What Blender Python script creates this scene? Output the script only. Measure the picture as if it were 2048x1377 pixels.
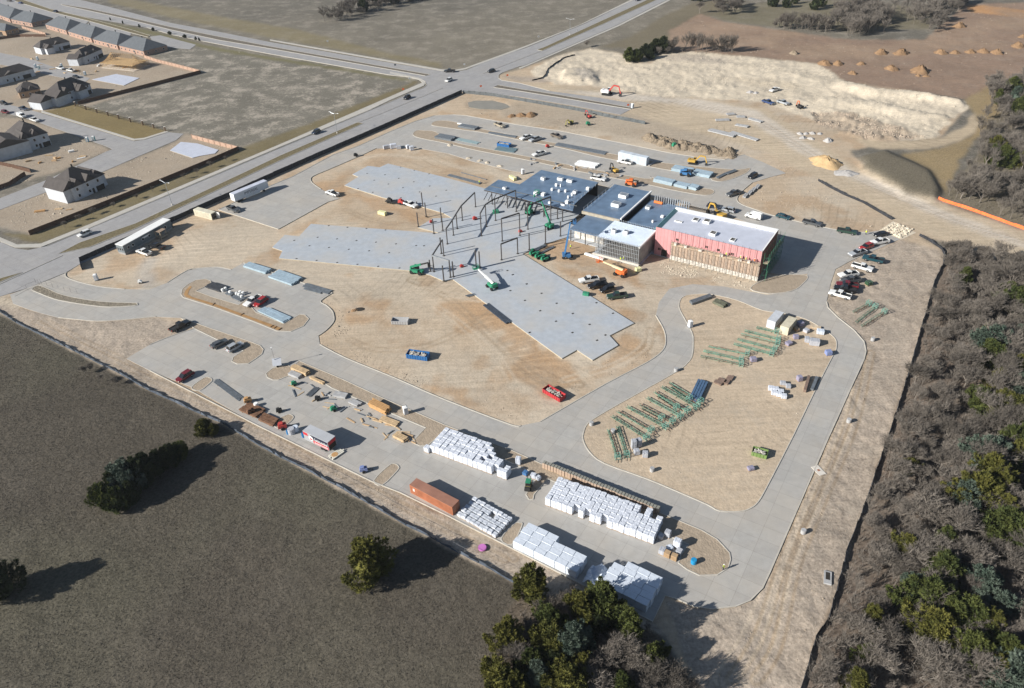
import bpy, bmesh, math, random
import numpy as np
from mathutils import Vector, Matrix
for o in list(bpy.data.objects): bpy.data.objects.remove(o, do_unlink=True)
SC = bpy.context.scene
COL = SC.collection
R = math.radians
# ---------------------------------------------------------------- camera
PW, PH = 2048.0, 1377.0
CF, CP, CR, CH = 1492.0, .624, -.043, 124.6      # focal length in photo pixels, pitch, roll, height of the helicopter
_fw = Vector((0, math.cos(CP), -math.sin(CP))); _up = Vector((0, math.sin(CP), math.cos(CP))); _rt = Vector((1, 0, 0))
_r2 = math.cos(CR)*_rt + math.sin(CR)*_up; _u2 = -math.sin(CR)*_rt + math.cos(CR)*_up
cam = bpy.data.cameras.new('camera'); camo = bpy.data.objects.new('camera', cam); COL.objects.link(camo)
cam.sensor_width = 36; cam.lens = CF/PW*36; cam.clip_start = 1; cam.clip_end = 20000
camo.matrix_world = Matrix(((_r2.x, _u2.x, -_fw.x, 0), (_r2.y, _u2.y, -_fw.y, 0), (_r2.z, _u2.z, -_fw.z, CH), (0, 0, 0, 1)))
SC.camera = camo
# ---------------------------------------------------------------- sky, sun, exposure
SUN_EL, SH_AZ = 26.5, 21.0          # sun height; direction the shadows fall, from +x towards +y
w = bpy.data.worlds.new('World'); SC.world = w; w.use_nodes = True
nt = w.node_tree; bg = nt.nodes['Background']
sky = nt.nodes.new('ShaderNodeTexSky'); sky.sky_type = 'NISHITA'; sky.sun_disc = False
_sd = Vector((-math.cos(R(SH_AZ))*math.cos(R(SUN_EL)), -math.sin(R(SH_AZ))*math.cos(R(SUN_EL)), math.sin(R(SUN_EL))))
sky.sun_elevation = R(SUN_EL); sky.sun_rotation = math.atan2(_sd.x, _sd.y)
sky.air_density = 1.0; sky.dust_density = .6; sky.ozone_density = 1.0; sky.altitude = 150
nt.links.new(sky.outputs[0], bg.inputs[0]); bg.inputs[1].default_value = .05
sl = bpy.data.lights.new('sun', 'SUN'); sl.energy = 4.6; sl.angle = R(.53); sl.color = (1, .962, .90)
so = bpy.data.objects.new('sun', sl); COL.objects.link(so)
so.rotation_euler = _sd.to_track_quat('Z', 'Y').to_euler()
SC.view_settings.view_transform = 'Standard'; SC.view_settings.look = 'None'
SC.view_settings.exposure = .76; SC.view_settings.gamma = 1
SC.render.engine = 'CYCLES'
# ---------------------------------------------------------------- helpers
def ray(px, py):
    return _fw + (px-PW/2)/CF*_r2 - (py-PH/2)/CF*_u2
def G(px, py, z=0.0):                 # photo pixel -> point at height z
    d = ray(px, py); t = (z-CH)/d.z
    return Vector((d.x*t, d.y*t, z))
def GL(pts, z=0.0): return [G(x, y, z) for x, y in pts]
def HT(base, top):                    # height of a pixel straight above a ground pixel
    b = G(*base); d = ray(*top); t = (b.x*d.x+b.y*d.y)/(d.x*d.x+d.y*d.y)
    return CH + d.z*t
def hdg(a, b):
    A, B = G(*a), G(*b); return math.atan2(B.y-A.y, B.x-A.x)
MATS = {}
def M(name, col, rough=.7, var=.12, scale=.8, metal=0., bump=0., bscale=4., spec=.3, var2=0., coat=0.):
    if name in MATS: return MATS[name]
    m = bpy.data.materials.new(name); m.use_nodes = True; t = m.node_tree; n = t.nodes; L = t.links
    b = n['Principled BSDF']; b.inputs['Roughness'].default_value = rough; b.inputs['Metallic'].default_value = metal
    b.inputs['Specular IOR Level'].default_value = spec
    if coat: b.inputs['Coat Weight'].default_value = coat
    g = n.new('ShaderNodeNewGeometry'); z = n.new('ShaderNodeTexNoise'); z.inputs['Scale'].default_value = scale; z.inputs['Detail'].default_value = 5
    L.new(g.outputs['Position'], z.inputs['Vector'])
    r = n.new('ShaderNodeMapRange'); r.inputs['From Min'].default_value = .25; r.inputs['From Max'].default_value = .75
    r.inputs['To Min'].default_value = 1-var; r.inputs['To Max'].default_value = 1+var; L.new(z.outputs['Fac'], r.inputs['Value'])
    v = n.new('ShaderNodeVectorMath'); v.operation = 'SCALE'; v.inputs[0].default_value = col; L.new(r.outputs[0], v.inputs['Scale'])
    out = v.outputs[0]
    if var2:
        oi = n.new('ShaderNodeObjectInfo'); r2 = n.new('ShaderNodeMapRange'); r2.inputs['To Min'].default_value = 1-var2; r2.inputs['To Max'].default_value = 1+var2
        L.new(oi.outputs['Random'], r2.inputs['Value']); v2 = n.new('ShaderNodeVectorMath'); v2.operation = 'SCALE'
        L.new(out, v2.inputs[0]); L.new(r2.outputs[0], v2.inputs['Scale']); out = v2.outputs[0]
    L.new(out, b.inputs['Base Color'])
    if bump:
        z2 = n.new('ShaderNodeTexNoise'); z2.inputs['Scale'].default_value = bscale; z2.inputs['Detail'].default_value = 4; L.new(g.outputs['Position'], z2.inputs['Vector'])
        bp = n.new('ShaderNodeBump'); bp.inputs['Distance'].default_value = bump; L.new(z2.outputs['Fac'], bp.inputs['Height']); L.new(bp.outputs[0], b.inputs['Normal'])
    MATS[name] = m; return m
class MB:
    def __init__(s): s.v = []; s.f = []; s.mi = []; s.cm = 0
    def add(s, vs, fs):
        b = len(s.v); s.v += [tuple(p) for p in vs]; s.f += [tuple(i+b for i in f) for f in fs]; s.mi += [s.cm]*len(fs); return s
    def box(s, cx, cy, z0, sx, sy, h, rz=0., tx=1., ty=1.):
        c, sn = math.cos(rz), math.sin(rz); vs = []
        for z, kx, ky in ((z0, 1, 1), (z0+h, tx, ty)):
            for a, b in ((-1, -1), (1, -1), (1, 1), (-1, 1)):
                x, y = a*sx/2*kx, b*sy/2*ky; vs.append((cx+c*x-sn*y, cy+sn*x+c*y, z))
        return s.add(vs, [(3, 2, 1, 0), (4, 5, 6, 7), (0, 1, 5, 4), (1, 2, 6, 5), (2, 3, 7, 6), (3, 0, 4, 7)])
    def prism(s, poly, z0, z1, top=True, bottom=True):
        n = len(poly); vs = [(p[0], p[1], z0) for p in poly]+[(p[0], p[1], z1) for p in poly]
        a = sum(poly[i][0]*poly[(i+1) % n][1]-poly[(i+1) % n][0]*poly[i][1] for i in range(n))
        fs = [(i, (i+1) % n, n+(i+1) % n, n+i) for i in range(n)]
        if top: fs.append(tuple(range(n, 2*n)))
        if bottom: fs.append(tuple(range(n-1, -1, -1)))
        if a < 0: fs = [tuple(reversed(f)) for f in fs]
        return s.add(vs, fs)
    def prof(s, pr, y0, y1):          # x-z profile extruded along y
        n = len(pr); vs = [(p[0], y0, p[1]) for p in pr]+[(p[0], y1, p[1]) for p in pr]
        return s.add(vs, [(i, n+i, n+(i+1) % n, (i+1) % n) for i in range(n)]+[tuple(range(n)), tuple(range(2*n-1, n-1, -1))])
    def beam(s, p, q, w, h=None):
        h = h or w; p, q = Vector(p), Vector(q); d = (q-p)
        if d.length < 1e-6: return s
        d.normalize(); u = Vector((0, 0, 1)) if abs(d.z) < .95 else Vector((1, 0, 0))
        a = d.cross(u).normalized()*w/2; b = a.cross(d).normalized()*h/2
        vs = [p-a-b, p+a-b, p+a+b, p-a+b, q-a-b, q+a-b, q+a+b, q-a+b]
        return s.add(vs, [(0, 1, 2, 3), (7, 6, 5, 4), (4, 5, 1, 0), (5, 6, 2, 1), (6, 7, 3, 2), (7, 4, 0, 3)])
    def tube(s, p, q, r, r2=None, n=8, caps=True):
        r2 = r if r2 is None else r2; p, q = Vector(p), Vector(q); d = (q-p).normalized()
        u = Vector((0, 0, 1)) if abs(d.z) < .95 else Vector((1, 0, 0)); a = d.cross(u).normalized(); b = a.cross(d)
        vs = []
        for c, rr in ((p, r), (q, r2)):
            for i in range(n):
                t = 2*math.pi*i/n; vs.append(c+a*math.cos(t)*rr+b*math.sin(t)*rr)
        fs = [(i, n+i, n+(i+1) % n, (i+1) % n) for i in range(n)]
        if caps: fs += [tuple(range(n)), tuple(range(2*n-1, n-1, -1))]
        return s.add(vs, fs)
    def build(s, name, mat, parent=None, smooth=False, loc=None, rz=0.):
        me = bpy.data.meshes.new(name); me.from_pydata(s.v, [], s.f)
        for m in (mat if isinstance(mat, (list, tuple)) else [mat]): me.materials.append(m)
        if isinstance(mat, (list, tuple)): me.polygons.foreach_set('material_index', s.mi)
        if smooth: me.polygons.foreach_set('use_smooth', [True]*len(me.polygons))
        me.update(); return link(name, me, parent, loc, rz)
def link(name, me, parent=None, loc=None, rz=0.):
    o = bpy.data.objects.new(name, me); COL.objects.link(o)
    if parent: o.parent = parent
    if loc is not None: o.location = loc
    if rz: o.rotation_euler = (0, 0, rz)
    return o
def tag(o, label, cat, group=None):
    o['label'] = label; o['category'] = cat
    if group: o['group'] = group
    return o
def thing(name, label, cat, loc=(0, 0, 0), rz=0., group=None):
    o = bpy.data.objects.new(name, None); COL.objects.link(o); o.empty_display_size = .5
    o.location = loc; o.rotation_euler = (0, 0, rz); return tag(o, label, cat, group)
def struct(o): o['kind'] = 'structure'; return o
def stuff(o): o['kind'] = 'stuff'; return o
def kids(o): return KID.get(o.name) or list(o.children)
KID = {}
def copy_tree(o, loc=None, rz=None, label=None, group=None, paint=None, pn=()):
    if o.name not in KID:
        KID[o.name] = list(o.children)
        for c in KID[o.name]: KID[c.name] = list(c.children)
    def cp(src, par):
        d = src.copy(); COL.objects.link(d); d.parent = par
        if paint and src.name.split('.')[0] in pn:
            d.material_slots[0].link = 'OBJECT'; d.material_slots[0].material = paint
        for ch in KID.get(src.name, []): cp(ch, d)
        return d
    r = cp(o, None)
    if loc is not None: r.location = loc
    if rz is not None: r.rotation_euler = (r.rotation_euler[0], r.rotation_euler[1], rz)
    if label: r['label'] = label
    if group: r['group'] = group
    return r
def smooth(pts, k=4, closed=False):
    P = [Vector((p[0], p[1])) for p in pts]; n = len(P); out = []
    for i in range(n if closed else n-1):
        a, b, c, d = (P[(i+j) % n] if closed else P[min(max(i+j, 0), n-1)] for j in (-1, 0, 1, 2))
        for q in range(k):
            t = q/k; out.append(.5*((2*b)+(c-a)*t+(2*a-5*b+4*c-d)*t*t+(3*b-a-3*c+d)*t**3))
    if not closed: out.append(P[-1])
    return [(p.x, p.y) for p in out]
rnd = random.Random(7)
# ================================================================ GROUND
def pxy(pts): return np.array([[p.x, p.y] for p in GL(pts)])
def pip(poly, X, Y):
    ins = np.zeros(X.shape, bool); n = len(poly); j = n-1
    for i in range(n):
        xi, yi = poly[i]; xj, yj = poly[j]
        if yi != yj:
            ins ^= ((yi > Y) != (yj > Y)) & (X < (xj-xi)*(Y-yi)/(yj-yi)+xi)
        j = i
    return ins
_rs = np.random.RandomState(5); _lat = _rs.rand(256, 256)
def vnoise(X, Y, s):
    x, y = X/s, Y/s; xi, yi = np.floor(x).astype(int), np.floor(y).astype(int); fx, fy = x-xi, y-yi
    fx = fx*fx*(3-2*fx); fy = fy*fy*(3-2*fy); a = lambda i, j: _lat[(xi+i) & 255, (yi+j) & 255]
    return (a(0, 0)*(1-fx)+a(1, 0)*fx)*(1-fy)+(a(0, 1)*(1-fx)+a(1, 1)*fx)*fy
def fbm(X, Y, s, o=4):
    t = 0; am = 1; w_ = 0
    for k in range(o): t = t+am*vnoise(X+17.3*k, Y-9.1*k, s/2**k); w_ += am; am *= .5
    return t/w_
# ---- paving outlines traced on the photograph (pixels of things that lie on the ground)
MAIN_FAR = [(-300, 700), (-60, 500), (3, 485), (29, 497), (56, 501), (95, 492.5), (250, 427.5), (560, 296.7), (780, 204.7), (831, 182), (846, 177), (853, 171), (850, 164), (843, 160), (818, 154.5), (780, 150.7)]
MAIN = MAIN_FAR + [(540, 108.6), (420, 85.7), (340, 69), (295, 56), (175, 35), (95, 17.5), (-60, -22), (60, -26), (160, 0), (212, 12.5), (340, 46), (447.4, 66), (540, 84.7), (780, 126), (884, 143), (913, 143.7), (932.5, 140.5), (970.6, 124.6), (1008.7, 110), (1050, 97), (1165, 50), (1269, 0), (1330, -28), (1400, -30), (1334, 0), (1235.5, 50), (1050, 131), (1039, 133), (1004, 146), (997, 151), (997, 157), (1004, 161.5), (1039, 167), (1099, 182.5), (1199, 196), (1264, 207.5), (1262, 219), (1241, 230), (1149, 212), (1039, 194), (983, 188), (926, 183), (780, 248), (560, 346), (300, 466), (161, 528), (133, 545), (60, 575), (-60, 612), (-300, 720)]
ENTRY = [(20, 590), (100, 560), (133, 546), (131, 550), (136, 557), (166, 567), (205, 575), (249, 579), (299, 580), (335, 566), (375, 541.5), (400, 537), (435, 535), (462, 540), (487, 526.5), (665, 587), (641, 603), (652, 611), (664, 622), (668, 633), (667, 645), (652, 661.5), (637, 672), (640, 690), (692, 717), (787, 755.5), (887, 799), (1022, 850.5), (1041, 852), (1081, 844), (1209, 770), (1294, 725.5), (1324, 703), (1331.5, 685), (1328, 661), (1311.5, 631.5), (1318, 605), (1339, 578), (1386, 569), (1449, 574), (1534, 590.5), (1583, 584), (1606, 559), (1616, 548), (1568, 550), (1530, 545), (1560, 470), (1440, 425), (1330, 400), (1180, 366), (1022, 342), (942, 322.5), (897, 307.5), (835, 297), (752, 297.5), (714.5, 315), (649.5, 343), (634.5, 349), (622, 356.5), (624.5, 366.5), (642, 379), (679.5, 398), (655, 405), (557, 459), (437, 420), (459, 410), (532.5, 375.6), (585, 354), (667, 310), (716, 293), (780, 264), (831, 243), (869, 232), (907, 230), (932.5, 232), (983, 241), (1039, 251), (1116, 262), (1239, 286), (1336, 306), (1399, 316), (1449, 320), (1489, 310), (1526, 325), (1572, 347), (1540, 355), (1504, 366), (1481, 386), (1474, 401), (1486, 411), (1514, 421), (1536, 429), (1596, 444), (1666, 459), (1731, 466), (1757, 462), (1800, 479), (1743, 504), (1698, 524), (1671, 539), (1662, 565), (1653, 604), (1656, 616), (1676, 636), (1708, 661), (1728, 684), (1732, 703), (1728, 720), (1708, 763), (1686, 813), (1656, 878), (1641, 913), (1621, 958), (1590, 1030), (1566, 1087), (1540, 1145), (1525, 1177), (1500, 1202), (1472, 1213.5), (1425, 1218.5), (1387, 1213.5), (1352, 1198), (1330, 1192), (1305, 1244), (1180, 1178), (1024, 1097.5), (1000, 1082), (909, 1039), (800, 985.6), (744.5, 964), (620, 904), (512, 850), (385, 775.5), (300, 742), (253, 718), (300, 690), (345, 672), (389, 658), (362, 636.5), (312, 634), (250, 640), (195, 643), (147, 639), (117, 636), (82, 627), (59, 620), (26, 608)]
ISL_B = [(1358, 614), (1361.5, 599), (1374, 591.5), (1399, 589), (1424, 590), (1474, 601.5), (1524, 621.5), (1568, 628), (1611, 639), (1646, 659), (1668, 676), (1673, 688), (1671, 703), (1663, 717), (1626, 790), (1586, 873), (1536, 970), (1516, 1005), (1500, 1018), (1480, 1024), (1439, 1023), (1414, 1010), (1356, 985), (1294, 959), (1209, 928), (1179, 905), (1166, 880), (1168, 863), (1174, 850), (1189, 838), (1240, 808), (1349, 747), (1374, 728), (1384, 713), (1386.5, 688), (1384, 666), (1364, 629)]
ISL_C = [(389, 658), (362, 636.5), (425, 659), (500, 684), (520, 692), (527, 700), (524, 709), (512, 718), (497, 728), (475, 729), (464, 724), (467, 715), (487, 703), (447, 686)]
ISL_D = [(584, 737), (599, 723), (687, 760.5), (762, 795.5), (837, 828), (887, 850), (1024, 902), (1081, 928), (1170, 963), (1290, 1014), (1404, 1062), (1434, 1080), (1459, 1107), (1461, 1120), (1456, 1137), (1434, 1151), (1399, 1152), (1374, 1140), (1357, 1127), (1362, 1110), (1378, 1090), (1330, 1070), (1095, 958), (1068, 990), (1066, 1000), (1058, 1000), (1052, 990), (1078, 950), (1020, 926), (885, 868), (855, 892), (840, 893), (829, 888), (830, 879), (852, 857), (664, 777), (645, 765), (600, 744), (556, 761), (546, 761), (535, 756), (532, 748), (545, 738), (575, 730)]
ISL_E = [(362.5, 590), (365, 579), (377, 569), (392, 561), (412, 559), (422, 563), (422, 569), (392, 583), (425, 595), (478, 611), (498, 596), (507, 598), (500, 612), (512, 626), (569, 649), (599, 630), (610, 631), (618, 639), (607, 653), (582, 664), (554, 663), (510, 645), (425, 614), (367, 596)]
ISL_W = [(64.5, 580.5), (69, 575), (79, 572.5), (95, 578), (126, 591), (176, 601), (220, 605.5), (270, 607), (274, 608.5), (271, 612), (220, 615), (176, 611), (126, 603), (103, 597), (73, 585)]
ISL_N1 = [(864, 247), (872, 243), (890, 242), (915, 246), (960, 258), (1040, 274), (1120, 289), (1210, 306), (1330, 327), (1440, 338), (1480, 340), (1500, 337), (1492, 347), (1460, 360), (1440, 364), (1424, 361), (1412, 352), (1330, 340), (1200, 315), (1120, 296), (1040, 281), (960, 265), (935, 262), (900, 257), (866, 252)]
ISL_N2 = [(826, 270), (833, 262), (850, 262), (872, 265), (900, 283), (960, 296), (1060, 315), (1150, 333), (1290, 358), (1300, 353), (1310, 358), (1400, 376), (1424, 380), (1428, 386), (1418, 391), (1395, 390), (1340, 380), (1290, 369), (1150, 342), (1060, 322), (960, 303), (890, 287), (840, 277)]
ISL_F = [[(383, 776), (408, 757), (418, 756), (424, 760), (421, 766), (400, 782)], [(545, 847), (573, 831), (583, 831), (587, 836), (580, 845), (560, 858)], [(748, 962), (778, 932), (790, 929), (797, 934), (795, 942), (765, 971)], [(1002, 1079), (1028, 1049), (1040, 1047), (1044, 1052), (1024, 1090)], [(1530, 560), (1568, 551), (1614, 552), (1606, 568), (1583, 583), (1536, 588), (1500, 578)]]
MED_1 = [(117, 508.7), (160, 486), (271, 448), (560, 312.3), (714.3, 246), (726, 247.8), (560, 322), (271, 458), (180, 495)]
MED_2 = [(122, 9), (175, 17.5), (250, 33.5), (340, 54.4), (437.7, 74), (540, 93.5), (780, 136), (855, 149), (861, 150.5), (851, 152.5), (780, 140), (540, 97.9), (437.7, 80.8), (340, 59.8), (250, 38), (175, 21.5), (125, 11)]
MED_3 = [(1074, 100.5), (1089, 95), (1186.7, 50), (1300, -2), (1318, -2), (1203, 50), (1084, 102.5)]
MED_4 = [(987, 175.5), (996, 171), (1039, 178.6), (1120, 191), (1262, 216), (1262, 219.5), (1120, 196), (1039, 183)]
MED_0 = [(-60, 580), (3, 557), (45, 546), (3, 564), (-60, 592)]
STREET_B = [(-60, 196), (0, 205), (80, 226), (269, 283), (290, 280), (337, 265), (367, 268), (352, 281), (275, 314), (197, 348), (100, 382), (0, 420), (-60, 440), (-60, 415), (0, 397), (97, 359), (212, 304), (225, 299), (210, 292), (62, 240), (0, 223), (-60, 212)]
STREET_A = [(-60, 92), (0, 106), (60, 118), (120, 139), (180, 157), (170, 165), (110, 153), (0, 129), (-60, 116)]
PARKS = [[(182, 43), (260, 62), (262, 70), (245, 80), (172, 52)], [(300, 74), (320, 71), (392, 90), (380, 99), (310, 93)], [(0, -8), (60, 8), (180, 40), (165, 55), (90, 32), (0, 12)]]
WALK_FAR = [(-60, 468), (0, 475), (35, 490), (82, 488), (180, 449), (560, 289.3), (657.7, 246.9), (780, 194), (835, 170), (845, 166), (838, 160), (780, 147), (780, 143.5), (838, 156), (852, 164), (848, 172), (780, 201), (740.7, 220), (560, 294.7), (180, 456), (82, 495), (30, 495.5), (0, 483), (-60, 476)]
WALK_N = [(540, 79.5), (780, 121.5), (884, 139.5), (913, 140), (930, 136.5), (1050, 93), (1160, 50), (1262, 0), (1269, 0), (1165, 49), (1050, 96), (931, 139.5), (913, 142.6), (884, 142.3), (780, 124.3), (540, 81.5)]
WALK_NE = [(1334, 1), (1235.5, 51), (1050, 132), (1038, 136), (1041, 138), (1050, 134.5), (1240, 52), (1341, 1)]
PAVES = [MAIN, ENTRY, STREET_A, STREET_B, WALK_FAR]+PARKS
SITE = [(-60, 600), (2, 626), (130, 692), (265, 763), (450, 850), (612, 940), (782, 1032), (957, 1127), (1044, 1176), (1330, 1270), (1400, 1400), (1606, 1400), (1631, 1277), (1671, 1187), (1721, 1032), (1801, 798), (1851, 626), (1888, 520), (1883, 499), (1836, 471), (2060, 530), (2060, 470), (1880, 410), (1810, 395), (1725, 335), (1700, 300), (1780, 290), (1880, 275), (1935, 215), (1840, 186), (1690, 165), (1640, 130), (1400, 105), (1330, 107), (1290, 128), (1240, 107), (1180, 97), (1130, 108), (1050, 136), (1000, 150), (926, 184), (780, 251), (560, 347), (161, 525), (130, 550)]
GREYS = [[(-60, 605), (2, 626), (130, 692), (265, 763), (450, 850), (782, 1032), (1044, 1176), (1330, 1270), (1310, 1246), (1024, 1099), (800, 987), (512, 852), (300, 744), (250, 720), (390, 655), (312, 634), (200, 643), (60, 621)],
         [(1880, 500), (1888, 525), (1851, 626), (1801, 798), (1721, 1032), (1671, 1187), (1631, 1277), (1606, 1400), (1400, 1400), (1330, 1200), (1425, 1219), (1500, 1203), (1540, 1146), (1590, 1031), (1656, 879), (1730, 712), (1728, 684), (1653, 604), (1680, 530), (1800, 480)],
         [(1085, 155), (1110, 120), (1150, 112), (1120, 150), (1100, 165), (1040, 165), (1000, 152)]]
DIRT_WARM = [[(930, 590), (965, 605), (1120, 722), (1100, 750), (1020, 700), (940, 620)], [(1055, 520), (1090, 520), (1270, 640), (1290, 620), (1180, 545)], [(560, 470), (610, 440), (640, 445), (560, 500), (550, 530), (540, 500)], [(690, 380), (760, 400), (850, 430), (880, 455), (760, 420), (680, 385)], [(1230, 690), (1260, 660), (1310, 690), (1250, 730), (1180, 750)], [(860, 760), (940, 780), (960, 820), (880, 790)], [(990, 760), (1060, 690), (1110, 720), (1150, 760), (1100, 790)], [(880, 600), (1000, 590), (1020, 650), (930, 680)], [(610, 380), (700, 350), (690, 400), (640, 410)], [(1050, 420), (1140, 470), (1280, 540), (1300, 580), (1200, 545), (1060, 510)], [(690, 615), (760, 600), (770, 650), (700, 640)], [(1030, 215), (1080, 222), (1060, 240), (1010, 235)], [(1380, 590), (1500, 600), (1520, 650), (1390, 650)]]
LIME = [(1060, 145), (1110, 112), (1140, 106), (1180, 97), (1240, 107), (1270, 126), (1300, 128), (1330, 107), (1400, 105), (1530, 118), (1640, 130), (1690, 165), (1750, 180), (1830, 185), (1925, 203), (1934, 215), (1900, 240), (1870, 275), (1820, 283), (1760, 270), (1690, 262), (1600, 230), (1530, 205), (1300, 190), (1180, 172), (1110, 170)]
HAUL = [(1040, 163), (1240, 183), (1400, 195), (1530, 218), (1630, 280), (1730, 345), (1880, 403), (2060, 468), (2060, 522), (1940, 500), (1850, 468), (1780, 437), (1640, 358), (1560, 318), (1490, 290), (1300, 247), (1240, 226), (1264, 208), (1100, 184)]
HAUL2 = [(1700, 275), (1780, 285), (1880, 276), (1930, 250), (1950, 225), (1960, 250), (1930, 280), (1860, 297), (1760, 300)]
BROWN = [(1340, 62), (1400, 28), (1450, 45), (1536, 57), (1700, 80), (1850, 80), (1930, 8), (2060, 5), (2060, 160), (1990, 170), (1940, 200), (1830, 185), (1750, 180), (1690, 165), (1640, 130), (1530, 118), (1400, 105), (1340, 104)]
ORANGE = [(1936, 14), (1960, 10), (2060, 22), (2060, 38), (1990, 30), (1940, 24)]
DRY = [(1925, 203), (1990, 165), (2000, 230), (1960, 270), (1920, 320), (1890, 390), (1860, 350), (1800, 310), (1870, 298), (1940, 275), (1955, 240)]
BERM = [(1720, 318), (1770, 305), (1800, 318), (1860, 345), (1880, 385), (1870, 402), (1810, 392), (1730, 340)]
OLIVE_T = [(1380, 20), (1536, 5), (1700, 0), (1880, 20), (1860, 58), (1700, 62), (1560, 55), (1450, 42)]
WOOD = [(1888, 500), (1930, 500), (2060, 540), (2200, 560), (2300, 1500), (1600, 1500), (1608, 1357), (1631, 1277), (1671, 1187), (1721, 1032), (1801, 798), (1851, 626), (1890, 525)]
WOOD2 = [(1880, 400), (1960, 300), (2000, 170), (2200, 150), (2200, 480), (2048, 455), (1900, 410)]
CLUMP = [(1040, 1180), (1180, 1180), (1320, 1270), (1400, 1400), (960, 1400), (1000, 1260)]
HOUSES = [(-60, 100), (60, 60), (130, 60), (330, 122), (400, 145), (120, 230), (-60, 210)]
HOUSES2 = [(-60, 230), (60, 240), (225, 300), (110, 345), (-60, 400)]
HOUSES3 = [(-60, 420), (0, 405), (200, 345), (355, 283), (370, 268), (480, 295), (420, 325), (60, 470), (-60, 440)]
LAWN = [(84, 224), (150, 207), (335, 262), (290, 278), (265, 281)]
VERGE = [(-60, 466), (60, 470), (420, 327), (480, 297), (640, 240), (780, 183), (835, 160), (838, 165), (780, 195), (560, 290), (180, 449), (82, 488), (0, 470)]
VERGE2 = [(0, 0), (95, 22), (295, 60), (420, 92), (540, 113), (780, 152), (820, 158), (835, 165), (780, 158), (540, 120), (420, 100), (290, 68), (180, 42), (0, 5)]
VERGE3 = [(215, 5), (340, 35), (450, 58), (540, 75), (780, 118), (884, 137), (880, 125), (780, 108), (600, 60), (420, 30), (230, -8)]
FIELD_L = [(300, 100), (400, 90), (540, 112), (780, 150), (838, 160), (780, 185), (560, 275), (470, 290), (370, 266), (150, 207), (400, 145), (330, 122)]
FIELD_N = [(-300, 620), (2, 627), (130, 692), (265, 763), (450, 850), (782, 1032), (1044, 1176), (1060, 1200), (1000, 1260), (960, 1500), (-400, 1500)]
# ---- height sheet: rows get wider apart with distance
NX, NY = 700, 700
yy = np.concatenate([[-2000, -1200, -500, -200, -60, 0], np.exp(np.linspace(math.log(46), math.log(900), NY)), [1050, 1300, 1700, 2300, 3200, 4000, 5000]])
uu = np.linspace(-1, 1, NX)
uu = np.concatenate([[-14, -7, -3.5, -2, -1.4], uu, [1.4, 2, 3.5, 7, 14]])
Yg, Ug = np.meshgrid(yy, uu, indexing='ij'); Xg = Ug*(64+.63*np.clip(Yg, 30, 1200))
w1 = (fbm(Xg, Yg, 6)-.5)*5; w2 = (fbm(Xg+400, Yg, 6)-.5)*5
big = fbm(Xg, Yg, 45); mid = fbm(Xg+90, Yg-50, 9); fin = fbm(Xg-33, Yg+12, 2.2, 3)
def soft(m, k):
    m = m.astype(np.float32)
    for _ in range(k):
        m[1:-1, 1:-1] = (m[1:-1, 1:-1]*2+m[:-2, 1:-1]+m[2:, 1:-1]+m[1:-1, :-2]+m[1:-1, 2:])/6
    return m
def reg(px, k=2, warp=.6): return soft(pip(pxy(px), Xg+w1*warp, Yg+w2*warp), k)
colr = np.zeros(Xg.shape+(3,), np.float32); par = np.zeros(Xg.shape+(3,), np.float32)
colr[:] = (.128, .118, .098); par[:] = (.55, .5, 0)
ft = np.clip((fbm(Xg, Yg, 160, 3)-.35)*3, 0, 1)[..., None]; colr[:] = colr*(1-ft)+np.array((.185, .165, .13))*ft
def track(px, w_, pair=0.):
    P = pxy(smooth(px, 6)); x0, y0 = P.min(0)-6; x1, y1 = P.max(0)+6; k = (Xg > x0) & (Xg < x1) & (Yg > y0) & (Yg < y1); X, Y = Xg[k], Yg[k]; d = np.full(X.shape, 99.)
    for a, b in zip(P[:-1], P[1:]):
        ab = b-a; t_ = np.clip(((X-a[0])*ab[0]+(Y-a[1])*ab[1])/(ab@ab+1e-9), 0, 1); d = np.minimum(d, np.hypot(X-a[0]-ab[0]*t_, Y-a[1]-ab[1]*t_))
    m = np.zeros(Xg.shape, np.float32); m[k] = np.clip(1.4-np.abs(d-pair)/w_, 0, 1)*(.45+.9*fbm(X, Y, 5)); return np.clip(m, 0, 1)
_lt, _dk = (.50, .415, .315), (.30, .225, .15)
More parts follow.
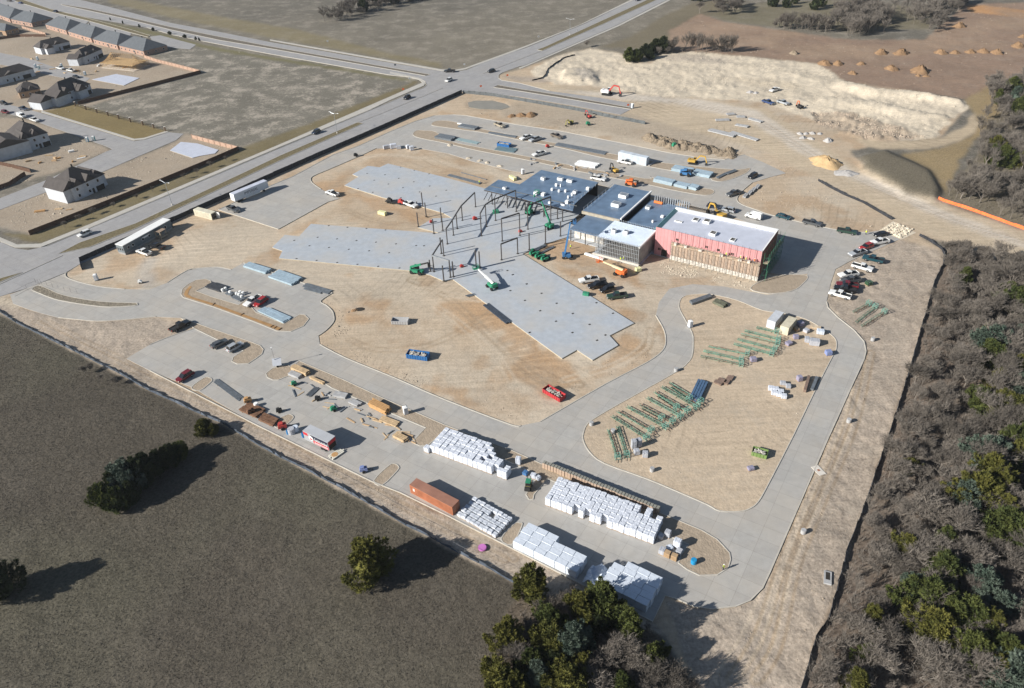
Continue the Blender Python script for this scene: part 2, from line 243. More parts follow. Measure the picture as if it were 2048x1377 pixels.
TRACKS = [([(668, 400), (640, 420), (560, 470), (500, 500), (420, 520), (350, 560)], 3.5, 0, _lt, .8), ([(560, 560), (640, 590), (720, 620), (800, 640), (900, 700), (960, 780), (1000, 830), (1050, 850)], 2.5, 0, _lt, .6), ([(690, 360), (640, 385), (600, 370)], 2, 0, _dk, .4), ([(700, 680), (760, 700), (860, 690), (960, 640), (1000, 610)], .5, 1., _dk, .5), ([(820, 560), (900, 600), (1000, 690), (1080, 760), (1160, 770)], .5, 1., _dk, .6), ([(730, 560), (850, 600), (980, 700), (1040, 790)], .5, 1., _lt, .6), ([(1060, 850), (1010, 800), (1000, 740), (1050, 700)], 2.2, 0, _lt, .6), ([(560, 530), (700, 560), (850, 580), (960, 600)], .6, 1.1, _lt, .7), ([(1060, 560), (1150, 620), (1240, 700), (1290, 700), (1300, 660)], .5, 1., _dk, .7), ([(1300, 640), (1290, 690), (1230, 730), (1130, 760)], .5, 1., _lt, .6), ([(1100, 540), (1200, 600), (1290, 610), (1330, 580)], 2.5, 0, _lt, .7), ([(1160, 530), (1260, 560), (1320, 570)], .6, 1., _dk, .5), ([(210, 560), (270, 540), (330, 520), (400, 480), (440, 460)], 3, 0, _lt, .6), ([(300, 575), (290, 545), (300, 520)], 3, 0, (.38, .35, .31), .7), ([(700, 330), (760, 310), (860, 320), (960, 345), (1030, 352)], 2, 0, _lt, .7), ([(690, 420), (760, 445), (850, 450)], .6, 1., _dk, .5), ([(1060, 780), (1090, 830), (1070, 850)], 2, 0, _lt, .6)]
TRACKS += [([(1700+q*14, 720-q*5), (1660+q*16, 860-q*4), (1600+q*15, 1000), (1550+q*14, 1130), (1500+q*18, 1260+q*10), (1440+q*24, 1360)], .35, .9, _dk if q % 2 else _lt, .7) for q in range(4)]
TRACKS += [([(60+dx, 650+dy), (200+dx, 720+dy), (400+dx, 815+dy), (600+dx, 915+dy), (800+dx, 1020+dy), (1000+dx, 1125+dy)], .3, .85, _dk, .6) for dx, dy in ((10, -6), (28, -8))]
TRACKS += [([(1330+q*12, 196+q*8), (1500, 228+q*8), (1600, 285+q*9), (1720, 350+q*11), (1900, 430+q*9), (2060, 480+q*8)], .5, 1.1, _dk if q == 1 else _lt, .5) for q in range(3)]
def lay(m, c, p=None, a=1.):
    m = (m*a)[..., None]; colr[:] = colr*(1-m)+np.array(c, np.float32)*m
    if p is not None: par[:] = par*(1-m)+np.array(p, np.float32)*m
lay(reg(FIELD_L), (.165, .152, .124), (.65, 1.2, 0))
lay(reg(FIELD_N, 2, .25), (.096, .083, .065), (.8, .06, 0))
lay(np.clip((big-.5)*4, 0, 1)*reg(FIELD_N), (.112, .104, .074), None, .6)
lay(reg(VERGE3, 3), (.20, .17, .105), (.4, .2, 0)); lay(reg(VERGE2, 2), (.16, .145, .08), (.4, 0, 0)); lay(reg(VERGE, 2), (.17, .14, .078), (.4, .1, 0))
for h in (HOUSES, HOUSES2, HOUSES3): lay(reg(h), (.33, .27, .205), (.5, .3, .2))
lay(reg(LAWN, 1, .2), (.20, .155, .075), (.3, 0, 0))
lay(reg(OLIVE_T, 3), (.165, .145, .098), (.6, .2, 0))
lay(reg([(1270, 70), (1330, 30), (1400, 0), (1480, 0), (1400, 40), (1340, 100), (1200, 95)], 3), (.17, .145, .10), (.5, 0, 0))
lay(reg(BROWN), (.245, .172, .125), (.35, .15, .5)); lay(reg(ORANGE, 1), (.42, .235, .115), (.4, 0, 0))
lay(np.clip((big-.48)*5, 0, 1)*reg(BROWN), (.30, .215, .15), None, .8)
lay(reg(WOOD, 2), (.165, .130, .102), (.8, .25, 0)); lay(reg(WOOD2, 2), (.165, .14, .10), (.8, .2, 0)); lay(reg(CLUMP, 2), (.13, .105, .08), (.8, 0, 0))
lay(reg(DRY, 3), (.27, .205, .115), (.6, .1, 0))
ms = reg(SITE, 2, .25); lay(ms, (.445, .35, .25), (.3, .25, .7))
lay(np.clip((big-.44)*6, 0, 1)*ms, (.475, .405, .315), None, .85)
lay(np.clip((mid-.54)*7, 0, 1)*ms, (.39, .275, .175), None, .6)
for g_ in GREYS: lay(reg(g_, 2, .25), (.36, .30, .24), (.7, .3, .7))
for g_ in DIRT_WARM: lay(reg(g_, 4, 2.), (.405, .27, .16), None, .8)
lay(reg(HAUL, 3), (.46, .375, .27), (.3, .2, 1.)); lay(reg(LIME, 1, .9), (.58, .50, .385), (.35, .5, .6)); lay(reg([(1320, 112), (1400, 110), (1470, 122), (1440, 130), (1340, 122)], 3, 1.5), (.42, .36, .29), None, .8); lay(reg([(1150, 140), (1190, 145), (1205, 165), (1160, 165)], 3, 1.5), (.42, .375, .32), None, .8); lay(reg([(1420, 150), (1560, 160), (1640, 180), (1500, 172)], 3, 2.), (.50, .42, .31), None, .6); lay(reg(HAUL2, 2), (.42, .34, .24), (.2, 0, 1))
lay(reg([(1100, 180), (1250, 187), (1400, 200), (1520, 222), (1610, 285), (1720, 350), (1900, 425), (2060, 486), (2060, 500), (1900, 445), (1700, 355), (1590, 300), (1500, 240), (1350, 208), (1200, 195)], 3), (.53, .475, .405), None, .9)
lay(reg([(1620, 225), (1700, 225), (1800, 255), (1850, 275), (1760, 283), (1690, 268), (1630, 245)], 2), (.36, .285, .21), (.7, .4, 0), .8)
for tr in TRACKS: lay(track(tr[0], tr[1], tr[2]), tr[3], None, tr[4])
lay(reg(BERM, 3), (.15, .13, .095), (.8, 0, 0))
lay(reg([(1090, 195), (1290, 235), (1440, 280), (1470, 310), (1380, 300), (1200, 262), (1100, 250), (1010, 235), (1000, 215)], 3), (.36, .30, .23), (.4, .1, .4), .8)
pv = np.zeros(Xg.shape, bool)
for p_ in PAVES: pv |= pip(pxy(p_), Xg, Yg)
pvs = soft(pv, 3)
lump = np.clip(reg(GREYS[1], 3)+reg(GREYS[0], 3)*.8+reg(LIME, 2)*2.2+reg(WOOD, 3)+reg(BROWN, 3)*.8+reg(FIELD_N, 2)*.5+reg([(1620, 225), (1700, 225), (1800, 255), (1850, 275), (1760, 283), (1690, 268), (1630, 245)], 2)*5, 0, 5)
Zg = lump*((mid-.5)*.55+(fin-.5)*.35)+ms*(fin-.5)*.07+(mid-.5)*.06
bm_ = reg(BERM, 10, .3); Zg += bm_*2.0
Zg += soft(reg([(1690, 167), (1750, 182), (1830, 187), (1922, 205), (1925, 212), (1830, 198), (1745, 192), (1660, 176)], 2), 3)*2.4
Zg += soft(reg([(1640, 195), (1750, 205), (1860, 230), (1900, 238), (1860, 243), (1740, 222), (1640, 205)], 2), 3)*1.5
Zg += soft(reg([(1130, 140), (1180, 140), (1200, 165), (1150, 168), (1120, 160)], 2), 4)*1.6*(.5+mid)
pond_w = pxy([(935, 205), (950, 201), (985, 201), (1010, 207), (1022, 214), (1000, 219), (960, 218), (938, 214)])
Zg -= soft(pip(pond_w, Xg, Yg), 4)*.6
HIDE = [(870, 470), (1040, 440), (1240, 500), (1300, 560), (1250, 650), (1180, 720), (990, 560), (820, 545), (560, 500), (690, 370), (780, 330), (1000, 380)]
Zg = Zg*(1-np.clip(pvs*1.6, 0, 1))-.12*np.clip(pvs*2-.6, 0, 1)
for p_ in ([(687, 368), (780, 325), (960, 350), (1080, 340), (1570, 440), (1520, 565), (1260, 640), (1180, 722), (980, 560), (820, 548), (545, 495), (615, 445), (880, 470)],):
    mk = soft(pip(pxy(p_), Xg, Yg), 3); Zg = Zg*(1-mk*.9)
nyg, nxg = Xg.shape
vs = np.stack([Xg, Yg, Zg-.015], -1).reshape(-1, 3)
ii = np.arange(nyg*nxg).reshape(nyg, nxg); fq = np.stack([ii[:-1, :-1], ii[:-1, 1:], ii[1:, 1:], ii[1:, :-1]], -1).reshape(-1, 4)
me = bpy.data.meshes.new('ground'); me.vertices.add(len(vs)); me.vertices.foreach_set('co', vs.ravel().astype(np.float32))
me.loops.add(fq.size); me.loops.foreach_set('vertex_index', fq.ravel().astype(np.int32))
me.polygons.add(len(fq)); me.polygons.foreach_set('loop_start', np.arange(0, fq.size, 4, dtype=np.int32)); me.polygons.foreach_set('loop_total', np.full(len(fq), 4, np.int32))
me.polygons.foreach_set('use_smooth', np.ones(len(fq), bool)); me.update(); me.validate()
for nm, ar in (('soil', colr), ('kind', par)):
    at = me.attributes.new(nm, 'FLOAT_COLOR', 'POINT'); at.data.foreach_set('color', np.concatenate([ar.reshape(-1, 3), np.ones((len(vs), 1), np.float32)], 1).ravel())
def groundmat():
    m = bpy.data.materials.new('ground_soil'); m.use_nodes = True; t = m.node_tree; n = t.nodes; L = t.links; b = n['Principled BSDF']
    b.inputs['Roughness'].default_value = .95; b.inputs['Specular IOR Level'].default_value = .1
    g = n.new('ShaderNodeNewGeometry'); a = n.new('ShaderNodeAttribute'); a.attribute_name = 'soil'; k = n.new('ShaderNodeAttribute'); k.attribute_name = 'kind'
    sp = n.new('ShaderNodeSeparateColor'); L.new(k.outputs['Color'], sp.inputs[0])
    def noise(s, d=4, r=.55):
        z = n.new('ShaderNodeTexNoise'); z.inputs['Scale'].default_value = s; z.inputs['Detail'].default_value = d; z.inputs['Roughness'].default_value = r; L.new(g.outputs['Position'], z.inputs['Vector']); return z.outputs['Fac']
    def math_(op, x, y, c=False):
        q = n.new('ShaderNodeMath'); q.operation = op; q.use_clamp = c
        for i, v in ((0, x), (1, y)):
            if isinstance(v, (int, float)): q.inputs[i].default_value = v
            else: L.new(v, q.inputs[i])
        return q.outputs[0]
    def cen(f, amp): return math_('MULTIPLY', math_('SUBTRACT', f, .5), amp)
    n1, n2, n3 = noise(.035, 3), noise(.5, 6, .66), noise(1.6, 3, .7)
    mu = math_('ADD', math_('ADD', cen(n1, .5), cen(n2, .55)), math_('MULTIPLY', cen(n3, 2.2), sp.outputs[0]))
    for ang in (.55, -.6):
        mp = n.new('ShaderNodeMapping'); mp.inputs['Rotation'].default_value = (0, 0, ang); mp.inputs['Scale'].default_value = (.05, .9, 1); L.new(g.outputs['Position'], mp.inputs[0])
        zt = n.new('ShaderNodeTexNoise'); zt.inputs['Scale'].default_value = 1; zt.inputs['Detail'].default_value = 4; zt.inputs['Distortion'].default_value = .6; L.new(mp.outputs[0], zt.inputs['Vector'])
        mu = math_('ADD', mu, math_('MULTIPLY', cen(zt.outputs['Fac'], .45), sp.outputs[2]))
    def mr(f, a0, a1): q = n.new('ShaderNodeMapRange'); L.new(f, q.inputs[0]); q.inputs[1].default_value = a0; q.inputs[2].default_value = a1; return q.outputs[0]
    for ang, sc_, sgn, ms_ in ((.5, .55, -.2, .021), (-.75, .5, -.18, .03), (1.5, .6, .2, .024)):
        mp = n.new('ShaderNodeMapping'); mp.inputs['Rotation'].default_value = (0, 0, ang); mp.inputs['Location'].default_value = (ang*90, 0, 0); L.new(g.outputs['Position'], mp.inputs[0])
        wv = n.new('ShaderNodeTexWave'); wv.inputs['Scale'].default_value = sc_*.2; wv.inputs['Distortion'].default_value = 26; wv.inputs['Detail'].default_value = 2.2; wv.inputs['Detail Scale'].default_value = .16; L.new(mp.outputs[0], wv.inputs['Vector'])
        zm = n.new('ShaderNodeTexNoise'); zm.inputs['Scale'].default_value = ms_; zm.inputs['Detail'].default_value = 5; L.new(mp.outputs[0], zm.inputs['Vector'])
        mu = math_('ADD', mu, math_('MULTIPLY', math_('MULTIPLY', math_('MULTIPLY', mr(wv.outputs['Fac'], .8, .98), mr(zm.outputs['Fac'], .53, .64)), sgn), sp.outputs[2]))
    mu = math_('ADD', mu, 1.)
    v = n.new('ShaderNodeVectorMath'); v.operation = 'SCALE'; L.new(a.outputs['Color'], v.inputs[0]); L.new(mu, v.inputs['Scale'])
    pl = math_('MULTIPLY', math_('MULTIPLY', math_('SUBTRACT', math_('ADD', math_('MULTIPLY', noise(.09, 5, .65), .6), math_('MULTIPLY', noise(.7, 6, .75), .4)), .485), 8., ), sp.outputs[1], True)
    mx = n.new('ShaderNodeMix'); mx.data_type = 'RGBA'; L.new(pl, mx.inputs[0]); L.new(v.outputs[0], mx.inputs[6]); mx.inputs[7].default_value = (.36, .32, .265, 1)
    L.new(mx.outputs[2], b.inputs['Base Color'])
    bp = n.new('ShaderNodeBump'); bp.inputs['Distance'].default_value = .22; bp.inputs['Strength'].default_value = .7
    L.new(math_('ADD', math_('MULTIPLY', n2, .6), math_('MULTIPLY', n3, math_('ADD', math_('MULTIPLY', sp.outputs[0], .8), .25))), bp.inputs['Height']); L.new(bp.outputs[0], b.inputs['Normal'])
    return m
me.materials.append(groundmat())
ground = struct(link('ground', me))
_gz = (Zg-.015); _ly = np.log(np.clip(yy[6:6+NY], 1, None))
def gz(x, y):                       # height of the ground sheet
    if y < 46 or y > 900: return 0.
    j = (math.log(y)-_ly[0])/(_ly[-1]-_ly[0])*(NY-1); u = x/(64+.63*max(30, min(y, 1200))); i = (u+1)/2*(NX-1)
    if i < 0 or i > NX-1.01 or j > NY-1.01: return 0.
    i0, j0 = int(i), int(j); fi, fj = i-i0, j-j0; q = _gz[6+j0:8+j0, 5+i0:7+i0]
    return float((q[0, 0]*(1-fi)+q[0, 1]*fi)*(1-fj)+(q[1, 0]*(1-fi)+q[1, 1]*fi)*fj)
# ================================================================ PAVING
def pavemat(name, col, dust, amt, joint=0.):
    m = bpy.data.materials.new(name); m.use_nodes = True; t = m.node_tree; n = t.nodes; L = t.links; b = n['Principled BSDF']
    b.inputs['Roughness'].default_value = .85; b.inputs['Specular IOR Level'].default_value = .2
    g = n.new('ShaderNodeNewGeometry')
    def noise(s, d, r=.55):
        z = n.new('ShaderNodeTexNoise'); z.inputs['Scale'].default_value = s; z.inputs['Detail'].default_value = d; z.inputs['Roughness'].default_value = r; L.new(g.outputs['Position'], z.inputs['Vector']); return z.outputs['Fac']
    def mr(f, a0, a1, b0, b1):
        q = n.new('ShaderNodeMapRange'); L.new(f, q.inputs[0]); q.inputs[1].default_value = a0; q.inputs[2].default_value = a1; q.inputs[3].default_value = b0; q.inputs[4].default_value = b1; return q.outputs[0]
    v = n.new('ShaderNodeVectorMath'); v.operation = 'SCALE'; v.inputs[0].default_value = col; L.new(mr(noise(.5, 6, .65), .25, .75, .88, 1.12), v.inputs['Scale'])
    mx = n.new('ShaderNodeMix'); mx.data_type = 'RGBA'; L.new(mr(noise(.07, 6, .6), .42, .72, 0, amt), mx.inputs[0]); L.new(v.outputs[0], mx.inputs[6]); mx.inputs[7].default_value = dust+(1,)
    out = mx.outputs[2]
    if joint:
        mp = n.new('ShaderNodeMapping'); mp.inputs['Rotation'].default_value = (0, 0, joint); L.new(g.outputs['Position'], mp.inputs[0])
        br = n.new('ShaderNodeTexBrick'); br.offset = 0; br.inputs['Color1'].default_value = (1, 1, 1, 1); br.inputs['Color2'].default_value = (.91, .91, .915, 1); br.inputs['Mortar'].default_value = (.7, .69, .68, 1)
        br.inputs['Scale'].default_value = 1; br.inputs['Brick Width'].default_value = 4.6; br.inputs['Row Height'].default_value = 3.7; br.inputs['Mortar Size'].default_value = .035; L.new(mp.outputs[0], br.inputs['Vector'])
        m2 = n.new('ShaderNodeMix'); m2.data_type = 'RGBA'; m2.blend_type = 'MULTIPLY'; m2.inputs[0].default_value = 1; L.new(out, m2.inputs[6]); L.new(br.outputs[0], m2.inputs[7]); out = m2.outputs[2]
    L.new(out, b.inputs['Base Color']); return m
RD = math.atan2((G(787, 192)-G(512, 308)).y, (G(787, 192)-G(512, 308)).x)       # bearing of the main road
SD = math.atan2((G(909, 1039)-G(512, 850)).y, (G(909, 1039)-G(512, 850)).x)     # bearing of the parking rows
m_conc = pavemat('concrete_drive', (.385, .372, .348), (.44, .395, .335), .7, -SD)
m_road = pavemat('concrete_road', (.325, .318, .315), (.36, .335, .30), .3, -RD)
m_walk = pavemat('concrete_walk', (.44, .42, .38), (.40, .36, .30), .4)
m_kerb = M('kerb_concrete', (.47, .44, .385), .9, .15, .6)
m_grassy = M('median_grass', (.155, .128, .07), .95, .35, 1.2, bump=.2, bscale=3)
m_mud = M('median_soil', (.145, .125, .098), .95, .3, .9, bump=.3, bscale=2)
m_isl = M('island_soil', (.34, .275, .205), .95, .16, .8, bump=.12, bscale=2.5)
def sheet(name, px, z, mat, th=.25, sm=False):
    p = GL(smooth(px, 3, True) if sm else px)
    return struct(MB().prism(p, z-th, z).build(name, mat))
def kerb(px, closed=False, wd=.22, z0=-.05, z1=.19, parent=None, sm=3, name='kerb'):
    P = [p.xy for p in GL(smooth(px, sm, closed) if sm > 1 else px)]; n = len(P); mb = MB(); lv = []
    for i in range(n):
        a = P[(i-1) % n] if closed or i else P[i]; c = P[(i+1) % n] if closed or i < n-1 else P[i]
        d = (c-a); d = d.normalized() if d.length > 1e-6 else Vector((1, 0)); nn = Vector((-d.y, d.x))*wd/2
        lv.append((P[i]+nn, P[i]-nn))
    v = []
    for l, r in lv: v += [(l.x, l.y, z0), (l.x, l.y, z1), (r.x, r.y, z1), (r.x, r.y, z0)]
    f = []
    for i in range(n if closed else n-1):
        a, b = 4*i, 4*((i+1) % n)
        f += [(a, b, b+1, a+1), (a+1, b+1, b+2, a+2), (a+2, b+2, b+3, a+3)]
    mb.add(v, f); return struct(mb.build(name, m_kerb, parent))
def island(px, mat, z=.13, sm=True, name='island', grade=.0):
    o = sheet(name, px, z, mat, .3, sm); kerb(px, True, sm=3 if sm else 1, z1=z+.06, parent=o); return o
sheet('main_road', MAIN, .05, m_road); sheet('site_drive', ENTRY, .062, m_conc)
sheet('house_street', STREET_B, .045, m_road); sheet('house_street', STREET_A, .045, m_road)
for p_ in PARKS: sheet('parking_bay', p_, .05, m_road)
sheet('pavement', WALK_FAR, .12, m_walk); sheet('pavement', WALK_N, .12, m_walk); sheet('pavement', WALK_NE, .12, m_walk)
sheet('pavement', [(84, 222), (269, 278.5), (288, 276.5), (333, 262.5), (337, 264.5), (290, 279.3), (268, 281.5), (82, 225)], .12, m_walk)
for p_ in (MED_1, MED_3, MED_0, [(40, -2), (100, 18.5), (175, 37), (262, 60), (300, 72), (296, 75), (258, 65), (175, 42), (100, 24), (30, 3)]): island(p_, m_grassy, .14, False, 'median')
for p_ in (MED_2, MED_4): island(p_, m_mud, .14, False, 'median')
island(ISL_W, M('entry_median_soil', (.215, .185, .14), .95, .35, .7, bump=.3, bscale=2), .15, name='median')
for p_ in (ISL_C, ISL_D, ISL_E): island(p_, m_isl, name='planting_island', sm=False)
m_islb = M('yard_soil', (.465, .385, .29), .95, .2, .14, bump=.05, bscale=1.6)
oB = sheet('material_yard', ISL_B, .10, ground.data.materials[0], .3, True)
for nm, vl in (('soil', (.46, .37, .27, 1)), ('kind', (.3, .3, .7, 1))):
    at_ = oB.data.attributes.new(nm, 'FLOAT_COLOR', 'POINT'); at_.data.foreach_set('color', list(vl)*len(oB.data.vertices))
kerb(ISL_B, True, z1=.2, parent=oB)
for p_ in (ISL_N1, ISL_N2): island(p_, m_isl, .12, True, 'planting_island')
for p_ in ISL_F: island(p_, m_isl, .12, True, 'planting_island')
E_ = ENTRY
kerb(E_[2:8]); kerb(E_[9:14]); kerb(E_[14:16], sm=1); kerb([E_[15]]+E_[16:23]); kerb(E_[23:29]); kerb(E_[29:36])
kerb([(752, 297.5), (714.5, 315), (649.5, 343), (634.5, 349), (622, 356.5), (624.5, 366.5), (642, 379)]); kerb([(679.5, 398), (655, 405), (557, 459)], sm=1); kerb([(557, 459), (437, 420), (459, 410), (532.5, 375.6), (585, 354), (667, 310), (716, 293), (780, 264), (831, 243), (869, 232), (907, 230), (932.5, 232), (983, 241), (1039, 251), (1116, 262), (1239, 286), (1336, 306), (1399, 316), (1449, 320), (1489, 310)], sm=1)
kerb([(1504, 366), (1481, 386), (1474, 401), (1486, 411), (1514, 421), (1536, 429), (1596, 444), (1666, 459), (1731, 466)])
kerb([(1653, 604), (1656, 616), (1676, 636), (1708, 661), (1728, 684), (1732, 703), (1728, 720), (1708, 763), (1656, 878), (1590, 1030), (1540, 1145), (1525, 1177), (1500, 1202), (1472, 1213.5), (1425, 1218.5), (1387, 1213.5), (1352, 1198), (1330, 1192), (1305, 1244), (1180, 1178), (1024, 1097.5), (909, 1039), (800, 985.6), (744.5, 964), (512, 850), (300, 742)], sm=1)
kerb([(300, 690), (345, 672), (389, 658)]); kerb([(312, 634), (250, 640), (195, 643), (147, 639), (117, 636)])
kerb([(95, 492.5), (250, 427.5), (560, 296.7), (780, 204.7), (831, 182), (846, 177), (853, 171), (850, 164), (843, 160), (818, 154.5), (780, 150.7), (540, 108.6), (420, 85.7), (340, 69), (295, 56)], sm=1)
kerb([(714, 246.5), (760, 229), (885, 177)], sm=1); kerb([(1082, 103), (1039, 119.5), (966, 148)], sm=1); kerb([(125, 512), (0, 569), (-40, 586)], sm=1)
kerb([(1004, 146), (997, 151), (997, 157), (1004, 161.5), (1039, 167), (1099, 182.5)], sm=1)
m_water = M('pond_water', (.27, .245, .195), .25, .1, .3, spec=.5)
struct(MB().prism([tuple(p) for p in pond_w], -.5, -.17).build('pond', m_water))
# sand bed for a new footpath along the west island
FP = [(368, 590), (372, 581), (380, 573), (384, 575), (378, 583), (376, 590), (384, 595), (430, 609), (510, 638), (562, 657), (556, 661.5), (510, 643), (425, 612), (372, 595)]
fpo = sheet('footpath_bed', FP, .17, M('sand_bed', (.34, .2, .088), .95, .2, .5), .1)
for a_, b_ in (((425, 611.5), (430, 606)), ((481, 631.5), (488, 626.5)), ((541, 655), (547, 650.5)), ((548, 657.5), (554, 653)), ((557, 661), (564, 656))):
    struct(MB().beam(G(*a_, .2), G(*b_, .2), .3, .1).build('form_board', M('dark_board', (.09, .055, .03), .9), fpo))
# ================================================================ FOUNDATION SLABS
def slabmat():
    m = pavemat('slab_concrete', (.385, .415, .45), (.46, .43, .385), .75); return m
m_slab = slabmat(); m_dark = M('dark_void', (.035, .03, .025), .95); m_form = M('form_edge', (.42, .37, .28), .9)
def T(l, s, ox, oy): return [(ox+x/s, oy+y/s) for x, y in l]
PK = (T([(306, 549), (428, 592), (493, 524), (584, 605), (648, 537), (743, 620), (804, 550), (905, 632), (960, 563), (1065, 648), (1120, 577), (325, 694), (485, 709), (650, 726), (812, 740), (978, 756), (1148, 770), (582, 431), (732, 444), (884, 454), (1036, 466)], 4, 512, 344),
      T([(435, 217), (548, 327), (718, 240), (775, 388), (940, 297), (1008, 447), (1180, 353), (1273, 514), (1435, 420), (1538, 582), (1700, 488), (975, 607), (970, 117), (1190, 167), (1425, 225), (290, 460), (525, 520)], 8, 680, 320),
      T([(1282, 590), (1344, 592)], 4, 512, 344),
      T([(118, 897), (237, 972), (104, 1029), (358, 1052), (226, 1112), (487, 1134), (352, 1196), (621, 1221), (484, 1286), (681, 1348), (8, 823), (676, 1048), (808, 1132), (748, 1306), (142, 1285)], 4, 1024, 344)+T([(1640, 573), (1722, 640), (1948, 788), (1687, 893)], 8, 810, 470))
SLABS = [([(622, 448), (885, 467.5), (822, 541.5), (558, 516.5), (565, 502), (544.5, 495), (569.5, 470), (598, 473)], 'bluish concrete slab wing with dark column pockets nearest the row of light steel decking', .30),
         ([(776, 327.5), (759, 335), (736, 332), (705, 349), (717, 354), (689, 371), (765, 395), (845, 414), (886, 426), (904, 436), (936, 367.5), (880, 352.5)], 'bluish concrete slab wing with stepped edge near the curved kerb and trailer lot', .297),
         ([(904, 436), (936, 367.5), (975, 379), (1040, 392), (1110, 408), (1175, 420), (1165, 445), (1150, 470), (1116, 480), (1091, 488), (1045, 508), (906, 559), (887, 562), (860, 550), (822, 541.5), (885, 467.5), (836, 455), (866, 437)], 'central concrete slab carrying the bare steel frames', .303),
         ([(1045, 508), (906, 559), (1124, 717), (1154, 700), (1185, 720.5), (1236.5, 690.5), (1219, 671.5), (1268, 646.5)], 'long concrete slab wing running toward the blue and red dumpsters', .306)]
for (px, lb, z), pk in zip(SLABS, PK):
    c = G(*px[0]); t = thing('concrete_slab', lb, 'slab', (c.x, c.y, 0))
    P = [(p.x-c.x, p.y-c.y) for p in GL(px, z)]
    MB().prism(P, -.2, z).build('slab_body', m_slab, t)
    for i in range(len(P)):
        a, b = P[i], P[(i+1) % len(P)]
        MB().beam((a[0], a[1], .12), (b[0], b[1], .12), .12, .22).build('form_board', m_form, t)
    for k, (x, y) in enumerate(pk):
        p = G(x, y, z)-c; MB().box(0, 0, z-.05, .7, .6, .056, .5).build('column_pocket', m_dark, t, loc=(p.x, p.y, 0))
# ================================================================ BUILDING
BA = R(-33.8); BO = G(1524.5, 504.5, 10.3); BO.z = 0
bld = thing('building_under_construction', 'half built building with blue flat roofs, pink sheathed hall and bare steel frames', 'building', BO, BA)
_ex = Vector((math.cos(BA), math.sin(BA), 0)); _ey = Vector((-math.sin(BA), math.cos(BA), 0))
def UV(px, z=0.):
    d = G(px[0], px[1], z)-BO; return d.dot(_ex), d.dot(_ey)
m_blue = M('membrane_sky_tint', (.125, .185, .27), .4, .2, .35, spec=.4)  # blue-grey holds the sky's reflection, put into the base colour
m_blue2 = M('teal_membrane', (.10, .20, .225), .55, .15, .3)
m_wroof = M('grey_white_roof', (.50, .525, .60), .6, .08, .4)
m_white = M('white_curb', (.82, .82, .8), .7, .05, 1)
m_pink = M('pink_sheathing', (.54, .26, .262), .8, .1, .5)
m_steel = M('dark_steel', (.075, .068, .066), .5, .2, 1, metal=.3)
m_galv = M('galvanised', (.42, .45, .48), .4, .15, 1, metal=.6)
m_cmu = M('pale_block', (.58, .54, .48), .9, .15, .8)
m_plank = M('scaffold_plank', (.52, .42, .30), .9, .3, .7)
m_green = M('scaffold_green', (.035, .16, .085), .6, .3, 1)
m_scaf = M('scaffold_grey', (.15, .15, .14), .6, .2, 1)
def bpart(name, mat, f, par=bld):
    mb = MB(); f(mb); return mb.build(name, mat, par)
def bx(u0, u1, v0, v1, z0, z1): return lambda mb: mb.box((u0+u1)/2, (v0+v1)/2, z0, abs(u1-u0), abs(v1-v0), z1-z0)
def brickmat():
    m = bpy.data.materials.new('tan_brick'); m.use_nodes = True; t = m.node_tree; n = t.nodes; L = t.links; b = n['Principled BSDF']; b.inputs['Roughness'].default_value = .9
    tc = n.new('ShaderNodeTexCoord'); mp = n.new('ShaderNodeMapping'); mp.inputs['Rotation'].default_value = (R(90), 0, 0); L.new(tc.outputs['Object'], mp.inputs[0])
    br = n.new('ShaderNodeTexBrick'); br.inputs['Color1'].default_value = (.43, .325, .25, 1); br.inputs['Color2'].default_value = (.38, .275, .205, 1); br.inputs['Mortar'].default_value = (.3, .24, .18, 1); br.inputs['Scale'].default_value = 1; br.inputs['Brick Width'].default_value = .4; br.inputs['Row Height'].default_value = .2; br.inputs['Mortar Size'].default_value = .015
    L.new(mp.outputs[0], br.inputs['Vector']); L.new(br.outputs[0], b.inputs['Base Color']); return m
m_brick = brickmat()
# hall
bpart('hall_floor', m_slab, lambda mb: mb.prism([(-108, 5), (-66, 5), (-66, -4.5), (-53.3, -4.5), (-53.3, -10.2), (-36.2, -10.2), (-36.2, .1), (.1, .1), (.1, 17.4), (-34.5, 17.4), (-34.5, 30), (-50, 30), (-50, 33.8), (-98.6, 32.6), (-98.6, 16.6), (-108, 16.6)], -.2, .28))
bpart('wall', m_pink, bx(-35.2, 0, 0, .3, .3, 10.3)); bpart('wall', M('shaded_sheathing', (.22, .10, .08), .85, .3, .6), bx(-.3, 0, .303, 17.3, .3, 10.3)); bpart('wall', m_cmu, bx(-35.2, -.303, 17.0, 17.3, .3, 10.3)); bpart('wall', m_pink, bx(-35.2, -34.9, .303, 16.997, .3, 9.5))  # end wall coloured darker for the shade it stands in
hr = bpart('roof', m_wroof, bx(-34.9, -.3, .3, 17.0, 9.3, 9.55))
bpart('parapet', m_white, bx(-35.25, -.31, 16.4, 17.32, 10.3, 10.36)); bpart('parapet', m_white, bx(-35.2, -.31, 16.3, 16.4, 9.5, 10.36)); bpart('parapet', m_white, bx(-.33, .03, .31, 17.3, 10.3, 10.35))
def slope(mb): mb.add([(-35.25, .31, 10.2), (-35.25, 16.2, 10.2), (-34.0, 16.2, 9.56), (-34.0, .31, 9.56), (-36.2, .31, 9.2), (-36.2, 16.2, 9.2)], [(0, 1, 2, 3), (4, 5, 1, 0), (4, 0, 3), (1, 5, 2)])
bpart('flashing', m_blue2, slope)
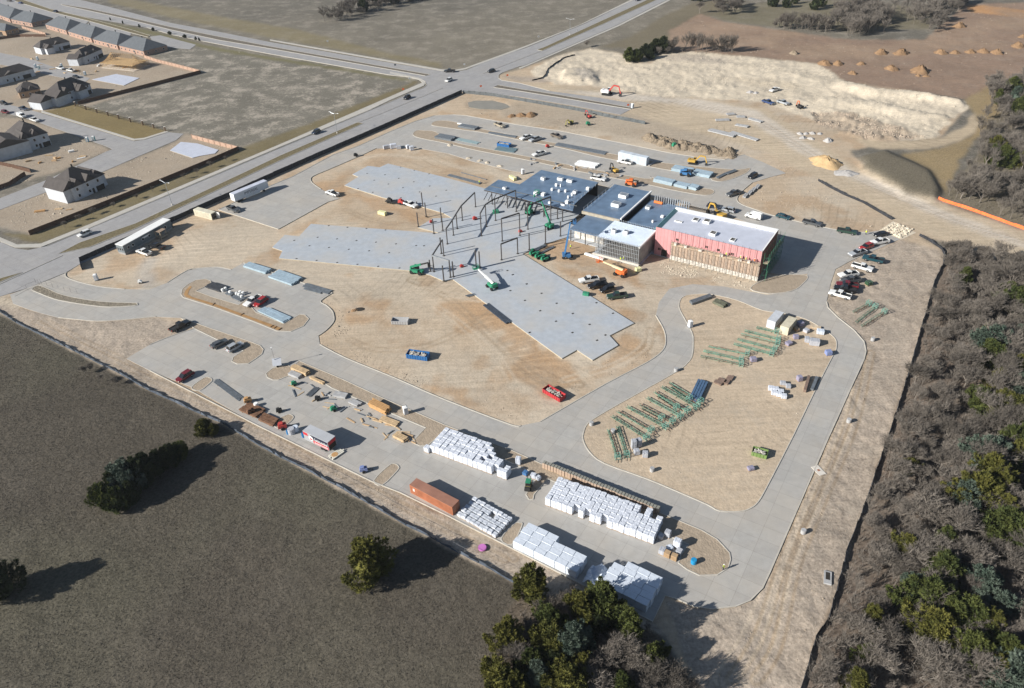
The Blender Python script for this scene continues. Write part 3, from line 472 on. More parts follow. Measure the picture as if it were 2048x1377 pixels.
for u, v, a, b, h in ((-26.2, 12.4, 1.9, 2.3, .35), (-22.4, 12.6, 2.2, 2.2, .8), (-17.6, 5.3, 2.0, 2.2, .75), (-10.8, 4.6, 1.7, 2.2, .3), (-30.8, 8.6, 2.6, .9, .3)):
    c = bpart('roof_curb', m_white, bx(u-a/2, u+a/2, v-b/2, v+b/2, 9.55, 9.55+h), hr); bpart('hatch_opening', m_dark, bx(u-a/2+.2, u+a/2-.2, v-b/2+.2, v-.06, 9.5, 9.56+h), c); bpart('hatch_opening', m_dark, bx(u-a/2+.2, u+a/2-.2, v+.06, v+b/2-.2, 9.5, 9.56+h), c)
for k in range(9): bpart('scupper', m_dark, bx(-33+k*3.7, -32.6+k*3.7, 16.28, 16.303, 9.7, 9.95), hr)
vn = bpart('brick_veneer', m_brick, bx(-29.2, .2, -.34, -.14, 1.55, 6.6)); bpart('block_base', m_cmu, bx(-29.2, .2, -.38, -.12, 0, 1.545), vn)
for u, z in ((-33.4, 2.2), (-27.5, 7.2), (-13.6, 7.0), (-9.0, 6.8), (-17.5, 7.1)): bpart('wall_opening', m_dark, bx(u-.5, u+.5, -.012, .05, z, z+.8))
bpart('doorway', m_dark, bx(-32.6, -30.6, -.015, .05, .3, 2.8))
for k in range(29): bpart('sheathing_batten', M('batten', (.4, .19, .19), .8), bx(-34.6+k*1.22, -34.5+k*1.22, -.015, .01, .4, 10.25))
# scaffold along the front and the east end
sc = thing('scaffold', 'plank scaffold along the tan brick face of the pink hall', 'scaffold', BO, BA)
for k in range(15):
    u = -28.8+k*2.07; mb = MB()
    for v in (-.65, -2.0): mb.beam((u, v, 0), (u, v, 6.3 if v > -1 else 8.2), .1)
    for z in (2.1, 4.2, 6.15): mb.beam((u, -.65, z), (u, -2.0, z), .05)
    mb.beam((u, -.65, 0), (u, -.65, 11.3), .085); mb.build('scaffold_frame', m_scaf, sc)
    if k < 14:
        for p_, q_ in (((u, -2.0, .3), (u+2.07, -2.0, 2.1)), ((u, -2.0, 4.1), (u+2.07, -2.0, 2.2)), ((u, -2.0, 7.2), (u+2.07, -2.0, 7.2))): MB().beam(p_, q_, .05).build('brace', m_scaf, sc)
        for q in range(4): MB().box(u+1.03, -.8-q*.36+rnd.uniform(-.03, .03), 6.2+rnd.uniform(0, .05), 2.3, .3, .06, rnd.uniform(-.03, .03)).build('plank', m_plank, sc)
for u, w_, h in ((-24, .9, .7), (-19, 1.2, .5), (-12, 1.0, .8), (-6, 1.1, .5), (-3.2, .8, .9), (-27.5, .7, .9)):
    MB().box(u, -1.4, 6.27, w_, .7, h, .1).build('brick_stack', m_cmu, sc)
sc2 = thing('scaffold', 'green scaffold in the shade against the dark end wall of the hall', 'scaffold', BO, BA)
for k in range(9):
    v = .6+k*2.1; mb = MB()
    for u in (.8, 2.2): mb.beam((u, v, 0), (u, v, 9.8), .08)
    for z in (2.1, 4.2, 6.15, 8.2): mb.beam((.8, v, z), (2.2, v, z), .06)
    mb.build('scaffold_frame', m_green, sc2)
    if k < 8:
        for p_, q_ in (((2.2, v, 6.2), (2.2, v+2.1, 8.2)), ((2.2, v, 8.2), (2.2, v+2.1, 6.2)), ((2.2, v, 0.2), (2.2, v+2.1, 4.1))): MB().beam(p_, q_, .06).build('brace', m_green, sc2)
        for q in range(4): MB().box(.95+q*.36, v+1.05, 6.22+rnd.uniform(0, .05), .3, 2.3, .06).build('plank', m_plank, sc2)
# blue flat roofs
rA = bpart('roof', m_blue, bx(-66.4, -51.2, 7.4, 33.5, 5.75, 6.0)); rB = bpart('roof', m_blue, bx(-64.6, -52.5, -5.6, 7.0, 4.75, 5.0)); rC = bpart('roof', m_blue, bx(-49.6, -35.3, 9.0, 29.3, 4.6, 4.85))
def pD(mb): mb.prism([(-108.3, 6.0), (-69.6, 5.9), (-71.6, 11), (-72.7, 32.2), (-98.4, 32.4), (-98.6, 16.4), (-108.4, 16.3)], 5.75, 6.0)
rD = bpart('roof', m_blue, pD)
m_wall = M('stud_wall_grey', (.2, .2, .19), .9, .3, .7); m_blk = M('wrap_and_gap_shade', (.03, .03, .032), .8, .2, .5)
for a in ((-66.2, -51.4, 33.0, 33.3), (-98.2, -72.9, 31.9, 32.2)): bpart('wall', m_blk, bx(*a, .3, 5.75))
for a in ((-66.3, -66.1, 7.5, 33.0), (-51.5, -51.3, 7.5, 33.0), (-49.5, -49.3, 9.1, 29.2)): bpart('wall', m_blk, bx(*a, .3, 5.74 if a[0] < -50 else 4.59))
bpart('parapet', m_white, bx(-51.6, -51.1, 7.4, 33.6, 6.003, 6.5)); bpart('roof_edge', M('gravel_edge', (.36, .32, .25), .9, .2, 1), bx(-66.5, -51.65, 6.9, 7.45, 5.0, 6.02)); bpart('roof_edge', m_scaf, bx(-108, -70, 9.6, 9.9, 6.003, 6.12))
bpart('gap_shade_sheet', M('gap_shade', (.05, .045, .04), .9, .4, .5), bx(-71.5, -66.45, 6, 33.4, .3, .34)); bpart('gap_shade_sheet', m_blk, bx(-51.15, -49.6, 5, 32, .3, .36))  # dark sheets laid over the slab paint the shade inside the roof gaps
for u in (-71.9, -66.2):
    rl = bpart('guard_rail', m_galv, lambda mb: mb.beam((u, 8, 7.1), (u, 31.5, 7.1), .08))
    for k in range(9): bpart('rail_post', m_galv, lambda mb: mb.beam((u, 8+k*2.9, 6.0), (u, 8+k*2.9, 7.1), .09), rl)
bpart('roll', M('orange_roll', (.75, .2, .05), .7), lambda mb: mb.tube((-47.5, 27.6, 5.35), (-44.3, 27.6, 5.35), .5, n=12), rC)
tr_ = bpart('stud_parapet', m_galv, bx(-48.5, -34.5, 29.35, 29.5, 4.0, 4.3))
for k in range(16): bpart('stud', m_galv, lambda mb: (mb.beam((-48+k*.87, 29.4, 4.2), (-48+k*.87, 29.4, 7.3), .12, .3), mb.beam((-48+k*.87, 29.4, 7.3), (-48+k*.87, 31.2, 5.2), .1, .25)), tr_)
def curbs(par, pts, z, sz):
    for (x, y), (a, b, h) in zip(pts, sz):
        u, v = UV((x, y), z); c = bpart('roof_curb', m_white, bx(u-a/2, u+a/2, v-b/2, v+b/2, z, z+h), par)
        if a > 1.2: bpart('curb_lid', m_galv, bx(u-a/2+.15, u+a/2-.15, v-b/2+.15, v+b/2-.15, z+h-.02, z+h+.03), c)
curbs(rD, T([(1090, 238), (1365, 245), (1515, 275), (1300, 340), (1368, 355), (1232, 410), (1343, 435), (1447, 435), (1805, 400), (1600, 455), (1552, 490), (1490, 535), (1472, 615), (975, 470), (1092, 490), (1192, 615), (475, 385), (1400, 648)], 8, 950, 330), 6.0, [(1.5, 1.3, 1.0), (2.2, 1.2, 1.), (2.2, 1.2, 1.), (.8, .7, 1.), (.3, .3, 1.2), (.7, .7, .9), (.6, .6, .9), (.7, .7, .9), (1.1, 1, 1.), (1.3, 1.4, 1.), (.6, .6, 1), (.5, .5, 1), (1.1, 1.2, 1.1), (1.2, 1.5, 1.1), (1.2, 1.4, 1.), (.8, .7, .6), (1.3, 1.2, .7), (1.8, .5, .5)])
curbs(rA, T([(855, 275), (738, 415)], 8, 1140, 360), 6.0, [(3.0, 2.6, 1.2), (3.0, 2.6, 1.2)])
curbs(rC, T([(1250, 455), (1475, 600), (1320, 680)], 8, 1140, 360), 4.85, [(1.6, 1.8, .8), (1, 1, .7), (.5, .5, .8)])
# room with studs and a pale ribbed roof
def ribs(mb):
    mb.box(-44.3, -2.8, 6.8, 15.4, 13.4, .2)
    for k in range(34): mb.box(-44.3, -9.3+k*.395, 7.0, 15.4, .12, .06)
rR = bpart('roof', M('ribbed_deck', (.56, .62, .70), .45, .08, .5, metal=.2), ribs)
curbs(rR, T([(700, 840), (895, 860)], 8, 1140, 360), 7.05, [(1.5, 1.4, 1.1), (1.5, 1.4, 1.1)])
bpart('wall', M('mesh_sheathing', (.30, .30, .285), .8, .35, .5), bx(-36.75, -36.55, -9.5, 3.8, .3, 6.8)); bpart('eave_trim', m_white, bx(-36.9, -36.4, -9.6, 3.9, 6.5, 7.1))
def studs(mb):
    for k in range(26): mb.beam((-52.2+k*.62, -9.7, .3), (-52.2+k*.62, -9.7, 7.3+.35*(k % 3 == 0)), .07, .12)
    for k in range(14): mb.beam((-52.3, -9.6+k*.95, .3), (-52.3, -9.6+k*.95, 6.8), .07, .12)
    for z in (1.2, 2.6, 4.2, 5.6, 7.2): mb.beam((-52.4, -9.75, z), (-36.6, -9.75, z), .07, .1)
    for z in (2.6, 4.8): mb.beam((-52.3, -9.6, z), (-52.3, 3.5, z), .07)
    for k in range(22): mb.beam((-64.4+k*.56, -5.4, 3.4), (-64.4+k*.56, -5.4, 5.4), .07, .1)
    for k in range(24): mb.beam((-52+k*.65, 3.85, 6.6), (-52+k*.65, 3.85, 7.9), .07, .12)
stuff(bpart('wall_studs', m_galv, studs))
bpart('wall', m_cmu, bx(-64.5, -53, -2.2, -1.9, .3, 4.7)); bpart('wall', M('red_board', (.35, .09, .06), .8), bx(-48, -45, 3.2, 3.4, 2, 6.4)); bpart('footing', m_cmu, bx(-53.2, -36.2, -10.2, -9.5, -.1, .8)); bpart('rubble_fill', M('dark_rubble', (.16, .15, .14), .95, .5, 1.2), bx(-52, -37, -9.2, 2, .3, .5))
for u in (-64.2, -58.5, -53.4): bpart('column', m_steel, lambda mb: mb.beam((u, -5.3, .3), (u, -5.3, 4.75), .25))
for u in (-105, -98, -90, -82, -74): bpart('column', m_steel, lambda mb: mb.beam((u, 6.3, .3), (u, 6.3, 5.75), .28))
bpart('beam', m_steel, lambda mb: mb.beam((-108.2, 6.1, 5.6), (-70, 6.1, 5.6), .3, .45))
# bare steel on the central slab
FR = [([(-101.2, -28), (-103.2, -21.6), (-105, -16.8), (-107.3, -10.3)], 6.2), ([(-107.3, -10.3), (-109.5, 1.5)], 6.2), ([(-94, -17.2), (-96.5, -10.3), (-96.3, -4.5)], 9.0), ([(-85.3, -16.9), (-82.1, -10.3)], 9.0), ([(-78.2, -28.3), (-75.7, -22)], 6.3), ([(-97.2, -35.5), (-93.6, -45.8)], 6.4), ([(-82.1, -4.8), (-78.5, 5.5)], 9.6), ([(-96.3, -4.5), (-93.6, 5.6)], 8.8)]
for fr, h in FR:
    for i, (u, v) in enumerate(fr):
        if not (i == 0 and fr in ([(-107.3, -10.3), (-109.5, 1.5)], [(-96.3, -4.5), (-93.6, 5.6)])):
            c = bpart('column', m_steel, lambda mb: mb.beam((u, v, .3), (u, v, h), .28)); bpart('base_plate', m_dark, bx(u-.4, u+.4, v-.4, v+.4, .29, .34), c)
        if i: bpart('beam', m_steel, lambda mb: mb.beam((*fr[i-1], h), (u, v, h), .32, .42))
for u, v, h in [(-73.6, -17.8, 6.6), (-71, -11.2, 6.5), (-86.6, -46.1, 6.6), (-85.9, -45.4, 6.0), (-82.4, -37.3, 7.2), (-81.4, -36.6, 6.6), (-87.1, -49.1, 6), (-108.9, -20.4, 6), (-110.2, -24, 6), (-113.5, -15, 6), (-98.9, -34.6, 6.4), (-94.8, -46.2, 4.6)]+[UV(p, .3)+(6.,) for p in ((836.9, 454), (852.5, 433.75), (845.6, 413), (1115, 438), (1089, 431), (1058, 418), (1121, 472.5))]:
    c = bpart('column', m_steel, lambda mb: mb.beam((u, v, .3), (u, v, h), .3)); bpart('base_plate', m_dark, bx(u-.4, u+.4, v-.4, v+.4, .29, .34), c)
bpart('beam', m_galv, lambda mb: mb.beam((-93.6, -45.8, 6.3), (-86.6, -46.1, 6.5), .4, .5))
def joists(mb):
    for k in range(7): mb.beam((-106.5+k*1.9, 6.0, 5.2), (-104+k*1.9, -.5, 5.2), .1, .35)
stuff(bpart('roof_joists', m_steel, joists))
# ================================================================ VEHICLES
m_glass = M('car_glass', (.012, .014, .018), .08, .05, 1, spec=.6); m_tyre = M('tyre', (.018, .018, .018), .9, .1, 1); m_lamp = M('lamp_lens', (.7, .7, .68), .2, .02, 1, spec=.6); m_red = M('tail_lens', (.35, .02, .015), .3); m_trim = M('black_trim', (.03, .03, .03), .6); m_rim = M('wheel_rim', (.4, .4, .41), .35, .05, 1, metal=.7)
PAINT = {k: M('paint_'+k, c, .28, .04, .5, spec=.5, coat=.6) for k, c in dict(white=(.72, .72, .70), black=(.012, .012, .013), grey=(.075, .08, .085), silver=(.36, .38, .40), red=(.34, .022, .02), blue=(.03, .06, .16), navy=(.02, .03, .055), teal=(.012, .055, .07), maroon=(.15, .014, .018), green=(.02, .05, .035), brown=(.15, .12, .09), tan=(.35, .3, .22)).items()}
def wheels(t, xs, y, r=.4, w_=.26):
    for x in xs:
        for s in (-1, 1):
            wh = MB().tube((0, -w_/2, 0), (0, w_/2, 0), r, n=12).build('wheel', m_tyre, t, loc=(x, s*y, r)); MB().tube((0, s*w_/2, 0), (0, s*(w_/2+.012), 0), r*.58, n=8).build('rim', m_rim, wh)
def lamps(t, xf, xr, y, z):
    for s in (-1, 1):
        MB().box(xf, s*y, z, .06, .34, .2).build('headlight', m_lamp, t); MB().box(xr, s*y, z+.05, .05, .22, .3).build('tail_light', m_red, t)
def carlike(kind):
    t = thing('parked_car' if kind in ('car', 'suv') else kind, 'x', 'car'); b = MB(); c = MB(); r = MB(); P = PAINT['white']
    if kind == 'pickup_truck':
        b.prof([(-2.95, .5), (2.85, .45), (2.98, .7), (2.9, 1.02), (1.35, 1.2), (-.72, 1.2), (-.72, 1.02), (-2.95, 1.02)], -.97, .97)
        for s in (-1, 1): b.box(-1.83, s*.92, 1.02, 2.22, .1, .18)
        b.box(-2.9, 0, 1.02, .1, 1.94, .18)
        MB().box(-1.8, 0, 1.02, 2.1, 1.72, .02).build('truck_bed', m_trim, t)
        c.add([(1.3, -.86, 1.2), (1.3, .86, 1.2), (-.7, .86, 1.2), (-.7, -.86, 1.2), (.62, -.7, 1.84), (.62, .7, 1.84), (-.55, .7, 1.84), (-.55, -.7, 1.84)], [(0, 1, 5, 4), (1, 2, 6, 5), (2, 3, 7, 6), (3, 0, 4, 7), (7, 4, 5, 6)])
        r.box(.03, 0, 1.83, 1.22, 1.46, .07); r.beam((-.2, .83, 1.2), (-.2, .69, 1.84), .12); r.beam((-.2, -.83, 1.2), (-.2, -.69, 1.84), .12); wheels(t, (-1.85, 1.85), .86); lamps(t, 2.93, -2.97, .72, .78); MB().box(3.0, 0, .42, .12, 1.9, .26).build('bumper', m_rim, t)
    elif kind == 'van':
        b.prof([(-2.75, .45), (2.6, .4), (2.72, .7), (2.55, 1.1), (1.75, 1.3), (1.2, 2.05), (-2.7, 2.1)], -.98, .98)
        c.add([(2.0, -.9, 1.28), (2.0, .9, 1.28), (1.3, .8, 2.0), (1.3, -.8, 2.0)], [(0, 1, 2, 3)]); c.box(.75, 0, 1.3, .9, 1.99, .5)
        r.box(-.8, 0, 2.09, 3.7, 1.8, .05); r.box(-.8, .55, 2.14, 3.0, .06, .1); r.box(-.8, -.55, 2.14, 3.0, .06, .1); wheels(t, (-1.75, 1.75), .86); lamps(t, 2.66, -2.75, .72, .78)
    else:
        l, h = (2.35, 1.72) if kind == 'suv' else (2.35, 1.42)
        b.prof([(-l, .4), (l-.1, .38), (l, .6), (l-.06, .85), (1.15, 1.02), (-l+.15, 1.05), (-l-.02, .8)], -.91, .91)
        re = -l+.25 if kind == 'suv' else -1.7
        c.add([(1.2, -.82, 1.02), (1.2, .82, 1.02), (re, .82, 1.04), (re, -.82, 1.04), (.35, -.64, h), (.35, .64, h), (re+.35, .64, h-.02), (re+.35, -.64, h-.02)], [(0, 1, 5, 4), (1, 2, 6, 5), (2, 3, 7, 6), (3, 0, 4, 7), (7, 4, 5, 6)])
        r.box((.3+re+.35)/2, 0, h-.02, .3-re-.35, 1.34, .06)
        for x in (-.35, re+.25):
            for s in (-1, 1): r.beam((x, s*.8, 1.02), (x, s*.65, h), .1)
        wheels(t, (-1.4, 1.45), .8, .34); lamps(t, l-.05, -l-.02, .62, .68)
    b.build('body', P, t); c.build('windows', m_glass, t); r.build('cab_roof', P, t); return t
PROTO = {k: carlike(k) for k in ('pickup_truck', 'suv', 'car', 'van')}
for o in PROTO.values(): kids(o)
USED = set()
def veh(kind, col, rear, front, label, cat=None, z=None):
    a, b = G(*rear), G(*front); c = (a+b)/2; rz = math.atan2(b.y-a.y, b.x-a.x)
    o = copy_tree(PROTO[kind], (c.x, c.y, max(gz(c.x, c.y), .065) if z is None else z), rz, label, None, PAINT[col], ('body', 'cab_roof'))
    o.scale = (1.09,)*3
    o['category'] = cat or {'pickup_truck': 'pickup truck', 'suv': 'car', 'car': 'car', 'van': 'van'}[kind]; return o
VL = """suv white 184,466 157,477 white car driving on the main road beside the grassy median
suv navy 641,263.5 624,271.5 dark blue car on the main road near the end of the grass median
suv black 821,194.5 807,202 black car on the main road just before the junction
suv white 903.5,160.5 892,166 white car crossing the middle of the road junction
pickup_truck black 908,145 891,145 black pickup truck turning at the far corner of the junction
suv black 989,143.5 976,147 black car on the road just beyond the junction
car navy 1279,0 1270,4 dark car far along the main road beyond the junction
pickup_truck grey 456,417 478,427 dark grey pickup beside the cream storage container on the trailer lot
pickup_truck white 676,394.5 655,387 white pickup truck at the corner of the trailer lot
pickup_truck white 811,409.5 832,417 white truck hitched to a flat trailer beside the slab
pickup_truck white 302,513 277,504.5 white pickup truck parked next to the grey site office
pickup_truck black 328,500.5 303,494 black pickup truck tucked close to the site office wall
pickup_truck black 345,666 377,648 black pickup truck on the bare south lot edge
car grey 427,698 453,685.5 dark grey sedan parked beside the silver car on the south lot
suv silver 456,707 486,690 silver car with dark rear window by the rounded island
suv maroon 384,749.5 358,766 dark red car alone on the south lot
pickup_truck white 518,599 495,614 white pickup beside the bright red car
suv red 534,600.5 511,617 bright red car in the lot with pale blue steel decking
pickup_truck white 1196,561.5 1159,567 white pickup truck first in the row beside the long slab
pickup_truck black 1212,571.5 1178,578.5 black pickup second in the row beside the long slab
suv black 1231,578 1197,588 black car between two pickups beside the long slab
pickup_truck green 1251,594.5 1217,598.5 dark green pickup at the end of the row beside the long slab
pickup_truck white 1061,276 1044,281.5 white pickup on the north lot beside a silver pickup
pickup_truck silver 1080,279 1061,285.5 silver pickup on the north lot beside a brush pile
pickup_truck brown 1102,272 1125,280 muddy brown truck on the outer north drive
pickup_truck white 1088,309 1069,314 white pickup alone on the north lot near rubble heaps
pickup_truck white 1263,330.5 1236,325 white pickup alongside the long pale box trailer
pickup_truck tan 989,250 1010,258 tan work truck beside dark brush on the north drive
pickup_truck white 1186,359 1207,363 white pickup half hidden behind the blue roof
suv black 1515,351 1494,361 black car standing at the bend of the north east drive
pickup_truck grey 1476,388 1457,394 dark grey pickup by the curved kerb behind the building
suv navy 1414,414.5 1440,419 dark blue car behind the white parapet of the hall
suv silver 1469,427 1443,420.5 silver car behind the hall near the yellow digger arm
van white 1524,441.5 1489,432.5 white work van with roof racks behind the hall
car teal 1554,434 1578,440.5 teal car on the drive east of the white van
pickup_truck grey 1605,446 1641,454.5 grey pickup on the drive between the teal car and a dark pickup
pickup_truck green 1675,464 1710,470 dark green pickup on the drive nearest the stone entrance
car black 1771,470.5 1749,475 black car parked at the stone entrance pad
pickup_truck white 1773,485.5 1743,490.5 white pickup next to the stone entrance pad and red car
suv red 1743,494 1720,502 bright red car between a white and a silver pickup
pickup_truck silver 1729,506.5 1699,514.5 silver pickup parked beside the red car
pickup_truck teal 1766,527.5 1724,518 dark teal pickup between silver and white pickups
pickup_truck white 1703,533.5 1744,545 white pickup parked on bare soil in front of the tarped cart
pickup_truck white 1711,551 1680,556 white short pickup at the head of the tight row
pickup_truck grey 1717,563 1684,567 dark grey pickup in the tight row next to a red pickup
pickup_truck maroon 1712,577 1674,573 dark red pickup in the tight row
pickup_truck black 1708,586 1670,580 black pickup in the tight row beside the white one
pickup_truck white 1701,600 1657,588 white crew cab pickup at the near end of the tight row
pickup_truck white 1559,179.5 1538,187 white pickup alone on the pale limestone
pickup_truck blue 1526,205 1545,211 blue pickup on the gravel haul road
pickup_truck silver 1557,206 1574,211.5 silver pickup next to the blue one on the haul road
pickup_truck white 113,137.5 130,141 white pickup in the street by the framed house
pickup_truck white 151,145.5 134,142 white pickup nose to nose with another by the framed house
car black 146,154.5 160,158 black car at the street end by the bare house slab
pickup_truck navy 37,217.5 60,223.5 dark blue pickup in front of the brown brick house
suv maroon 4,225.5 20,229 dark red car at the edge of the house street
van white 36,232.5 53,238 white van on the house street
pickup_truck white 61,240 80,246.5 white pickup on the street by a large dark roofed house
suv navy 122,26.5 101,24 dark blue car parked by the row of brick houses
car blue 50,9 33,7 pale blue car on the street behind brick houses
car grey 26,4 12,3 grey car at the far end of the street behind brick houses
suv black 2,208 16,211 black car near the brown brick house lawn""".split('\n')
for ln in VL:
    k, c, a, b, lb = ln.split(' ', 4); f = lambda s: tuple(float(q) for q in s.split(','))
    veh(k, c, f(a), f(b), lb)
for o in PROTO.values():
    for c in list(o.children_recursive): bpy.data.objects.remove(c)
    bpy.data.objects.remove(o)
# ================================================================ TRAILERS, OFFICE, CONTAINERS
def frame2(a, b, z=0.):
    A, B = G(*a, z), G(*b, z); return A, math.atan2(B.y-A.y, B.x-A.x), (B-A).length
def text(s, size, mat, parent, loc, rot, shear=0.):
    cu = bpy.data.curves.new('lettering', 'FONT'); cu.body = s; cu.size = size; cu.align_x = 'CENTER'; cu.align_y = 'CENTER'; cu.extrude = .004; cu.shear = shear
    ob = bpy.data.objects.new('lettering', cu); COL.objects.link(ob); dg = bpy.context.evaluated_depsgraph_get(); me_ = bpy.data.meshes.new_from_object(ob.evaluated_get(dg)); bpy.data.objects.remove(ob)
    me_.materials.clear(); me_.materials.append(mat); o = link('lettering', me_, parent, loc); o.rotation_euler = rot; return o
m_tw = M('trailer_white', (.58, .61, .66), .5, .08, .4); m_ink = M('navy_ink', (.02, .025, .05), .7); m_whp = M('white_panel', (.78, .78, .76), .6, .06, .5)
A, rz, ln = frame2((472, 409), (530, 384.5))
t = thing('semi_trailer', 'long white semi trailer with dark lettering on the trailer lot', 'trailer', A, rz)
MB().box(8.1, 1.3, 1.15, 16.2, 2.6, 2.95).build('cargo_box', m_tw, t); MB().box(8.1, 1.3, 4.1, 16.1, 2.5, .05).build('roof', m_wroof, t)
for y in (.55, 2.05): MB().box(-.02, y, 1.25, .06, 1.2, 2.75).build('rear_door', m_whp, t)
MB().box(8.5, .15, .55, 7.0, .06, .6).build('side_skirt', m_whp, t); MB().box(14.2, 1.3, .06, .3, 1.8, 1.1).build('landing_leg', m_trim, t); MB().box(3, 1.3, .6, 4.5, 1.0, .55).build('bogie', m_trim, t)
for x in (1.6, 2.9):
    for y in (.35, 2.25): MB().tube((x, y-.25, .51), (x, y+.25, .51), .5, n=12).build('wheel', m_tyre, t)
text('IMPERIAL', 1.65, m_ink, t, (8.0, -.012, 2.75), (R(90), 0, 0))
A, rz, ln = frame2((252, 511), (346, 458))
t = thing('site_office', 'long grey site office cabin with white roof beside the main road', 'office cabin', A, rz)
m_off = M('office_siding', (.16, .185, .2), .7, .1, .6)
MB().box(ln/2, 1.8, .75, ln, 3.6, 2.9).build('cabin_body', m_off, t); MB().box(ln/2, 1.8, 3.65, ln+.2, 3.8, .18).build('roof', m_whp, t); MB().box(ln/2, 1.8, 0, ln-.1, 3.5, .75).build('skirting', M('skirting', (.3, .29, .28), .8), t)
for x in (2, 4, 8.5, 11.5, 19): f_ = MB().box(x, -.02, 1.7, 1.0, .05, 1.0).build('window', m_whp, t); MB().box(x, -.05, 1.78, .84, .02, .84).build('pane', m_glass, f_)
MB().box(10, -.02, 2.3, 3.2, .04, .6).build('sign_board', m_whp, t)
pc = MB().box(15.2, -1.5, 2.9, 3.0, 3.0, .12).build('porch_roof', M('weathered_wood', (.3, .22, .16), .9, .2, 1), t)
for x in (13.9, 16.5):
    for y in (-.3, -2.8): MB().box(x, y, 0, .14, .14, 2.9).build('porch_post', m_plank, pc)
MB().box(15.2, -1.5, .5, 2.8, 2.8, .14).build('porch_deck', m_plank, pc)
for k in range(3): MB().box(17.0+k*.35, -1.5, 0, .35, 1.4, .45-.15*k).build('step', m_plank, pc)
MB().box(ln+.4, 1.2, .1, .9, 1.2, 1.4).build('heat_pump', m_trim, t)
for x in (.35, 1.5, 2.6): MB().box(-.02, x+.3, 1.7, .05, .5, .8).build('window', m_glass, t)
def ribbox(mb, l, w_, h, z0=.0, step=.28, dp=.04):
    mb.box(l/2, w_/2, z0, l, w_, h)
    k = step
    while k < l-.2:
        for y in (-dp/2, w_+dp/2): mb.box(k, y, z0+.18, step*.5, dp, h-.36)
        k += step
def container(label, a, rz, l, col, h=2.6, w_=2.44, opened=False, rust=None):
    m = M('container_'+str(col), col, .6, .22, .5)
    t = thing('shipping_container', label, 'container', a, rz); mb = MB(); ribbox(mb, l, w_, h-.06, .0); mb.build('container_body', m, t)
    MB().box(l/2, w_/2, h-.06, l, w_, .06).build('roof', rust or m, t)
    for y in (w_*.27, w_*.73):
        d = MB().box(l+.025, y, .12, .05, w_*.46, h-.3).build('door', m, t)
        for q in (-.25, .25): MB().beam((l+.07, y+q, .2), (l+.07, y+q, h-.3), .04).build('lock_bar', m_rim, d)
    for x in (.09, l-.09):
        for y in (.09, w_-.09): MB().box(x, y, 0, .2, .2, h+.012).build('corner_post', m, t)
    if opened: MB().box(l+.9, w_+.02, .12, 1.7, .06, h-.3, .0).build('open_door', m_whp, t); MB().box(l+.06, w_/2, .2, .02, w_-.4, h-.5).build('dark_interior', m_dark, t)
    return t
A, rz, ln = frame2((821.5, 986.5), (908.1, 1033.1)); A.z = .065
c_ = container('rust orange long shipping container next to the low white sacks', A, rz, 12.19, (.39, .15, .08), rust=M('rusty_roof', (.30, .15, .105), .7, .25, .35)); m_o2 = M('faded_stripe', (.62, .3, .18), .7)
MB().box(1.2, -.05, 1.2, .5, .03, .8).build('faded_mark', M('faded_white', (.7, .6, .55), .8), c_)
A, rz, ln = frame2((390, 431.5), (433, 443)); container('cream storage container with open end door behind the site office fence', A, rz, 9.5, (.62, .58, .46), opened=True)
for lb, a, b, col in (('silver storage container at the corner of the material yard', (1532, 655), (1556, 627.5), (.5, .52, .55)), ('cream storage container next to the silver one in the material yard', (1558, 667), (1583, 637.5), (.55, .5, .38))):
    A, rz, ln = frame2(a, b); A.z = .1; container(lb, A+Vector((math.sin(rz), -math.cos(rz), 0))*2.4, rz, 6.1, col)
A, rz, ln = frame2((1236, 320), (1287, 332)); container('long pale box trailer standing on the north lot', A, rz, 13.5, (.5, .55, .6), 3.6)
# red advertising trailer on the south lot
A, rz, ln = frame2((611, 884), (663, 909)); A.z = .065
t = thing('banner_trailer', 'grey box trailer with red and white advertising banner beside the front fence', 'trailer', A, rz)
m_br = M('banner_red', (.5, .035, .045), .6, .06, .5); m_bg = M('trailer_grey', (.34, .345, .36), .6, .08, .4)
MB().box(4.1, 1.3, .75, 8.2, 2.6, 2.75).build('cargo_box', m_bg, t); MB().box(4.1, 1.3, 3.5, 8.3, 2.66, .08).build('roof', M('roof_grey', (.42, .43, .45), .6, .08, .4), t)
MB().box(.75, -.012, 2.5, 1.5, .02, .85).build('red_panel', m_br, t); MB().box(5.6, -.012, .95, 5.0, .02, .95).build('red_panel', m_br, t); MB().box(5.3, -.011, 1.9, 5.6, .02, 1.45).build('dark_panel', m_ink, t)
MB().box(8.22, 1.3, 2.4, .04, 2.5, .95).build('red_panel', m_br, t); MB().box(8.21, 1.3, .85, .03, 2.3, 1.5).build('open_rear', m_dark, t); MB().tube((2.5, -.03, 2.2), (2.5, .01, 2.2), .75, n=16).build('round_logo', m_whp, t)
MB().box(2.5, -.038, 1.75, .9, .01, .5).build('logo_mark', m_br, t)
for x0, z0, h, n_, w_ in ((3.6, 1.95, .75, 15, .11), (3.5, 1.15, .48, 22, .09)):
    for k in range(n_):
        hh = h*(1.25 if k == 0 else rnd.uniform(.55, 1.)); x = x0+k*4.3/n_; mb = MB(); mb.prof([(x, z0), (x+w_, z0), (x+w_+hh*.28, z0+hh), (x+hh*.28, z0+hh)], -.034, -.024); mb.build('letter_stroke', m_whp, t)
    MB().box(x0+2.2, -.03, z0+.02, 4.3, .008, .09).build('letter_stroke', m_whp, t)
for x in (5.6, 6.7):
    for y in (.1, 2.5): MB().tube((x, y-.15, .4), (x, y+.15, .4), .4, n=12).build('wheel', m_tyre, t)
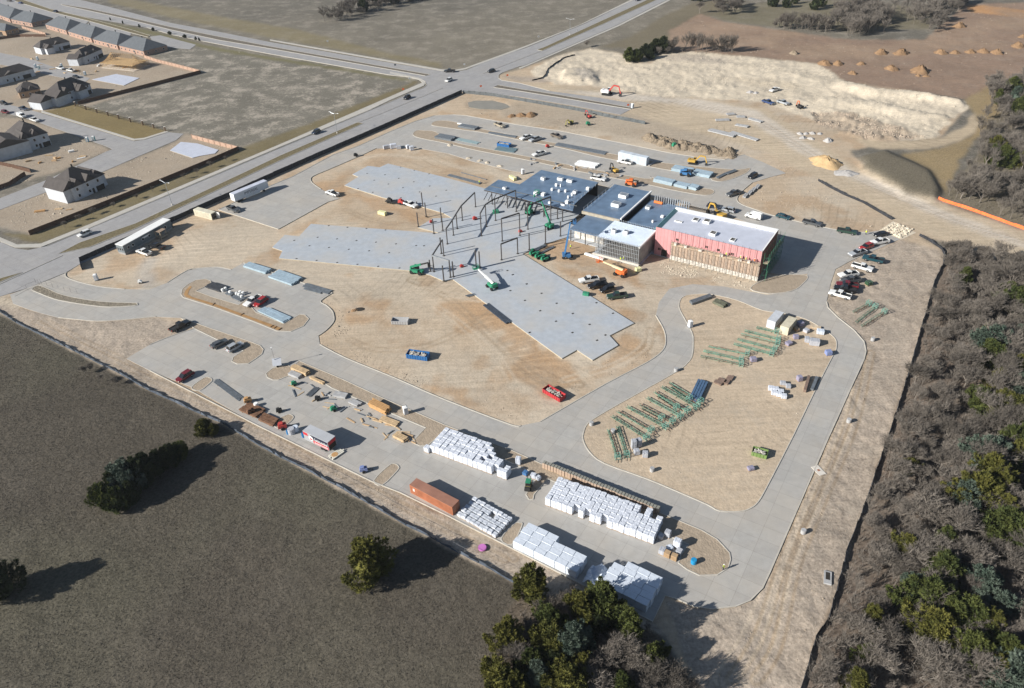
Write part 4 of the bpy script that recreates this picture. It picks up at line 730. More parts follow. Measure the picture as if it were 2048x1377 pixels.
MB().box(-.9, 1.3, .45, 2.0, .2, .15).build('tow_bar', m_trim, t); MB().box(4.1, 1.3, .55, 8, 1.6, .2).build('chassis', m_trim, t); MB().box(-1.6, 1.3, 0, .2, .2, .5).build('jack', m_trim, t)
# ================================================================ SKIPS
m_debris = M('debris', (.46, .43, .38), .9, .5, 2.2)
def skip(label, a, b, col, w_=2.3, h=1.5, l=None, full=True):
    A, rz, ln = frame2(a, b); l = l or ln; A.z = max(gz(A.x, A.y), 0)
    m = M('skip_'+str(col), col, .55, .12, .6); t = thing('dumpster', label, 'dumpster', A, rz); s_ = .06
    for (x, y, sx, sy, nm) in ((l/2, 0, l, s_, 'side_panel'), (l/2, w_, l, s_, 'side_panel'), (0, w_/2, s_, w_-s_*1.2, 'end_panel'), (l, w_/2, s_, w_-s_*1.2, 'end_gate')): MB().box(x, y, .15, sx, sy, h-.15).build(nm, m, t)
    MB().box(l/2, w_/2, .15, l-.1, w_-.1, .1).build('floor_plate', m, t)
    for k in range(int(l/.75)):
        for y in (-.07, w_+.07): MB().box(.4+k*.75, y, .2, .1, .08, h-.25).build('rib', m, t)
    for y in (-.06, w_+.06): MB().box(l/2, y, h-.08, l+.1, .14, .1).build('rim', m, t)
    for x in (.6, l-.6): MB().tube((x, .1, .12), (x, w_-.1, .12), .12, n=8).build('roller', m_trim, t)
    if full:
        mb = MB()
        for k in range(60): mb.box(rnd.uniform(.5, l-.5), rnd.uniform(.4, w_-.4), h-.5+rnd.uniform(-.2, .25), rnd.uniform(.25, .9), rnd.uniform(.15, .4), rnd.uniform(.06, .3), rnd.uniform(0, 3))
        stuff(mb.build('debris', m_debris, t))
    return t
BLU, RDD = (.03, .13, .33), (.4, .04, .045)
skip('blue open dumpster full of debris on the bare soil', (813, 718), (857, 724), BLU, 2.4, 1.6, 6.2); skip('red open dumpster full of pale rubble near the drive', (1085, 786), (1123, 808), RDD, 2.3, 1.4, 6.0)
skip('blue open dumpster on the north lot beside dark steel bundles', (994, 293.5), (1023, 298), BLU, 2.4, 1.6, 6.1); skip('grey weathered open dumpster alone on the bare soil', (783, 650), (817, 651), (.4, .4, .4), 2.2, 1.3, 5.0, False)
skip('green open dumpster at the back of the material yard', (1502, 912), (1524, 918), (.16, .24, .08), 2.0, 1.3, 3.4)
# ================================================================ PORTABLE TOILETS
def toilet(label, px, rz, col=(.55, .6, .66)):
    c = G(*px); m = M('toilet_'+str(col), col, .5, .08, .8); t = thing('portable_toilet', label, 'toilet', (c.x, c.y, max(gz(c.x, c.y), .06)), rz)
    MB().box(0, 0, 0, 1.15, 1.15, .15).build('skid', m_trim, t); MB().box(0, 0, .15, 1.1, 1.1, 2.0, tx=.97, ty=.97).build('cabin', m, t); MB().box(0, 0, 2.15, 1.16, 1.16, .18, tx=.6, ty=.6).build('roof', m_whp, t); d = MB().box(0, -.56, .25, .75, .04, 1.8).build('door', M('toilet_door', (.5, .52, .55), .5), t); MB().box(.28, -.6, 1.1, .06, .04, .18).build('handle', m_trim, d); MB().tube((.4, .4, 2.2), (.4, .4, 2.6), .05, n=6).build('vent_pipe', m_trim, t)
TL_ = (.10, .36, .5)
for lb, p, rz, col in (('pale portable toilet beside the entry drive and office area', (194, 561), .2, (.55, .6, .66)), ('white portable toilet standing in the planted strip beside the drive', (812, 828), .4, (.74, .75, .76)), ('white portable toilet on the kerb of the material yard', (1380, 655), .3, (.62, .66, .72)), ('white portable toilet behind the blue roof on bare soil', (1046, 349), .3, (.72, .74, .77)), ('pale portable toilet at the end of the closed road', (1265, 217), .4, (.6, .66, .7)), ('blue portable toilet by the street near the roofless house', (76, 121), .2, TL_), ('teal portable toilet in front of the framed house', (171, 151), .2, TL_), ('teal portable toilet beside another between two white houses', (79, 139), .3, (.03, .33, .3)), ('pale blue portable toilet paired with a teal one', (72, 136), .3, TL_), ('blue portable toilet by the corner lot', (176, 284), .2, TL_), ('teal portable toilet beside the blue one on the corner lot', (189, 282), .2, (.03, .33, .3)), ('blue portable toilet next to the parked white pickups', (124, 135), .2, TL_)): toilet(lb, p, rz, col)
# ================================================================ WRAPPED GOODS
def wrapmat(name, col, amp=.10, sc=2.6):
    m = M(name, col, .42, .07, 1.4, bump=amp, bscale=sc, spec=.45); return m
m_wrap = wrapmat('white_wrap', (.60, .63, .69)); m_wrap2 = wrapmat('white_wrap_smooth', (.58, .63, .70), .05, 1.6); m_gwrap = wrapmat('grey_wrap', (.42, .43, .46)); m_pwrap = wrapmat('purple_wrap', (.27, .25, .33)); m_bwrap = wrapmat('blue_wrap', (.2, .25, .45)); m_pal = M('pallet_wood', (.42, .29, .17), .9, .25, 1)
m_straw = M('strap', (.25, .27, .32), .6)
def palletproto(l, d, h, mat, tiers=1, jit=.03, seed=0, pallet=True):
    rr = random.Random(seed); t = thing('wrapped_pallet', 'x', 'pallet')
    if pallet:
        p = MB().box(0, 0, .1, l, d, .03).build('pallet_deck', m_pal, t)
        for y in (-d*.42, 0, d*.42): MB().box(0, y, 0, l, .1, .1).build('runner', m_pal, p)
    z = .13 if pallet else 0
    for k in range(tiers):
        hh = (h-z)/tiers*1.0 if k == tiers-1 and tiers == 1 else (h-.13)/tiers
        bm = bmesh.new(); bmesh.ops.create_cube(bm, size=1)
        for v in bm.verts: v.co = Vector((v.co.x*l*.985, v.co.y*d*.985, (v.co.z+.5)*hh+z))
        bmesh.ops.subdivide_edges(bm, edges=bm.edges[:], cuts=2, use_grid_fill=True)
        for v in bm.verts: v.co += Vector((rr.uniform(-jit, jit), rr.uniform(-jit, jit), rr.uniform(-jit, jit)))
        bmesh.ops.bevel(bm, geom=[e for e in bm.edges if e.calc_face_angle(0) > .9], offset=.05, segments=1, affect='EDGES')
        me_ = bpy.data.meshes.new('wrapped_load'); bm.to_mesh(me_); bm.free(); me_.materials.append(mat)
        for f in me_.polygons: f.use_smooth = False
        link('wrapped_load', me_, t); z += hh
    return t
def drop(o):
    for c in list(o.children_recursive): bpy.data.objects.remove(c)
    bpy.data.objects.remove(o)
RW = ('in outer aisle row', 'second row from aisle', 'third row from aisle', 'fourth row from aisle', 'fifth row from aisle', 'sixth row from aisle')
def rowlab(lab, i, j, cells):
    e = '' if i not in (0, max(c[0] for c in cells)) else (', first in line' if i == 0 else ', last in line')
    return lab+' '+RW[min(j, 5)]+e
def grid(protos, a, b, z, cells, lab, grp, du, dv, v0=0.):
    A = G(*a); B = G(*b); rz = math.atan2(B.y-A.y, B.x-A.x); e = Vector((math.cos(rz), math.sin(rz), 0)); f = Vector((-e.y, e.x, 0))
    for i, j in cells:
        p = A+e*(du*(i+.5)+rnd.uniform(-.03, .03))+f*(v0+dv*(j+.5)+rnd.uniform(-.03, .03)); p.z = z
        o = copy_tree(rnd.choice(protos), p, rz+rnd.uniform(-.015, .015), rowlab(lab, i, j, cells), grp)
pA = [palletproto(1.24, 1.14, h, m_wrap, 2, .025, k) for k, h in enumerate((2.25, 2.35, 2.3, 2.15))]
La = (G(1023, 965)-G(861, 905)).length; na = int(La/1.3)
dep = [6]*(na-6)+[5, 4, 3, 3, 2, 2]
cells = [(i, j) for i in range(na) for j in range(dep[i]) if not (i > na-7 and (i*7+j*5) % 4 == 3) and not (i in (6,) and j == 0 and False)]
grid(pA, (861, 905), (1023, 965), .065, cells, 'tall smooth white pallet opposite the orange container', 'white wrapped pallets in the first tall block', 1.3, 1.2)
pB = [palletproto(1.24, 1.14, h, m_wrap, 2, .04, 10+k) for k, h in enumerate((2.25, 2.35, 2.4))]
Lb = (G(1311, 1092)-G(1090, 1012)).length; nb = int(Lb/1.3)
cells = [(i, j) for i in range(nb) for j in range(6) if not (j == 0 and i in (5, 7, 10)) and not (i > nb-5 and j > 3 and i % 2) and not (j > 4 and i > nb-3)]
grid(pB, (1090, 1012), (1311, 1092), .065, cells, 'tall crumpled white pallet before the tan bricks', 'white wrapped pallets in the second tall block', 1.3, 1.2)
pC = [palletproto(1.12, .95, h, wrapmat('white_sack', (.52, .55, .60), .06, 2.), 1, .05, 20+k) for k, h in enumerate((.8, .9, 1.0))]
cells = [(i, j) for i in range(9) for j in range(5) if (i, j) != (5, 3)]
grid(pC, (913, 1034), (991, 1079.5), .065, cells, 'low white sacks beside orange container', 'low white sack pallets', (G(991, 1079.5)-G(913, 1034)).length/9, 1.25)
pD_ = [palletproto(2.8, 1.5, h, m_wrap2, 2, .012, 30+k, False) for k, h in enumerate((2.3, 2.26))]
def bigstack(a, b, n, d, miss, lab, grp):
    L_ = (G(*b)-G(*a)).length; A = G(*a); B = G(*b); rz = math.atan2(B.y-A.y, B.x-A.x); e = Vector((math.cos(rz), math.sin(rz), 0)); f = Vector((-e.y, e.x, 0)); du = L_/n
    for i in range(n):
        for j in range(d):
            if (i, j) in miss: continue
            p = A+e*(du*(i+.5)+(.2 if j % 2 else 0))+f*(1.5*(j+.5)); p.z = .065
            o = copy_tree(pD_[(i+j) % 2], p, rz+rnd.uniform(-.012, .012), rowlab(lab, i, j, [(0, 0), (n-1, 0)]).replace('aisle', 'verge'), grp); o.name = 'wrapped_lumber_stack'; o['category'] = 'lumber stack'; o.scale = (du/2.82, 1, 1)
bigstack((1026, 1097), (1153, 1159), 6, 4, {(3, 3), (4, 3), (5, 3)}, 'white lumber wrap by lone cedar', 'wrapped lumber stacks in the first block')
bigstack((1198, 1180), (1292, 1227), 4, 5, {(0, 4)}, 'white lumber wrap shaded by trees', 'wrapped lumber stacks in the shaded block')
tp = thing('plastic_sheet', 'torn crumpled white plastic sheet hanging at the end of the shaded lumber block', 'plastic sheet', G(1196, 1160))
bm = bmesh.new(); bmesh.ops.create_grid(bm, x_segments=12, y_segments=12, size=2.3)
for v in bm.verts: v.co.z = 1.6+.5*math.sin(v.co.x*2.3+v.co.y)+rnd.uniform(-.25, .25)-.25*max(0, -v.co.x)**1.4; v.co.z = max(v.co.z, .05)
me_ = bpy.data.meshes.new('sheet'); bm.to_mesh(me_); bm.free(); me_.materials.append(m_wrap2); o_ = link('sheet', me_, tp, (0, 0, .06), SD); md = o_.modifiers.new('thickness', 'SOLIDIFY'); md.thickness = .03
for o in pA+pB+pC+pD_: drop(o)
# tan brick cubes in a line on the planting strip
t0 = thing('brick_pallet', 'tan brick cube with grey top standing in the long line on the planting strip', 'brick pallet', group='tan brick cubes in the long line')
m_bt = M('brick_top', (.23, .23, .2), .9, .3, 3)
MB().box(0, 0, 0, .62, 1.05, .1).build('pallet_deck', m_pal, t0); MB().box(0, 0, .1, .63, 1.05, .72).build('brick_cube', m_brick, t0); MB().box(0, 0, .86, .6, 1.0, .7).build('brick_cube', m_brick, t0); MB().box(0, 0, 1.56, .58, .98, .05).build('paper_cover', m_bt, t0); MB().box(0, 0, .82, .6, 1.0, .04).build('spacer_board', m_pal, t0)
A = G(1084, 937); B = G(1316, 1031); nbk = int((B-A).length/.72); rz = math.atan2(B.y-A.y, B.x-A.x); kids(t0)
for k in range(nbk):
    p = A+(B-A)*((k+.5)/nbk)+Vector((-math.sin(rz), math.cos(rz), 0))*(.6+rnd.uniform(-.08, .08)); p.z = .14
    o = copy_tree(t0, p, rz+rnd.uniform(-.04, .04), None if 0 < k < nbk-1 else ('end tan brick cube of the long line, nearest the forklift' if k == 0 else 'end tan brick cube of the long line, nearest the round island')); o.scale = (1, 1, rnd.choice((1, 1, 1, .98)))
drop(t0)
# single pallets and boxes
def crate(label, px, sx, sy, h, mat, rz=0., name='wrapped_pallet', cat='pallet', z=None, lid=None):
    c = G(*px); z0 = max(gz(c.x, c.y), .065) if z is None else z
    t = thing(name, label, cat, (c.x, c.y, z0), rz); p = MB()
    MB().box(0, 0, 0, sx, sy, .1).build('pallet_deck', m_pal, t)
    bm = bmesh.new(); bmesh.ops.create_cube(bm, size=1)
    for v in bm.verts: v.co = Vector((v.co.x*sx, v.co.y*sy, (v.co.z+.5)*(h-.1)+.1))
    bmesh.ops.bevel(bm, geom=bm.edges[:], offset=min(.08, h*.12), segments=2, affect='EDGES')
    me_ = bpy.data.meshes.new('load'); bm.to_mesh(me_); bm.free(); me_.materials.append(mat); link('load', me_, t)
    for x in (-sx*.25, sx*.25): MB().box(x, 0, .1, .05, sy+.02, h-.09).build('strap', m_straw, t)
    return t
YZ = .1
for lb, p, sx, sy, h, m, rz in (
    ('single white wrapped pallet on bare timber in front of the first tall block', (856, 903), 1.5, 1.3, 1.5, m_wrap, SD),
    ('tallest grey wrapped block pallet in the yard by the curved kerb', (1267, 897), 1.2, 1.2, 2.6, m_gwrap, .1), ('grey wrapped block pallet right behind the tallest one', (1277, 893), 1.2, 1.2, 2.3, m_gwrap, .3), ('low grey block pallet in front of the tallest grey pallet', (1273, 909), 1.3, 1.2, 1.4, m_gwrap, .2), ('separate grey block pallet casting a long shadow in the yard', (1290, 914), 1.3, 1.2, 1.5, m_gwrap, -.2),
    ('purple wrapped pallet alone beside the green truss group', (1506, 723), 1.6, 1.4, 1.2, m_pwrap, .1), ('blue wrapped pallet on the kerb of the east drive', (1656, 710), 1.6, 1.5, 1.3, m_bwrap, .1), ('purple flat pallet between trusses and silver crates', (1577, 690), 1.8, 1.5, .9, m_pwrap, .5), ('purple wrapped pallet beside the cream container', (1600, 652), 1.7, 1.5, 1.3, m_pwrap, .3), ('dark purple pallet in front of the silver wrapped crate', (1591, 678), 1.4, 1.3, 1.2, m_pwrap, 0.), ('large silver wrapped crate in the crowded yard corner', (1628, 690), 2.6, 1.8, 1.7, m_gwrap, -.3), ('smaller silver crate next to the large one in the yard corner', (1613, 684), 1.2, 1.6, 1.4, m_gwrap, -.3), ('white wrapped bundle behind the silver crates', (1640, 668), 2.0, 1.5, 1.3, m_wrap2, -.3), ('brown timber pile pallet beside purple pallets', (1592, 662), 1.2, 1.6, 1.0, m_pal, .2), ('tan board pallet at the kerb of the yard corner', (1632, 657), 2.6, 1.2, .6, m_plank, -.4), ('grey block pallet behind the cream container', (1612, 665), 1.4, 1.4, 1.0, m_gwrap, .6),
    ('grey brick pallet at the back edge of the yard', (1501, 940), 1.5, 1.2, .8, m_pwrap, .2), ('pale pallet of paving blocks near the yard edge', (1565, 770), 1.4, 1.1, 1.0, m_gwrap, -.2), ('grey pallet behind the white block pallets', (1576, 776), 1.2, 1.2, 1.0, m_gwrap, -.2), ('lavender wrapped pallet by the steel rack at the yard edge', (1598, 762), 1.3, 1.3, 1.5, m_pwrap, .2),
    ('grey crumpled pallet beside the second tall block end', (1324, 1107), 1.2, 1.3, 1.4, m_gwrap, SD), ('grey wrapped pallet standing in the strip behind the second tall block', (1335, 1073), 1.2, 1.2, 1.6, m_gwrap, SD), ('white tall wrapped pallet with folded top near the round island', (1354, 1094), 1.5, 1.3, 2.1, m_wrap, SD), ('half empty blue white wrapped pallet beside the timber pallets', (1339, 1099), 1.2, 1.2, .8, m_wrap2, .3), ('pale wrapped pallet next to stacked bare pallets', (1358, 1107), 1.3, 1.2, 1.0, m_gwrap, .9), ('small pale blue wrapped pallet in shade behind tall pallets', (1321, 1077), 1.1, 1.1, 1.1, m_gwrap, SD), ('blue plastic wrapped pallet in shade of the first tall block', (1051, 950), 1.1, 1.1, 1.0, wrapmat('deep_blue_wrap', (.05, .16, .35)), SD), ('white wrapped pallet in front of the forklift', (1067, 956), 1.2, 1.0, 1.2, m_wrap, SD+.2), ('white wrapped pallet right of the forklift load', (1077, 960), 1.0, 1.0, 1.0, m_wrap, SD-.2), ('white wrapped pallet of a leaning pair behind the first tall block', (1037, 928), 1.2, 1.1, 2.0, m_wrap, SD+.3),
    ('white and yellow insulation pack on bare soil beside the slab', (765, 430), 3.3, 1.5, 1.4, M('yellow_pack', (.72, .7, .38), .6, .25, .5), -.5), ('yellow and white insulation bundle behind the blue roof wing', (1026, 359), 1.5, 4.0, 1.2, M('yellow_pack', (.72, .7, .38)), .5), ('white pallet with yellow base near the stud framed room', (1276, 543), 1.8, 1.4, 1.3, M('yellow_pack', (.72, .7, .38)), .3),
    ('white rolls pallet near the parked trailer bend', (824, 301), 1.8, 1.4, 1.9, m_wrap, .3), ('white bulk bag pallet beside the forked stands', (816, 298), 1.4, 1.3, 1.7, m_wrap, .5), ('grey crate heap at the north drive corner', (773, 298), 2.8, 1.6, 1.6, m_gwrap, .4), ('white crate heap beside grey crates at the drive corner', (787, 297), 2.8, 1.8, 2.0, m_wrap, .3), ('pale crate at the end of the crate heap', (798, 298), 2.0, 1.5, 1.3, m_gwrap, .1),
    ('small green generator cart on the slab edge', (1172, 592), 2.0, 1.3, 1.2, M('machine_green', (.03, .22, .12), .5, .1, 1), -.4), ('green wheeled tool box on the central slab', (992, 428), 2.2, 1.4, 1.5, M('machine_green', (.02, .26, .13)), .2),
    ('dark green covered cart on the concrete pad by the parked pickups', (1737, 570), 2.0, 1.6, 1.2, M('tarp_green', (.03, .07, .035), .8, .2, 1), .3)): crate(lb, p, sx, sy, h, m, rz)
for k, (x, y) in enumerate(((1541, 781), (1551, 783), (1561, 788), (1547, 790), (1557, 793), (1567, 797))):
    o = crate('white paving block pallet in the small low stack at the yard edge', (x, y), 1.35, 1.2, 1.15, m_wrap, -.25, 'block_pallet', 'pallet', YZ); o['group'] = 'white block pallets at the yard edge'
pp = thing('pallet_stack', 'stack of bare wooden pallets beside the pale wrapped pallet', 'pallets', tuple(G(1341, 1116).xy)+(.065,), SD)
for c_ in (-.75, .75):
    for k in range(9):
        q = MB().box(c_, 0, k*.15+.1, 1.2, 1.0, .03, rnd.uniform(-.04, .04)).build('pallet', m_pal, pp)
        for y in (-.42, 0, .42): MB().box(c_, y, k*.15, 1.2, .09, .1).build('runner', m_pal, q)
# ================================================================ SCAFFOLD PLATFORM TRUSSES
m_gt = M('truss_green', (.12, .23, .17), .6, .45, .5, var2=.3); m_tb = M('truss_brown', (.22, .14, .10), .8, .3, .6)
def truss(a, b, lab, grp, hgt=.55, z=YZ):
    A, rz, l = frame2(a, b); A.z = z; t = thing('platform_truss', lab, 'scaffold truss', A, rz, grp); sp = .75
    for y in (-sp/2, sp/2): MB().beam((0, y, hgt), (l, y, hgt), .1, .1).build('chord', m_gt if rnd.random() < .75 else m_tb, t)
    MB().beam((0, 0, .12), (l, 0, .12), .09).build('lower_chord', m_gt, t)
    n = max(5, int(l/1.15)); mb = MB()
    for k in range(n):
        x0, x1 = l*k/n, l*(k+1)/n; s = 1 if k % 2 else -1
        mb.beam((x0, -s*sp/2, hgt), (x1, s*sp/2, hgt), .07); mb.beam((x0, sp/2, hgt), ((x0+x1)/2, 0, .12), .06); mb.beam((x0, -sp/2, hgt), ((x0+x1)/2, 0, .12), .06)
    stuff(mb.build('lattice', m_gt, t))
    for k in range(3): MB().beam((l*(.15+.33*k), -.6, .05), (l*(.15+.33*k), .6, .05), .1, .1).build('ground_skid', m_tb, t)
    ef = MB(); 
    for x in (l-.1, l+.9):
        for y in (-.6, .6): ef.beam((x, y, 0), (x, y, 1.5), .09)
    for z_ in (.25, .9, 1.45):
        for y in (-.6, .6): ef.beam((l-.1, y, z_), (l+.9, y, z_), .08)
        for x in (l-.1, l+.9): ef.beam((x, -.6, z_), (x, .6, z_), .08)
    ef.beam((l-.1, -.6, .2), (l+.9, .6, 1.4), .07); ef.build('end_frame', M('frame_mint', (.16, .33, .27), .5, .3, 1), t)
    for y in (-.4, .4): MB().beam((l+.9, y, .3), (l+1.9, y, .15), .08).build('stabiliser', m_tb, t)
    return t
T1 = [((1336, 769), (1398, 806)), ((1322, 777), (1390, 816)), ((1308, 787), (1372, 824)), ((1293, 799), (1358, 835)), ((1277, 812), (1342, 845)), ((1253, 817), (1328, 856)), ((1234.6, 826), (1299, 863)), ((1223, 836), (1290, 878))]
for a, b in T1: truss(a, b, 'green scaffold truss lying in the long comb row beside the drive', 'green trusses in the comb row')
for a, b in T1[:6:2]: truss((a[0]+5, a[1]+7), (b[0]-22, b[1]-6), 'rusty green scaffold truss between two of the comb row', 'spare trusses within the comb row', .4)
truss((1217, 862), (1234, 916), 'green scaffold truss set crosswise nearest the curved kerb', None); truss((1234.6, 855.5), (1252, 912), 'green scaffold truss set crosswise beside grey block pallets', None)
for a, b in (((1400.5, 716), (1479, 732)), ((1406, 705), (1479, 722)), ((1416.7, 695.5), (1491, 710.5)), ((1466.5, 691), (1540, 710.5)), ((1474, 681.6), (1546, 701)), ((1481, 672), (1552, 690)), ((1488.5, 664.7), (1553, 681)), ((1512, 658), (1550, 667))): truss(a, b, 'green scaffold truss in the group beside the storage containers', 'green trusses by the containers')
for a, b in (((1706, 627), (1735, 611.5)), ((1712, 647), (1748, 618)), ((1723, 655), (1766, 628))): truss(a, b, 'green scaffold truss beside the tight row of pickups', 'green trusses by the pickups', .5, 0.)
# ================================================================ STEEL AND TIMBER BUNDLES
m_deck = M('blue_deck', (.42, .53, .60), .4, .15, .8, metal=.3); m_joist = M('joist_steel', (.17, .19, .21), .5, .25, 1, metal=.3); m_lum = M('lumber', (.48, .35, .21), .85, .25, 1.2); m_lumo = M('lumber_orange', (.46, .27, .12), .85, .2, 1.2); m_conr = M('grey_block', (.36, .36, .36), .9, .2, 1)
m_boomless = M('pale_slats', (.6, .58, .5), .7, .2, 1)
def bundle(name, label, a, b, n, w_, h, mat, tiers=1, cat='steel bundle', z=None, gap=.12):
    A, rz, l = frame2(a, b); z0 = max(gz(A.x, A.y), .065) if z is None else z; A.z = z0; t = thing(name, label, cat, A, rz)
    for x in (l*.2, l*.8): MB().box(x, n*w_/2, 0, .12, n*w_+.2, .1).build('dunnage', m_pal, t)
    for k in range(n):
        for q in range(tiers): MB().box(l/2+rnd.uniform(-.25, .25), w_*(k+.5), .1+q*h, l, w_-gap, h*.93, rnd.uniform(-.006, .006)).build('piece', mat, t)
    return t
B_ = bundle
B_('deck_bundle', 'pale blue steel deck bundle at the corner of the west lot', (487, 536), (531, 550), 4, .75, .25, m_deck, 3); B_('deck_bundle', 'widest pale blue steel deck bundle at the west lot edge', (537, 557), (583, 573), 6, .85, .22, m_deck, 3); B_('deck_bundle', 'pale blue steel deck bundle beside the bright red car', (516, 625), (566, 648), 4, .7, .22, m_deck, 2); B_('deck_bundle', 'short pale blue deck bundle with dark pieces beside the island', (532, 622), (578, 642), 2, .7, .2, m_deck, 2)
B_('joist_bundle', 'dark steel joist bundle at the narrow end of the west lot', (604, 575), (655, 590), 5, .5, .2, m_joist, 1); B_('joist_bundle', 'second dark joist bundle crossing the west lot corner', (606, 580), (640, 589), 3, .5, .25, m_joist, 1)
B_('pipe_bundle', 'black pipe bundle on the west island side', (411, 577), (440, 586), 8, .42, .2, M('black_pipe', (.05, .053, .06), .5, .2, 1), 3, 'pipes'); B_('pipe_bundle', 'dark pipe bundle beside small white drums', (462, 597), (480, 605), 5, .45, .18, m_joist, 2, 'pipes'); B_('pipe_bundle', 'dark grey pipe heap between the drums and the black pipes', (450, 590), (462, 594), 4, .45, .2, m_joist, 2, 'pipes')
B_('beam_bundle', 'dark steel beams laid along the edge of the long slab', (966, 613), (1012, 650), 4, .55, .28, M('dark_beam', (.08, .095, .12), .5, .2, 1, metal=.3), 1); B_('beam_bundle', 'short dark steel plates at the slab edge near the boom lift', (934, 596), (952, 592), 3, .4, .2, m_joist, 1); B_('beam_bundle', 'grey steel beams on soil behind the three green machines', (1066, 507), (1094, 493), 3, .5, .2, m_joist, 1); B_('beam_bundle', 'long grey steel beam beside the grey steel beams', (1075, 513), (1110, 496), 2, .5, .22, m_joist, 1)
B_('pipe_bundle', 'long white pipe lying in front of the stud framed room', (1168, 511), (1205, 522.5), 1, .9, .7, m_whp, 1, 'pipe'); B_('joist_bundle', 'wide dark joist stack on the north lot', (869, 278), (902, 284), 7, .7, .28, m_joist, 3); B_('joist_bundle', 'dark joist stack under the white pipe on the north lot', (916, 256), (950, 262), 4, .9, .3, m_joist, 3); B_('pipe_bundle', 'white pipe on top end of the north lot joists', (914, 249), (936, 252.5), 1, .7, .5, m_whp, 1, 'pipe'); B_('deck_bundle', 'flat teal grey deck sheets beside the wide joist stack', (910, 281), (953, 290), 3, 1.0, .15, M('teal_sheet', (.25, .33, .34), .5, .1, 1)); B_('joist_bundle', 'dark ribbed joists beside the blue dumpster', (988, 301), (1027, 306.5), 6, .8, .25, M('joist_teal', (.13, .19, .21), .5, .2, 1), 1); B_('joist_bundle', 'grey ladder joists along the planted strip', (975, 268), (1030, 277), 3, .8, .2, m_joist); B_('joist_bundle', 'longest dark joists along the north strip behind pickups', (1108, 292), (1208, 311), 5, .75, .22, m_joist)
B_('beam_bundle', 'dark flat beams on bare soil beyond the slab wing', (894, 353), (958, 370), 3, .7, .15, m_joist); B_('beam_bundle', 'thin dark beams parallel to the flat beams on bare soil', (922, 347), (972, 361), 1, .5, .2, m_joist); B_('pipe_bundle', 'bright white pipe stack on the north strip', (1150, 331), (1190, 338), 5, .9, .35, M('bright_pvc', (.85, .85, .83), .5), 2, 'pipes', gap=.05)
B_('deck_bundle', 'pale steel deck stack behind the blue telehandler', (1342, 343), (1380, 350), 5, .9, .3, m_deck, 4); B_('deck_bundle', 'pale steel deck stack right of the blue telehandler', (1383, 351), (1418, 358), 5, .9, .3, m_deck, 4); B_('deck_bundle', 'pale deck bundle with leaning lids on the north strip', (1306, 365), (1343, 373.5), 4, .9, .35, m_deck, 4); B_('deck_bundle', 'pale deck bundle near the strip end behind the roofs', (1347, 374), (1373, 380), 4, .9, .35, m_deck, 3); B_('deck_bundle', 'last pale deck bundle at the rounded strip end', (1376, 379), (1392, 383), 4, .9, .35, m_deck, 3)
B_('beam_bundle', 'grey beam stack on the island by the black car', (1437, 359), (1455, 350), 3, .5, .4, m_joist); B_('beam_bundle', 'short dark beams on the island beside the beam stack', (1456, 351), (1475, 344), 3, .6, .5, m_joist); B_('beam_bundle', 'grey pipe sections along the end of the closed lot', (1300, 333), (1318, 323), 2, .5, .3, m_conr)
B_('pipe_bundle', 'long row of grey pipes on the haul road side', (1414, 263.5), (1465, 276), 3, 1.2, .5, m_conr, 1, 'pipes'); B_('pipe_bundle', 'second row of grey pipes on the haul road side', (1458, 267), (1511, 283.5), 3, .9, .4, m_conr, 1, 'pipes')
for lb, a, b in (('grey concrete pipe nearest the haul road fence', (1455, 232.5), (1470, 231)), ('pale pipe pile beside grey concrete pipes', (1433, 244), (1460, 243)), ('grey pipe pile with small white blocks', (1473, 237), (1490, 237)), ('pale pipes in the middle of the haul road pile', (1470, 253), (1495, 257)), ('grey pipe pile nearest the blue pickup', (1495, 240), (1520, 247))): B_('pipe_bundle', lb, a, b, 3, .8, .5, m_conr, 1, 'pipes')
B_('lumber_stack', 'orange brown lumber stack on the planted strip of the south lot', (737, 815), (771, 832), 5, .45, .28, m_lumo, 5, 'lumber'); B_('lumber_stack', 'pale lumber stack beside the solar trailer', (582, 742), (612, 755), 4, .45, .28, m_lum, 4, 'lumber'); B_('lumber_stack', 'long pale timber on blocks beside the strip', (619, 759), (646, 771), 2, .4, .3, m_lum, 2, 'lumber'); B_('lumber_stack', 'small tan lumber pile on the open south lot', (786, 877), (808, 888), 4, .45, .25, m_lum, 3, 'lumber'); B_('lumber_stack', 'flat lumber and boards beside the orange lumber stack', (757, 843), (790, 856), 4, .5, .2, m_lum, 2, 'lumber'); B_('lumber_stack', 'rusty plates pile at the front of the south lot', (478, 823), (512, 838), 4, .9, .25, M('rust_plate', (.16, .085, .05), .9, .4, 1), 2, 'plates'); B_('lumber_stack', 'brown boards beside the rounded front island', (516, 842), (545, 855), 3, .9, .3, M('rust_plate', (.16, .085, .05)), 2, 'boards')
B_('rebar_bundle', 'black rebar bundle fanned across the south lot', (622, 795), (640, 778), 7, .25, .12, m_joist, 1, 'rebar'); B_('rebar_bundle', 'long bent rebar lying along the front kerb', (425, 765), (476, 803), 5, .35, .1, m_joist, 1, 'rebar'); B_('board_stack', 'grey form panels on the planted strip edge', (665, 795), (690, 800), 2, 1.0, .3, m_conr, 2, 'panels'); B_('board_stack', 'grey precast blocks beside timber on the south lot', (697, 808), (715, 816), 2, .9, .5, m_conr, 1, 'blocks'); B_('board_stack', 'pale panels beside the lumber by the solar trailer', (576, 752), (596, 760), 2, .9, .35, m_conr, 2, 'panels')
